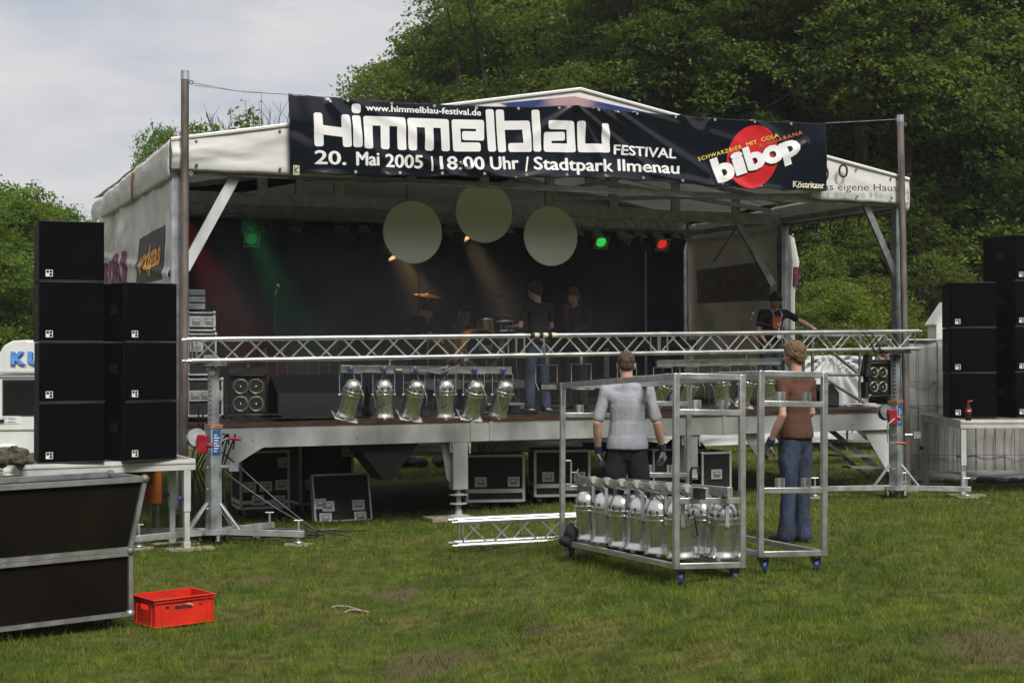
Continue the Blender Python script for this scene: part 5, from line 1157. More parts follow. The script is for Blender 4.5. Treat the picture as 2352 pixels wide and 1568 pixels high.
cloth('lower_sheet', lambda a,b: (.1+a*fl, -.03-.05*(1-b)**2+wr(a*5,b*2,19,.03), .0+b*.16), 60, 8, TM, fence)
# blue cloth heap on the grass
p = G(2305, 1108); r = T('blue_sheet', 'crumpled blue plastic sheet on the grass under the right platform', 'sheet', (p.x,p.y,gz(p.x,p.y)), 0); mb = MB()
q = random.Random(8)
for i in range(18): mb.ell((q.uniform(-.35,.45), q.uniform(-.1,.1), .03), (q.uniform(.06,.16), q.uniform(.05,.1), q.uniform(.02,.07)), None, 10, 6)
o = mb.build('heap', mat('faded blue sheet', (.03,.07,.16), .5, 0, .3, 14), r); m_ = o.modifiers.new('r','REMESH'); m_.mode='VOXEL'; m_.voxel_size=.015
# white hut glimpsed left of the right stack
p = W(2151, 775, FPX/120.); r = T('garden_hut', 'narrow white gabled hut just left of the right speaker stacks', 'hut', (p.x, p.y, gz(p.x,p.y)), 0)
WS = mat('white boards', (.70,.70,.67), .6, 0, .08, 4); mb = MB(); mb.prism([(0,0),(.5,0),(.5,2.55),(.25,2.9),(0,2.55)], -.6, 0, Matrix(((1,0,0,0),(0,0,-1,0),(0,1,0,0),(0,0,0,1)))); mb.build('wall', WS, r, smooth=0)
for s_ in (-1,1): mb = MB(); a_ = Vector((.25,.3,2.93)); mb.add([(.25,-.06,2.93),(.25,.66,2.93),(.25+s_*.29,.66,2.50),(.25+s_*.29,-.06,2.50),(.25,-.06,2.96),(.25,.66,2.96),(.25+s_*.29,.66,2.53),(.25+s_*.29,-.06,2.53)],[(0,1,2,3),(4,5,6,7),(0,3,7,4),(3,2,6,7)]); mb.build('roof', WS, r, smooth=0)
# white tarp behind and below the stage (tied sheets of the back yard)
def tarpwall(name, lb, x0, x1, y, z0, z1, amp=.06, peak=None):
    r = T(name, lb, 'tarp', L(x0,y,0), STH); w_ = x1-x0
    def f(a, b):
        zt = z1+(peak[1]*max(0,1-abs(a*w_+x0-peak[0])/peak[2]) if peak else 0)
        rad_ = 0
        if peak:
            dx = a*w_+x0-peak[0]; dz = (z0+b*(zt-z0))-z1-peak[1]; rad_ = .05*math.sin(22*math.atan2(dx, -dz+.05))
        return (a*w_, wr(a*w_*1.3,b*2,7,amp)+rad_+.05*math.sin(a*w_*5), z0+b*(zt-z0))
    cloth('sheet', f, 70, 24, TARP, r); mb = MB()
    for x in (0,w_/2,w_): mb.tube((x,.06,-.02),(x,.06,z1),.02,7)
    mb.build('stakes', STEEL_D, r)
tarpwall('white_tarp', 'low white plastic sheet strip showing under the stage deck at the back', 2.0, 17.0, 7.6, .30, .80, .05)
a = SL(1850,925,4.2); b = SL(2048,812,4.2)
tarpwall('white_tarp', 'pale white tarp stretched behind the stage railing at right', SL(1845,860,4.2)[0], SL(2052,860,4.2)[0], 4.2, .75, b[1]-.05, .04, (SL(1912,815,4.2)[0], .03, .8))
# scaffold railing at the right side of the deck
def tubes(name, label, cat, segs, m=GALV, rr=.024, part='tube'):
    p0 = segs[0][0]; r = T(name, label, cat, (0,0,0))
    mb = MB()
    for a, b in segs: mb.tube(a, b, rr, 9)
    mb.build(part, m, r); return r
def S(u, v, y): x, z = SL(u, v, y); return L(x, y, z)
RX = lambda y: SL(2030,900,y)[0]
yy = 2.6
rail_ = tubes('stage_railing', 'grey tubular railing with two uprights at the right edge of the stage deck', 'railing', [(S(1845,770,yy),S(1845,960,yy)),(S(1866,770,yy),S(1866,955,yy)),(S(1975,765,yy),S(1975,925,yy)),(S(1840,860,yy),S(2030,861,yy)),(S(1840,772,yy),S(2030,772,yy)),(S(1900,800,yy),S(1975,861,yy)),(S(1895,870,yy),S(1985,925,yy)),(S(2030,765,yy),S(2030,935,yy))], STEEL_D, .026)
# stair under the right deck end
st = T('stage_stair', 'folding metal stair with four treads below the right end of the deck', 'stair', (0,0,0))
ys = 1.4
for a, b in (((1905,985),(2035,1092)),((1970,985),(2072,1080))):
    mb = MB(); mb.beam(S(a[0],a[1],ys), S(b[0],b[1],ys-.1 if a[0] < 1950 else ys+.5), .03, .07); mb.build('stringer', STEEL_D, st)
for i, (u0,v0,u1) in enumerate(((1864,984,1962),(1900,1011,2012),(1908,1045,2030),(1945,1072,2045))):
    mb = MB(); A = S(u0,v0,ys); B = S(u1,v0+2,ys); mb.beam(A, B, .22, .035); mb.beam(A+Vector((0,-.1,.02)), B+Vector((0,-.1,.02)), .02, .012); mb.build('tread', ALU_L, st)
mb = MB(); mb.beam(S(1905,1020,ys+.6),S(2000,1100,ys+.6),.03,.05); mb.build('stringer', STEEL_D, st)
# ------------------------------------------------------------------ people
SKIN = mat('skin', (.50,.29,.21), .5, 0, .06, 12, .02, 60)
def remesh(o, vox, disp=None, dscale=.05, smooth=2):
    m = o.modifiers.new('r','REMESH'); m.mode = 'VOXEL'; m.voxel_size = vox; m.use_smooth_shade = True
    if smooth: s = o.modifiers.new('s','SMOOTH'); s.iterations = smooth; s.factor = .5
    if disp:
        t = bpy.data.textures.new('folds','CLOUDS'); t.noise_scale = dscale; t.noise_depth = 2
        d = o.modifiers.new('d','DISPLACE'); d.texture = t; d.strength = disp; d.mid_level = .5; d.texture_coords = 'LOCAL'
    return o
BASEJ = dict(pel=(0,0,.95), wst=(0,.0,1.10), chs=(0,.0,1.30), nck=(0,-.01,1.49), head=(0,.02,1.665),
 sR=(.19,0,1.445), eR=(.24,-.02,1.16), hR=(.25,.05,.91), sL=(-.19,0,1.445), eL=(-.24,-.02,1.16), hL=(-.25,.05,.91),
 tR=(.095,0,.92), kR=(.11,.02,.50), aR=(.12,-.02,.09), tL=(-.095,0,.92), kL=(-.11,.02,.50), aL=(-.12,-.02,.09))
def hand(mb, w_, e, palm_n, side, curl=.5, s=1.0):
    d = (Vector(w_)-Vector(e)).normalized(); n = Vector(palm_n); n = (n-d*n.dot(d)).normalized(); x = d.cross(n)*side     # x: towards the thumb
    w_ = Vector(w_); c = w_+d*.05*s
    M = Matrix(((x.x,n.x,d.x,c.x),(x.y,n.y,d.y,c.y),(x.z,n.z,d.z,c.z),(0,0,0,1)))
    mb.ell((0,0,0),(.040*s,.016*s,.052*s),M,14,10); mb.caps(w_-d*.02, w_+d*.03, .024*s, .024*s, 10, .75, tuple(n))
    for i, (off, ln) in enumerate(((.028,.070),(.010,.078),(-.009,.073),(-.027,.058))):
        b = c+d*.042*s+x*off*s; l1 = ln*.5*s; a1 = curl*(.8+.1*i); d1 = (d*math.cos(a1)+n*math.sin(a1)+x*off*1.2).normalized(); p1 = b+d1*l1
        a2 = a1+curl*1.3; d2 = (d*math.cos(a2)+n*math.sin(a2)+x*off).normalized(); p2 = p1+d2*l1*.62; a3 = a2+curl*.8; d3 = (d*math.cos(a3)+n*math.sin(a3)).normalized(); p3 = p2+d3*l1*.42
        mb.caps(b-d1*.012, p1, .0095*s, .0088*s, 8); mb.caps(p1, p2, .0088*s, .008*s, 8); mb.caps(p2, p3, .008*s, .0072*s, 8)
    t0 = c+x*.030*s-d*.022*s; t1 = t0+(x*.75+d*.55+n*.35).normalized()*.036*s; t2 = t1+(x*.25+d*.8+n*.5).normalized()*.030*s
    mb.caps(t0, t1, .013*s, .0105*s, 8); mb.caps(t1, t2, .0105*s, .009*s, 8)
def person(label, world, rz, J={}, shirt=None, trous=None, shoe=BLK, hair=None, hs='short', yaw=0, pitch=0, H=1.8, palms=None, curl=.5, bulk=1.0, sleeve=.6, glove=None, flare=0., hem=-.02, slw=.053, seed=1, skin=SKIN, long_sleeve=False, eyes=True):
    r = T('person', label, 'person', world, rz); s = H/1.8; r.scale = (s,s,s)
    P = {k: Vector(v) for k, v in BASEJ.items()}; P.update({k: Vector(v) for k, v in J.items()})
    b = bulk; HM = Matrix.Translation(P['head']) @ Matrix.Rotation(yaw,4,'Z') @ Matrix.Rotation(pitch,4,'X')
    up = (P['nck']-P['chs']).normalized(); sx = (P['sR']-P['sL']).normalized(); fwd = up.cross(sx)
    mb = MB()
    # head: cranium, face, jaw, nose, brow, ears
    mb.ell((0,-.012,.028),(.077,.096,.088),HM,20,14); mb.ell((0,.022,-.030),(.062,.070,.085),HM,18,12); mb.ell((0,.045,-.083),(.034,.030,.026),HM,14,8)
    mb.caps(HM@Vector((0,.088,.008)),HM@Vector((0,.110,-.028)),.009,.014,8); mb.ell((0,.078,.022),(.048,.016,.012),HM,12,8); mb.ell((0,.086,-.060),(.024,.010,.010),HM,10,6)
    for sd in (-1,1): mb.ell((sd*.078,-.005,-.012),(.010,.020,.031),HM @ Matrix.Rotation(0,4,'Z'),10,8); mb.ell((sd*.036,.068,-.022),(.022,.018,.018),HM,10,6)
    mb.caps(P['nck']-up*.05, HM@Vector((0,-.022,-.055)), .060*b, .054*b, 14)
    mb.caps(P['chs'], P['nck']-up*.04, .100*b, .066*b, 16, .75, tuple(fwd)); mb.caps(P['sL']-up*.035, P['sR']-up*.035, .044*b, .044*b, 12); mb.caps(P['wst'], P['chs'], .10*b, .115*b, 16, .68, tuple(fwd)); mb.caps(P['pel'], P['wst'], .105*b, .10*b, 16, .70, tuple(fwd))
    for q in 'RL':
        sh, el, ha, th, kn, an = P['s'+q], P['e'+q], P['h'+q], P['t'+q], P['k'+q], P['a'+q]
        mb.caps(sh-up*.012, el, .041*b, .035*b, 14); fm = el.lerp(ha,.35); mb.caps(el, fm, .039*b, .040*b, 12); mb.caps(fm, ha, .040*b, .026, 12)
        pn = (palms or {}).get(q, (-1 if q == 'R' else 1, .2, 0))
        if not glove: hand(mb, ha, el, pn, 1 if q == 'L' else -1, curl)
        mb.caps(th, kn, .070*b, .052*b, 14); mb.caps(kn, kn.lerp(an,.35), .054*b, .052*b, 12); mb.caps(kn.lerp(an,.35), an, .052*b, .036, 12)
    remesh(mb.build('body', skin, r), .0075, smooth=2)
    if glove:
        for q in 'RL':
            mb = MB(); pn = (palms or {}).get(q, (-1 if q == 'R' else 1, .2, 0)); hand(mb, P['h'+q], P['e'+q], pn, 1 if q == 'L' else -1, curl, 1.22); remesh(mb.build('glove', glove, r), .006, smooth=1)
            dd = (P['h'+q]-P['e'+q]).normalized(); mb = MB(); mb.tube(P['h'+q]-dd*.05, P['h'+q]+dd*.015, .036, 12, .034); mb.build('glove_cuff', BLS_, r)
    if eyes:
        for sd in (-1,1):
            mb = MB(); mb.ell((sd*.031,.0835,.002),(.011,.006,.0075),HM,10,8); mb.build('eye', mat_eye, r)
    # shirt
    if shirt:
        g = 1.0; mb = MB(); cb = .022
        mb.caps(P['chs'], P['nck']-up*.045, .135*b, .082*b, 20, .80, tuple(fwd)); mb.caps(P['wst'], P['chs'], .150*b, .158*b, 20, .74, tuple(fwd)); mb.caps(P['pel']+up*.08, P['wst'], .170*b, .162*b, 20, .78, tuple(fwd))
        mb.caps(P['sL']-up*.03, P['sR']-up*.03, .062*b, .062*b, 14)
        for q in 'RL':
            sh, el, ha = P['s'+q], P['e'+q], P['h'+q]; mb.caps(sh, P['chs']+(sh-P['chs'])*.45, .056*b, .09*b, 12); mb.caps(P['nck']-up*.035, sh-up*.005, .058*b, .052*b, 12)
            if long_sleeve: mb.caps(sh, el, .066*b, .056*b, 14); mb.caps(el, el.lerp(ha,.97), .055*b, .040, 12)
            else: e2 = sh.lerp(el, sleeve); mb.caps(sh, e2, slw*b, (slw+.004)*b, 14)
        # flat hem below, flat cuffs: cut by separate flared rings
        pel = P['pel']; mb.lathe([(.0,hem),(.186*b,hem),(.184*b,hem+.05),(.172*b,hem+.11),(.14*b,hem+.16),(0,hem+.16)], 24, Matrix.Translation(pel) @ Matrix.Diagonal((1,.80,1,1)))
        remesh(mb.build('shirt', shirt, r), .010, .010, .14, 3)
    if trous:
        mb = MB(); mb.caps(P['pel']-Vector((0,0,.03)), P['pel']+Vector((0,0,.03)), .152*b, .142*b, 18, .78, tuple(fwd))
        for q in 'RL':
            th, kn, an = P['t'+q], P['k'+q], P['a'+q]; mb.caps(P['pel']*.4+th*.6, th.lerp(kn,.5), .108*b, .098*b, 16); mb.caps(th.lerp(kn,.5), kn, .098*b, .078*b, 14); e_ = an-Vector((0,0,.02)); mb.caps(kn, kn.lerp(e_,.55), .077*b, .074*b, 14); mb.caps(kn.lerp(e_,.55), e_, .074*b, .070*b+flare, 14)
        remesh(mb.build('trousers', trous, r), .010, .010, .12, 3)
    for q in 'RL':
        an = P['a'+q]; kn = P['k'+q]; fd = Vector((0,1,0)); 
        if (kn-an).y > .25: fd = Vector((0,1,0))
        z = an.z-.055; mb = MB(); mb.caps(an+Vector((0,-.02,-.035)), an+fd*.15+Vector((.02 if q == 'R' else -.02,0,-.055)), .045, .040, 12, .9, (0,0,1)); mb.caps(an+Vector((0,0,.0)), an+Vector((0,-.01,-.03)), .046, .044, 10)
        mb.box((an.x+(.01 if q == 'R' else -.01), an.y+.055, z-.022), (.085,.28,.02)); remesh(mb.build('shoe', shoe, r), .008, smooth=2)
    if hair:
        q = random.Random(seed); mb = MB(); curly = hs == 'curly'
        if hs == 'buzz': mb.ell((0,-.022,.036),(.081,.096,.086),HM,18,12); mb.ell((0,-.055,-.01),(.066,.055,.06),HM,14,10)
        else:
            mb.ell((0,-.024,.048),(.087,.104,.088),HM,20,14); mb.ell((0,-.060,.0),(.078,.062,.078),HM,16,10); mb.ell((0,.05,.085),(.055,.05,.035),HM,14,8)
            for sd in (-1,1): mb.ell((sd*.074,-.018,.015),(.020,.045,.045),HM,12,8)
            if curly:
                for i in range(170):
                    a = q.uniform(0,6.28); t = q.uniform(-.35,1); rr_ = math.sqrt(max(0,1-t*t)); y = math.sin(a)*rr_*.090-.028
                    if y > .05 and t < .55: continue
                    mb.ell((math.cos(a)*rr_*.078, y, .036+t*.080), (q.uniform(.009,.017),)*3, HM, 8, 6)
                mb.ell((0,-.075,-.045),(.058,.035,.040),HM,12,8)
            if hs == 'long':
                for i in range(16):
                    a = -2.6+i*.32+q.uniform(-.1,.1); p0 = HM@Vector((math.cos(a-.0)*.072, -.03+math.sin(a)*.07 if math.sin(a) < 0 else -.03, .0)); p1 = p0+Vector((q.uniform(-.02,.02), -.05+q.uniform(-.02,.02), -.14)); p2 = p1+Vector((q.uniform(-.03,.03), q.uniform(-.03,.01), -.12))
                    mb.caps(p0, p1, .026, .022, 8); mb.caps(p1, p2, .022, .008, 8)
        remesh(mb.build('hair', hair, r), .006 if curly else .007, .010 if curly else .010, .010 if curly else .02, 1)
    return r
mat_eye = mat('eye', (.05,.03,.02), .2, 0, .1, 50)
BLS_ = mat('navy knitted cuff', (.02,.03,.09), .8)
H_BR = mat('brown hair', (.075,.042,.022), .65, 0, .35, 60, .6, 140, stretch=(1,1,.3)); H_CU = mat('curly light brown hair', (.17,.105,.055), .7, 0, .4, 70, .7, 120); H_DK = mat('dark hair', (.018,.012,.009), .6, 0, .3, 60, .5, 140)
SH_G = mat('light grey cotton', (.30,.31,.345), .85, 0, .06, 6, .9, 10, stretch=(1,1,.35)); SH_BR = mat('brown cotton', (.085,.034,.018), .85, 0, .10, 6, .9, 10, stretch=(1,1,.4)); SH_K = mat('black cotton', (.008,.008,.009), .9, 0, .2, 6, .3, 25)
JEANS = mat('blue denim', (.026,.042,.076), .85, 0, .35, 7, .8, 16, stretch=(1,1,.6)); JEANS2 = mat('dark blue denim', (.022,.037,.070), .85, 0, .45, 6, .3, 60); TRK = mat('black trousers cloth', (.008,.008,.010), .85, 0, .25, 8, .3, 40)
GLV = mat('grey work glove', (.16,.15,.14), .8, 0, .3, 30, .3, 60); SHOE_L = mat('tan shoe', (.30,.24,.15), .6)
def GP(u, k): x = (u-CU)/k; y = FPX/k; return Vector((x, y, gz(x,y)))

p = GP(1440, 252); person('man in light grey t-shirt and black trousers seen from behind, wearing work gloves', p, rad(-6),
   dict(head=(-.01,.035,1.66), nck=(0,0,1.50), sR=(.19,0,1.43), sL=(-.19,0,1.43), eR=(.262,-.03,1.15), hR=(.305,.06,.92), eL=(-.262,-.03,1.15), hL=(-.262,.07,.90)), SH_G, TRK, hair=H_BR, hs='buzz', yaw=.10, pitch=-.12, H=1.86, bulk=1.0, sleeve=.84, slw=.050, hem=-.03, glove=GLV, curl=.75)
p = GP(1828, 250); person('man in brown t-shirt and blue jeans seen from behind, with curly hair and gloves', p, rad(36),
   dict(head=(0,.03,1.68), sR=(.185,0,1.44), sL=(-.185,0,1.44), eL=(-.225,-.05,1.15), hL=(-.235,.10,.895), eR=(.22,.02,1.16), hR=(.16,.20,1.02), kR=(.09,.02,.50), aR=(.085,.0,.09), kL=(-.09,.01,.50), aL=(-.10,.03,.09)), SH_BR, JEANS, hair=H_CU, hs='curly', yaw=.15, pitch=-.10, H=1.84, bulk=.93, sleeve=.55, glove=GLV, flare=.022, hem=-.01, slw=.053, curl=.6, seed=3)
def DP(u, y): x, _ = SL(u, 900, y); return L(x, y, DZ)
# on stage
pl_ = person('man in black t-shirt with white lanyard leaning over the right end of the deck', DP(1772, 1.8), STH+rad(180-8),
   dict(pel=(0,-.04,.95), wst=(0,.02,1.10), chs=(0,.07,1.29), nck=(0,.12,1.46), head=(.02,.20,1.60), sR=(.19,.08,1.42), sL=(-.19,.10,1.42), eL=(-.43,.18,1.28), hL=(-.62,.27,1.15), eR=(.25,.06,1.14), hR=(.21,.22,.98)), SH_K, JEANS2, hair=H_DK, hs='short', yaw=.25, pitch=-.75, H=1.80, curl=.9, seed=5)
mb = MB(); mb.path([(-.075,.10,1.49),(-.085,.205,1.40),(-.05,.215,1.26),(-.03,.20,1.14)],.008,6); mb.path([(.075,.10,1.49),(.06,.21,1.40),(.0,.215,1.26),(-.03,.20,1.14)],.006,6); mb.build('lanyard', WHITE, pl_)
mb = MB(); mb.box((-.03,.205,1.08),(.065,.006,.095)); mb.build('badge_card', WHITE, pl_)
mb = MB(); mb.add([(-.075,.226,1.35),(.085,.226,1.36),(.075,.212,1.18),(-.06,.212,1.18)],[(0,1,2,3)]); mb.build('shirt_print', mat('red orange shirt print', (.42,.07,.035), .8, 0, .6, 26, col2=(.05,.02,.02)), pl_, smooth=0)
mb = MB(); mb.tube((-.585,.255,1.17),(-.60,.262,1.163),.030,12); mb.build('wristwatch', GALV, pl_)
person('person in black t-shirt and jeans standing on stage with their back to the camera', DP(1236, 1.7), STH+rad(12),
   dict(eR=(.27,.05,1.17), hR=(.20,.24,1.10), eL=(-.27,.05,1.17), hL=(-.30,.24,1.16), head=(-.03,.04,1.65), kL=(-.12,.03,.5), aL=(-.14,.0,.09)), SH_K, JEANS, shoe=SHOE_L, hair=H_DK, hs='short', yaw=.35, pitch=-.25, H=1.84, seed=7, eyes=False)
pj = person('long-haired person in dark jacket and red scarf on stage, looking down at their hands', DP(1322, 2.2), STH+rad(125),
   dict(head=(0,.07,1.63), nck=(0,.02,1.48), eR=(.24,.06,1.18), hR=(.12,.28,1.06), eL=(-.24,.06,1.18), hL=(-.10,.30,1.08)), mat('dark jacket cloth', (.012,.012,.014), .85, 0, .2, 6, .3, 25), TRK, hair=mat('long brown hair', (.060,.030,.016), .6, 0, .3, 60, .4, 100), hs='long', yaw=.1, pitch=-.45, H=1.82, long_sleeve=True, seed=9)
mb = MB(); mb.path([(.06,.09,1.50),(.07,.155,1.36),(.04,.165,1.18),(.03,.16,1.02)],.030,8,[.02,.03,.03,.02]); mb.build('scarf', mat('dark red scarf', (.16,.012,.02), .85), pj)
mb = MB(); mb.path([(.085,.08,1.51),(.10,.15,1.38),(.07,.178,1.26)],.010,6); mb.build('lanyard', mat('grey lilac band', (.42,.36,.42), .7), pj)
# seated drummer
SEAT = dict(pel=(0,0,.52), wst=(0,.02,.67), chs=(0,.05,.86), nck=(0,.07,1.05), head=(0,.10,1.215), sR=(.19,.05,1.0), sL=(-.19,.05,1.0), eR=(.26,.12,.76), hR=(.16,.34,.74), eL=(-.26,.12,.76), hL=(-.16,.34,.74), tR=(.09,.02,.50), tL=(-.09,.02,.50), kR=(.18,.42,.50), kL=(-.18,.42,.50), aR=(.20,.44,.09), aL=(-.20,.44,.09))
dr = DP(1066, 4.2); dr.z += .22
person('seated drummer in grey t-shirt facing the camera behind the drum kit', dr, STH+rad(176), SEAT, mat('dark grey cotton', (.07,.07,.065), .9, 0, .15, 6, .3, 25), TRK, hair=H_DK, hs='short', yaw=-.05, pitch=-.12, H=1.8, curl=1.0, seed=11)
r = T('drum_stool', 'round drum stool under the seated drummer', 'stool', dr-Vector((0,0,.22)), STH); mb = MB(); mb.lathe([(.0,.60),(.17,.60),(.18,.63),(.17,.66),(0,.67)],20); mb.build('seat', BLK, r)
for a in (0,2.1,4.2): mb = MB(); mb.tube((0,0,.45),(.25*math.cos(a),.25*math.sin(a),.0),.012,7); mb.build('leg', GALV, r)
mb = MB(); mb.tube((0,0,.2),(0,0,.6),.018,8); mb.build('post', GALV, r)
person('dark dressed musician bent over at the left of the drum kit', DP(934, 3.3), STH+rad(-95),
   dict(pel=(0,-.05,.92), wst=(0,.03,1.05), chs=(0,.12,1.20), nck=(0,.22,1.34), head=(.0,.32,1.44), sR=(.19,.18,1.30), sL=(-.19,.18,1.30), eR=(.25,.30,1.06), hR=(.14,.46,1.06), eL=(-.24,.30,1.05), hL=(-.16,.48,1.00)), SH_K, TRK, hair=H_DK, hs='short', yaw=0, pitch=-.9, H=1.82, seed=13)
person('crew member in black kneeling behind the right four-lamp blinder', DP(2020, 1.2), STH+rad(190),
   dict(pel=(0,0,.22), wst=(0,.0,.37), chs=(0,.03,.55), nck=(0,.03,.74), head=(0,.06,.905), sR=(.19,.03,.69), sL=(-.19,.03,.69), eR=(.26,.06,.45), hR=(.18,.22,.28), eL=(-.26,.06,.45), hL=(-.18,.24,.30), tR=(.09,.02,.20), tL=(-.09,.02,.20), kR=(.14,.34,.10), kL=(-.14,.34,.10), aR=(.12,-.04,.10), aL=(-.12,-.04,.10)), SH_K, TRK, hair=H_BR, hs='short', yaw=0, pitch=-.05, H=1.70, seed=15)
# ------------------------------------------------------------------ white discs, rig with lamps
def disc(label, u, v, rpx, y):
    x, z = SL(u, v, y); x2, _ = SL(u+rpx, v, y); R = abs(x2-x); r = T('hanging_disc', label, 'disc', L(x, y, z), STH)
    mb = MB(); mb.lathe([(0,-.012),(R-.01,-.012),(R,-.004),(R,.004),(R-.01,.012),(0,.012)],56,Matrix.Rotation(rad(90),4,'X')); mb.build('face', mat_disc, r)
    mb = MB(); mb.tube((0,.02,R*.5),(0,.02,4.25-z if z < 4.2 else R),.004,5); mb.build('wire', STEEL_D, r)
mat_disc = mat('dull white disc', (.93,.89,.84), .85, 0, .03, 2)
disc('left of the three large pale discs hanging above the stage', 948, 534, 67, 1.35)
disc('middle and highest of the three large pale discs hanging above the stage', 1112, 488, 64, 1.4)
disc('right of the three large pale discs hanging above the stage', 1265, 543, 61, 1.3)
RY = 4.0
xa, za = SL(470, 487, RY); xb, zb = SL(1600, 506, RY)
square_truss('rear_truss', 'dark lighting truss across the back half of the stage under the roof', 1, xb-xa, L(xa, RY, (za+zb)/2), (0,0,STH), half=.11, r=.022, brace=.008, mats=ALU_D, pitch=.6)
CANP = mat('grey painted lamp can', (.46,.44,.38), .5, .2, .1, 10)
lamps = [(500,540,.2,None),(605,540,-.1,None),(680,540,.15,None),(785,540,-.2,None),(838,545,.0,None),(1035,545,-.25,None),(1168,540,.1,None),(1330,548,.25,None),(1374,541,.1,(.05,.9,.12)),(1432,546,-.5,None),(1472,546,-.1,None),(1512,545,.05,(1,.03,.03)),(1555,548,.3,None)]
names = ['far left','second from the left','third from the left','fourth from the left','fifth from the left','between left and middle disc','between middle and right disc','just right of the right disc','lit green right','angled dark','dark round front','lit red','far right']
def stage_lamp(label, u, v, pan, glow, y=RY, ty=-.5):
    x, z = SL(u-8*pan, 508, y); xt, zt = SL(u, v, y-.25); r = T('stage_lamp', label, 'spotlight', L(x, y, 4.18 if z > 4.2 else z), STH, 'lamps hanging from the rear truss')
    z0 = 0; mb = MB(); mb.box((0,0,-.02),(.2,.025,.006)); mb.box((-.1,0,-.11),(.006,.025,.18)); mb.box((.1,0,-.11),(.006,.025,.18)); mb.tube((0,0,-.02),(0,0,.1),.012,6); mb.build('yoke', CANP, r)
    M = Matrix.Translation((0,0,-.18)) @ Matrix.Rotation(rad(-58),4,'X') @ Matrix.Rotation(pan,4,'Y')
    mb = MB(); mb.lathe([(.02,.17),(.06,.15),(.085,.09),(.088,-.16),(.10,-.18),(.10,-.2)],18,M,cap=False); b = mb.build('can', CANP, r)
    mb = MB(); mb.box((0,0,-.205),(.24,.24,.004),M) if glow is None else None
    if glow is None: mb.lathe([(0,-.15),(.085,-.15)],18,M,cap=False); mb.v and mb.build('lens', BLKM, b)
    else:
        mb.lathe([(0,-.185),(.03,-.182),(.085,-.17)],18,M,cap=False); mb.build('lens', emis('lit gel', glow, .5), b)
        mb = MB(); 
        for a, c, d in (((0,.105,-.205),(.24,.03,.004),0),((0,-.105,-.205),(.24,.03,.004),0),((.105,0,-.205),(.03,.18,.004),0),((-.105,0,-.205),(.03,.18,.004),0)): mb.box(a, c, M)
        mb.build('gel_frame', CANP, b)
    return r
for (u, v, pan, glow), n_ in zip(lamps, names): stage_lamp('%s stage lamp hanging from the rear truss' % n_, u, v, pan, glow)
stage_lamp('dim green lit lamp at the far left of the rear truss', 572, 530, 0, (.01,.13,.03))
# coloured beams: real spot lamps in the stage smoke
def beam(label, u0, v0, y0, u1, v1, y1, col, power, size, blend=.35):
    x0, z0 = SL(u0, v0, y0); x1, z1 = SL(u1, v1, y1); a = L(x0,y0,z0); b = L(x1,y1,z1)
    ld = bpy.data.lights.new('spot_beam','SPOT'); ld.energy = power; ld.color = col; ld.spot_size = rad(size); ld.spot_blend = blend; ld.shadow_soft_size = .14
    o = bpy.data.objects.new('spot_beam', ld); COL.objects.link(o); o.location = a; o.rotation_euler = (b-a).to_track_quat('-Z','Y').to_euler(); return o
beam('red', 395, 480, 3.4, 545, 745, 3.0, (1,.03,.05), 420, 24, 1.0)
beam('green', 560, 500, 3.6, 690, 765, 3.0, (.04,1,.30), 190, 27, 1.0)
beam('amber', 900, 570, 4.2, 985, 720, 3.8, (1,.6,.25), 640, 34, 1.0)
beam('amber', 1072, 548, 4.2, 1160, 700, 3.8, (1,.68,.35), 640, 30, 1.0)
for u, v, lb in ((1072,549,'small warm lit lamp peeping out below the middle disc'),(905,592,'warm lit lamp edge below the left disc')):
    x, z = SL(u, v, 4.1); r = T('stage_lamp', lb, 'spotlight', L(x,4.1,z), STH, 'lamps hanging from the rear truss'); M = Matrix.Rotation(rad(-30),4,'X') @ Matrix.Rotation(-.35,4,'Y')
    mb = MB(); mb.lathe([(.02,.30),(.06,.28),(.085,.22),(.088,.02),(.10,0)],18,M,cap=False); b = mb.build('can', CANP, r); mb = MB(); mb.lathe([(0,.01),(.086,.02)],18,M,cap=False); mb.build('lens', emis('warm lit lens', (1,.62,.30), 1.0), b)
# smoke
sm_ = bpy.data.materials.new('stage smoke'); sm_.use_nodes = True; t_ = sm_.node_tree; t_.nodes.clear()
vo = t_.nodes.new('ShaderNodeVolumePrincipled'); oo = t_.nodes.new('ShaderNodeOutputMaterial'); vo.inputs['Color'].default_value = (.75,.78,.82,1); vo.inputs['Density'].default_value = .06; vo.inputs['Anisotropy'].default_value = .2
tc_ = t_.nodes.new('ShaderNodeTexCoord'); sp_ = t_.nodes.new('ShaderNodeSeparateXYZ'); t_.links.new(tc_.outputs['Object'], sp_.inputs[0])
nn_ = t_.nodes.new('ShaderNodeTexNoise'); nn_.inputs['Scale'].default_value = 1.1; nn_.inputs['Detail'].default_value = 3; t_.links.new(tc_.outputs['Object'], nn_.inputs['Vector'])
m1 = t_.nodes.new('ShaderNodeMapRange'); m1.inputs['From Min'].default_value = 1.; m1.inputs['From Max'].default_value = 8.6; m1.inputs['To Min'].default_value = .13; m1.inputs['To Max'].default_value = .004; t_.links.new(sp_.outputs['X'], m1.inputs[0])
m2 = t_.nodes.new('ShaderNodeMapRange'); m2.inputs['From Min'].default_value = .38; m2.inputs['From Max'].default_value = .68; m2.inputs['To Min'].default_value = .25; m2.inputs['To Max'].default_value = 1.; t_.links.new(nn_.outputs[0], m2.inputs[0])
m3 = t_.nodes.new('ShaderNodeMath'); m3.operation = 'MULTIPLY'; t_.links.new(m1.outputs[0], m3.inputs[0]); t_.links.new(m2.outputs[0], m3.inputs[1]); t_.links.new(m3.outputs[0], vo.inputs['Density'])
t_.links.new(vo.outputs[0], oo.inputs['Volume'])
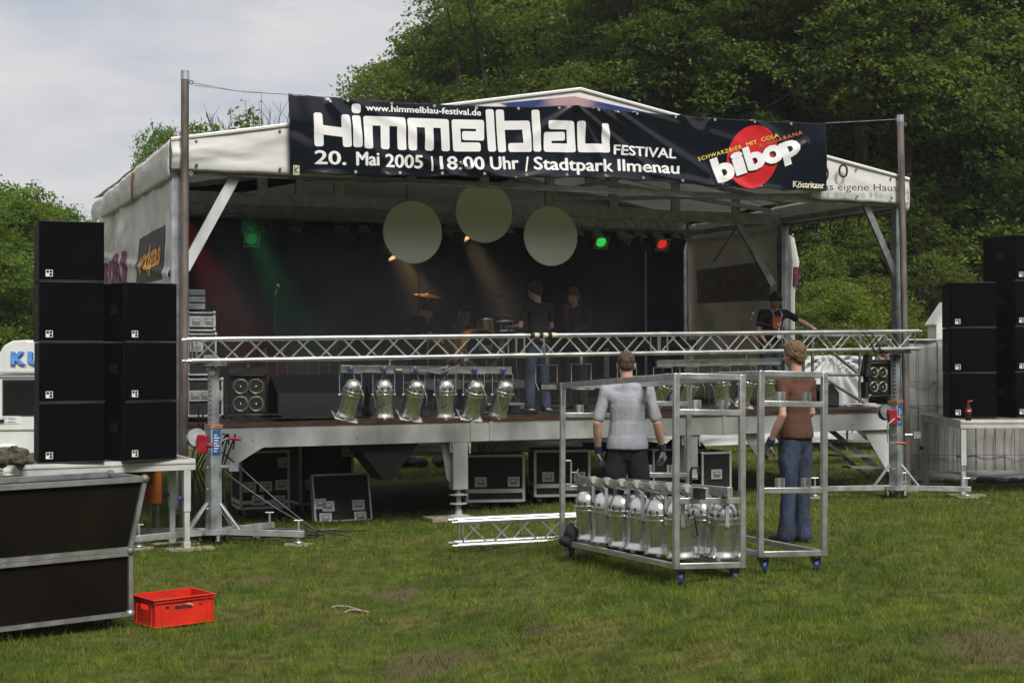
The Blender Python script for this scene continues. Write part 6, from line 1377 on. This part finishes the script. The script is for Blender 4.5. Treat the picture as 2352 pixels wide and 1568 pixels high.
mb = MB(); mb.box(((.3+9.9)/2, (.3+5.7)/2, (1.36+4.12)/2), (9.6, 5.4, 2.76)); o = mb.build('smoke', sm_, None, smooth=0, loc=L(0,0,0)); o.rotation_euler = (0,0,STH); tag(o, 'thin grey fog drifting inside the stage', kind='stuff')

# ------------------------------------------------------------------ drum kit
def dk(u, v, y): x, z = SL(u, v, y); return L(x, y, z)
r = T('bass_drum', 'gold bass drum with black front skin and silver script lettering behind the truss', 'drum', dk(1098,800,3.3), STH-.0)
R = .29; M = Matrix.Rotation(rad(90),4,'X'); mb = MB(); mb.lathe([(R,-.2),(R,.2)],36,M,cap=False); mb.build('shell', GOLD, r)
mb = MB(); 
for z in (-.2,.2): mb.lathe([(R,z-.015),(R+.018,z-.015),(R+.018,z+.015),(R-.02,z+.015),(R-.02,z-.012)],36,M,cap=False)
mb.build('hoop', GOLD, r); mb = MB(); mb.lathe([(0,.196),(R-.018,.196)],36,M,cap=False); mb.lathe([(0,-.196),(R-.018,-.196)],36,M,cap=False); mb.build('skin', BLK, r)
V, F = text_geo('Pearl', 1, .02, .35); xs = [a[0] for a in V]; k_ = .30/(max(xs)-min(xs)); mb = MB(); mb.add([((x-min(xs))*k_-.14, -.203, z*k_*1.15-.03) for x, z in [(a[0],a[1]) for a in V]], F); mb.build('lettering', ALU_B, r, smooth=0)
for lb, u, v, y, R, h, m in (('small gold tom drum mounted above the truss line', 1115,750,3.3,.115,.20,GOLD),('gold floor tom at the left of the bass drum', 1050,800,3.6,.19,.36,GOLD),('black snare drum right of the small gold tom', 1155,752,3.4,.17,.15,BLK)):
    r = T('drum', lb, 'drum', dk(u,v,y), STH, rot=(rad(-8),0,STH)); mb = MB(); mb.lathe([(R,-h/2),(R,h/2)],26,cap=False); mb.build('shell', m, r)
    mb = MB()
    for z in (-h/2,h/2): mb.lathe([(R,z-.01),(R+.012,z-.01),(R+.012,z+.012),(R-.01,z+.012)],26,cap=False)
    mb.build('hoop', CHROME, r); mb = MB(); mb.lathe([(0,h/2-.002),(R,h/2-.002)],26,cap=False); mb.lathe([(0,-h/2+.002),(R,-h/2+.002)],26,cap=False); mb.build('skin', WHITE if m is GOLD else BLK, r)
    mb = MB()
    for i in range(6): a = i*1.047; mb.tube(((R+.012)*math.cos(a),(R+.012)*math.sin(a),-h*.4),((R+.012)*math.cos(a),(R+.012)*math.sin(a),h*.4),.006,6)
    for i in range(3): a = i*2.09; mb.tube(((R+.02)*math.cos(a),(R+.02)*math.sin(a),0),((R+.03)*math.cos(a),(R+.03)*math.sin(a),-(L(0,y,0)*0).z-(r.location.z-DZ)+.01),.007,6)
    mb.build('lug', GALV, r)
for lb, u, v, y, R in (('large bronze cymbal on a tall stand at the right of the drum kit',1157,682,3.4,.23),('bronze cymbal on a stand at the left of the drum kit',982,680,3.9,.22),('middle bronze cymbal right of the drummer',1157,724,3.5,.16),('lowest bronze cymbal just above the black snare',1155,742,3.6,.17)):
    w0 = dk(u,v,y); r = T('cymbal', lb, 'cymbal', (w0.x,w0.y,DZ), STH); h = w0.z-DZ; mb = MB(); mb.lathe([(R,0),(R*.6,.018),(.045,.026),(.03,.04),(.008,.045),(.008,.040),(.03,.034),(R*.6,.012),(R,-.002)],30,Matrix.Translation((0,0,h)) @ Matrix.Rotation(rad(9),4,'X') @ Matrix.Rotation(rad(5),4,'Y'),cap=False); mb.build('plate', BRASS, r)
    mb = MB(); mb.tube((0,0,.3),(0,0,h+.06),.010,8); mb.build('stand', GALV, r)
    for i in range(3): a = i*2.09; mb = MB(); mb.tube((0,0,.4),(.28*math.cos(a),.28*math.sin(a),.01),.009,6); mb.build('leg', GALV, r)
# microphone stands
def mic(lb, u, v, y, boom=None, tri=True, m=BLK):
    w0 = dk(u,v,y); r = T('microphone_stand', lb, 'microphone stand', (w0.x,w0.y,DZ), STH); h = w0.z-DZ; mb = MB(); mb.tube((0,0,.02),(0,0,h-.05),.011,8); mb.build('pole', m, r)
    if tri:
        for i in range(3): a = i*2.09+.5; mb = MB(); mb.tube((0,0,.14),(.26*math.cos(a),.26*math.sin(a),.01),.009,6); mb.build('leg', m, r)
    e = Vector((0,0,h-.05))
    if boom: x2, z2 = SL(boom[0],boom[1],y); x1, _ = SL(u,v,y); e2 = Vector((x2-x1,0,z2-DZ)); mb = MB(); mb.tube(e, e2, .009, 8); mb.build('boom', m, r); e = e2
    mb = MB(); mb.tube(e, e+Vector((.02,-.03,.08)), .014, 10, .018); mb.ell(tuple(e+Vector((.025,-.04,.11))), (.027,.027,.03), None, 12, 8); mb.build('microphone', STEEL_D, r)
mic('black straight microphone stand at the left front of the stage', 632, 668, 1.0)
mic('black microphone boom stand left of the small gold drum', 1002, 752, 2.6, (1050,736))
mic('tall dark stand below the left hanging disc', 962, 607, 3.4)
mic('black boom microphone in front of the lanyard man', 1800, 745, 1.3, (1722,738))
r = T('steel_pole', 'grey vertical steel pole near the back of the stage at right', 'pole', dk(1483,755,4.6), STH); r.location.z = DZ; mb = MB(); mb.tube((0,0,0),(0,0,SL(1483,562,4.6)[1]-DZ),.022,10); mb.build('shaft', GALV, r)
mb = MB(); mb.lathe([(0,0),(.18,0),(.18,.02),(.03,.03)],20); mb.build('base', BLK, r)
# monitor wedges
def wedge(lb, u, y, w_=.72, rz=0., h=.42, d=.5):
    x, _ = SL(u, 950, y); r = T('monitor_wedge', lb, 'floor monitor', L(x,y,DZ), STH+rz); mb = MB(); M = Matrix(((0,0,1,-w_/2),(1,0,0,0),(0,1,0,0),(0,0,0,1)))
    mb.prism([(0,0),(d,0),(d,.08),(d*.42,h),(0,h*.62)], 0, w_, M); mb.build('cabinet', CABW, r, bevel=.01)
    mb = MB(); a = Vector((0,-.004,.01)); mb.add([(-w_/2+.02,.0-.006,.02),(w_/2-.02,-.006,.02),(w_/2-.02,-.006,h*.60),(-w_/2+.02,-.006,h*.60)],[(0,1,2,3)]); mb.build('back_plate', BLKM, r, smooth=0); return r
wedge('large black floor monitor at the left front of the deck', 712, .25, .85, .05, .56, .62)
wedge('black floor monitor behind the left par can bar', 910, .9, .7, -.1)
wedge('black floor monitor right of the left lamp bar', 1130, 1.1, .6, .1)
wedge('small black floor monitor at the right end of the deck', 1905, .9, .36, 0, .34, .4)
# boxes and cases on stage
def case(lb, origin, rz, w_, h, d, m=BLKM, edges=ALU_L, latches=((.25,.3),(.75,.3)), handles=(), base_band=False, castors=False, tilt=0., cat='flight case', lid=None, corners=True, e_=.022):
    r = T('road_case', lb, cat, origin, rot=(tilt,0,rz)); z0 = .13 if castors else 0.
    mb = MB(); mb.box((w_/2,d/2,z0+h/2),(w_-.01,d-.01,h-.01)); mb.build('body', m, r)
    mb = MB()
    for y in (0,d):
        for z in (z0,z0+h): mb.box((w_/2,y,z),(w_,e_,e_))
        for x in (0,w_): mb.box((x,y,z0+h/2),(e_,e_,h-e_))
    for x in (0,w_):
        for z in (z0,z0+h): mb.box((x,d/2,z),(e_,d-e_,e_))
    if lid is not None: mb.box((w_/2,-.0,z0+h*lid),(w_-e_,e_+.004,e_*1.6)); mb.box((0,d/2,z0+h*lid),(e_+.003,d-e_,e_*1.6)); mb.box((w_,d/2,z0+h*lid),(e_+.003,d-e_,e_*1.6))
    mb.build('edge_frame', edges, r)
    if corners:
        for x in (0,w_):
            for z in (z0,z0+h): mb = MB(); mb.ell((x,-.002,z),(.024,.020,.024),None,10,7); mb.build('ball_corner', edges, r)
    for fx, fz in latches:
        mb = MB(); x, z = w_*fx, z0+h*fz; mb.box((x,-.008,z),(.16,.012,.13)); p_ = mb.build('latch_dish', edges, r); mb = MB(); mb.box((x,-.016,z),(.095,.01,.075)); mb.build('recess', STEEL_D, p_); mb = MB(); mb.box((x,-.023,z+.012),(.07,.008,.03)); mb.build('lever', edges, p_)
    if castors:
        for x in (.07,w_-.07):
            for y in (.07,d-.07):
                M = Matrix.Translation((x,y,.05)) @ Matrix.Rotation(rad(90),4,'Y'); mb = MB(); mb.lathe([(.01,-.015),(.05,-.016),(.05,.016),(.01,.015)],14,M); c_ = mb.build('castor', BLK, r); mb = MB(); mb.box((x,y,.118),(.09,.09,.01)); mb.box((x,y-.0,.085),(.05,.03,.06)); mb.build('fork', GALV, c_)
    return r
for lb, u0, v0, u1, v1, y, lt in (('black road case with silver edges, upper of the pile at the left stage edge',432,758,492,716,.5,((.3,.5),(.8,.5))),
        ('black road case with silver edges, middle of the pile at the left stage edge',432,860,495,765,.5,((.3,.7),(.8,.35))),
        ('black road case, bottom of the pile at the left stage edge behind the winch tower',432,955,510,868,.5,((.2,.55),(.5,.55),(.8,.55)))):
    x0, z0 = SL(u0, v0, y); x1, z1 = SL(u1, v1, y); z0 = max(z0, DZ+.0); case(lb, L(x0,y,z0), STH, x1-x0, z1-z0-.012, .5, latches=lt, edges=ALU_D)
x0, z0 = SL(430,712,.6); r = T('amplifier', 'grey rack amplifier on top of the road case pile at the left stage edge', 'amplifier', L(x0,.6,z0), STH)
for i in range(3): mb = MB(); mb.box((.09,.2,.045+i*.085),(.26,.4,.07)); mb.build('unit', STEEL_D, r, bevel=.004)
def box3(name, lb, cat, u0, v0, u1, v1, y, d, m, part='body', detail=None):
    x0, z0 = SL(u0, v0, y); x1, z1 = SL(u1, v1, y); z0 = max(z0, DZ); r = T(name, lb, cat, L(x0,y,z0), STH); mb = MB(); w_, h = x1-x0, z1-z0
    mb.box((w_/2,d/2,h/2),(w_,d,h)); mb.build(part, m, r, bevel=.006)
    if detail:
        mb = MB(); n = detail
        for i in range(n): mb.box((w_*(i+.5)/n,-.008,h*.5),(w_/n*.12,.014,h*.94))
        mb.build('slats', WOODL if n > 3 else ALU_D, r)
    return r
box3('guitar_amplifier','dark guitar amplifier cabinet at the back of the stage left','amplifier',590,870,668,795,4.6,.35,CABW,detail=2)
box3('guitar_amplifier','black amplifier cabinet right of the bass drum','amplifier',1185,860,1215,780,4.8,.35,CABW)
box3('guitar_amplifier','black amplifier cabinet behind the long-haired person','amplifier',1345,870,1440,790,4.8,.4,CABW,detail=1)
box3('wooden_riser','brown slatted wooden riser at the back left of the stage','riser',600,880,790,812,4.2,.8,mat('dim brown panel',(.07,.045,.025),.7,0,.3,5),detail=8)
box3('drum_riser','low aluminium edged drum riser under the drum kit','riser',930,895,1225,872,3.0,2.0,ALU_D)
box3('pedal_board','grey flat pedal board lying on the deck right of the lamp bar','pedal board',1120,932,1205,925,1.0,.3,STEEL_D)
# keyboard like table at right
r = box3('keyboard','long black keyboard case on a stand at the right half of the stage','keyboard',1400,800,1600,780,2.4,.35,BLK); 
for x in (.15,1.0):
    mb = MB(); h = r.location.z-DZ; mb.tube((x,.1,0),(x+.35,.1,-h),.014,7); mb.build('leg', BLK, r); mb = MB(); mb.tube((x+.35,.12,0),(x,.12,-h),.014,7); mb.build('leg', BLK, r)
# cables on the deck
q = random.Random(12)
for lb, u, y in (('black cable snaking along the left front edge of the deck', 720, .12),('thin black cable lying along the middle of the deck edge', 1080, .2),('black cable heap on the deck right of the strobe lights', 1420, .25)):
    x, _ = SL(u, 950, y); r = T('cable', lb, 'cable', L(x,y,DZ+.012), STH); mb = MB()
    for k in range(3): mb.path([(-1.+i*.14, q.uniform(-.06,.25)+.03*k, .012+.012*q.random()) for i in range(15)], .011, 6)
    mb.build('lead', BLK, r)
x, _ = SL(1990,935,.3); r = T('cable', 'white cable coil lying at the right front edge of the deck', 'cable', L(x,.3,DZ+.01), STH); mb = MB()
for k in range(3): mb.path([(-.25+.2*math.cos(a*1.1+k)+a*.05, .08*math.sin(a+k), .02+.015*k) for a in [i*.4 for i in range(14)]], .008, 6)
mb.build('lead', wl, r)
r = T('cable', 'chrome hose and black leads below the left blinder on the deck', 'cable', L(SL(580,940,.15)[0],.15,DZ+.02), STH); mb = MB()
for k in range(4): mb.path([(-.35+i*.08, .05*math.sin(i+k)+.03*k, .03+.03*abs(math.sin(i*.7+k))) for i in range(10)], .014, 7)
mb.build('lead', BLK, r)

# ------------------------------------------------------------------ below and behind the deck
def gcase(lb, u0, vb, k, w_, h, d, rz, **kw):
    x = (u0-CU)/k; y = FPX/k; return case(lb, (x,y,gz(x,y)), rz, w_, h, d, **kw)
gcase('black road case standing on end under the left part of the deck', 553, 1195, 178, .62, .72, .6, STH-.05, latches=((.18,.38),(.52,.38),(.85,.40),(.35,.14),(.80,.12),(.9,.8)), castors=True, lid=.10, e_=.03)
r = gcase('black road case behind the leaning lid under the left part of the deck', 690, 1190, 172, .72, .85, .6, STH, latches=((.9,.8),(.2,.3)), castors=True, e_=.03)
r = gcase('black case lid with silver latches leaning outward under the deck', 724, 1197, 181, .74, .60, .10, STH-.02, latches=((.24,.32),(.78,.32),(.10,.38),(.18,.07),(.80,.07)), tilt=rad(-16), corners=False, e_=.022)
gcase('black road case on castors right of the steel deck leg', 1072, 1180, 172, .76, .60, .6, STH-.30, latches=((.24,.42),(.82,.42)), castors=True, lid=.22, e_=.034)
gcase('second black road case on castors, left of the loaded trolley', 1228, 1180, 170, .74, .60, .6, STH-.30, latches=((.24,.42),(.82,.42)), castors=True, lid=.22, e_=.034)
gcase('black road case on castors under the right part of the deck', 1612, 1105, 168, .42, .50, .6, STH-.1, latches=((.5,.42),), castors=True, e_=.028)
gcase('dark road case beside the brown-shirted man under the deck', 1500, 1105, 168, .55, .55, .6, STH-.1, latches=((.5,.5),), castors=True, e_=.02)
# bench behind
r = T('beer_bench', 'orange brown folding bench with green legs behind the stage', 'bench', (0,0,0)); a = W(1072,1016,FPX/128.); b = W(1282,1006,FPX/121.); mb = MB(); mb.beam(a, b, .26, .035); mb.build('seat', WOODL, r)
for u in (1110,1240):
    c = a.lerp(b,(u-1072)/210); mb = MB(); g = gz(c.x,c.y)
    mb.tube(c+Vector((-.1,-.12,0)), Vector((c.x,c.y-.12,g)), .016, 7); mb.tube(c+Vector((-.0,.12,0)), Vector((c.x,c.y+.12,g)), .016, 7); mb.tube(c+Vector((.3,0,0)), Vector((c.x,c.y,c.z-.28)), .010, 6); mb.build('leg', mat('green painted steel',(.02,.08,.035),.5), r)
r = T('cable_heap', 'dark heap of bags on the grass seen behind the deck leg', 'bag', W(985,1050,28)-Vector((0,0,.15))); mb = MB(); q = random.Random(3)
for i in range(12): mb.ell((q.uniform(-.6,.6),q.uniform(-.15,.15),q.uniform(.02,.14)),(q.uniform(.08,.2),.12,q.uniform(.05,.11)),None,10,7)
remesh(mb.build('pile', BLKM, r), .03)
r.location.z = gz(r.location.x, r.location.y)
# black cable tangle around the left tower
q = random.Random(21)
base = L(.3,-.5,0)
for lb, n, gen in (('bundle of black cables hanging down beside the left pole', 9, 'hang'),('tangle of black cables on the grass round the left tower', 14, 'floor'),('black cable sloping down from the left pole to the grass', 2, 'slope')):
    r = T('cable', lb, 'cable', base); mb = MB()
    for k in range(n):
        if gen == 'hang':
            x = -.25+.05*k; mb.path([(x+.05,.2,1.5-.06*k),(x+.1+q.uniform(-.05,.05),.1,1.2),(x-.05+q.uniform(-.05,.05),.05,.8),(x+q.uniform(-.1,.1),.1,.4),(x+.2*q.random(),0,.02)], .011, 6)
        elif gen == 'floor':
            p0 = Vector((q.uniform(-.5,.3), q.uniform(-.2,.5), .02)); pts = [p0]
            for i in range(9): pts.append(pts[-1]+Vector((q.uniform(.0,.24), q.uniform(-.12,.12), 0)));
            mb.path([(p.x,p.y,.02+.05*q.random()) for p in pts], .010, 6)
        else: mb.path([(-.1,.1,1.15-.2*k),(.25,.15,.85-.2*k),(.7,.1,.45-.1*k),(1.15,0,.12),(1.6,-.05,.03)], .010, 6)
    mb.build('lead', BLK, r)
# black bag and trolley clutter
p = CP(-.03, 2.35, .26); r = T('bag', 'black cloth bag hanging at the far left corner of the loaded trolley', 'bag', p, CRZ); mb = MB(); mb.ell((.03,0,-.02),(.06,.08,.11)); mb.ell((-.02,0,-.08),(.06,.07,.05)); remesh(mb.build('body', BLKM, r), .012, .03, .06)
# washing-line style grey post on the left: platform strut behind
p = W(1312, 1060, FPX/150.)

# thin summer haze over the park
hz = bpy.data.materials.new('park haze'); hz.use_nodes = True; t_ = hz.node_tree; t_.nodes.clear()
vo = t_.nodes.new('ShaderNodeVolumePrincipled'); oo = t_.nodes.new('ShaderNodeOutputMaterial'); vo.inputs['Color'].default_value = (.80,.86,.92,1); vo.inputs['Density'].default_value = .0005; vo.inputs['Anisotropy'].default_value = .1
t_.links.new(vo.outputs[0], oo.inputs['Volume']); mb = MB(); mb.box((0, 285, 25.), (640, 660, 62)); o = mb.build('haze', hz, None, smooth=0); tag(o, 'thin pale haze hanging over the park', kind='stuff')
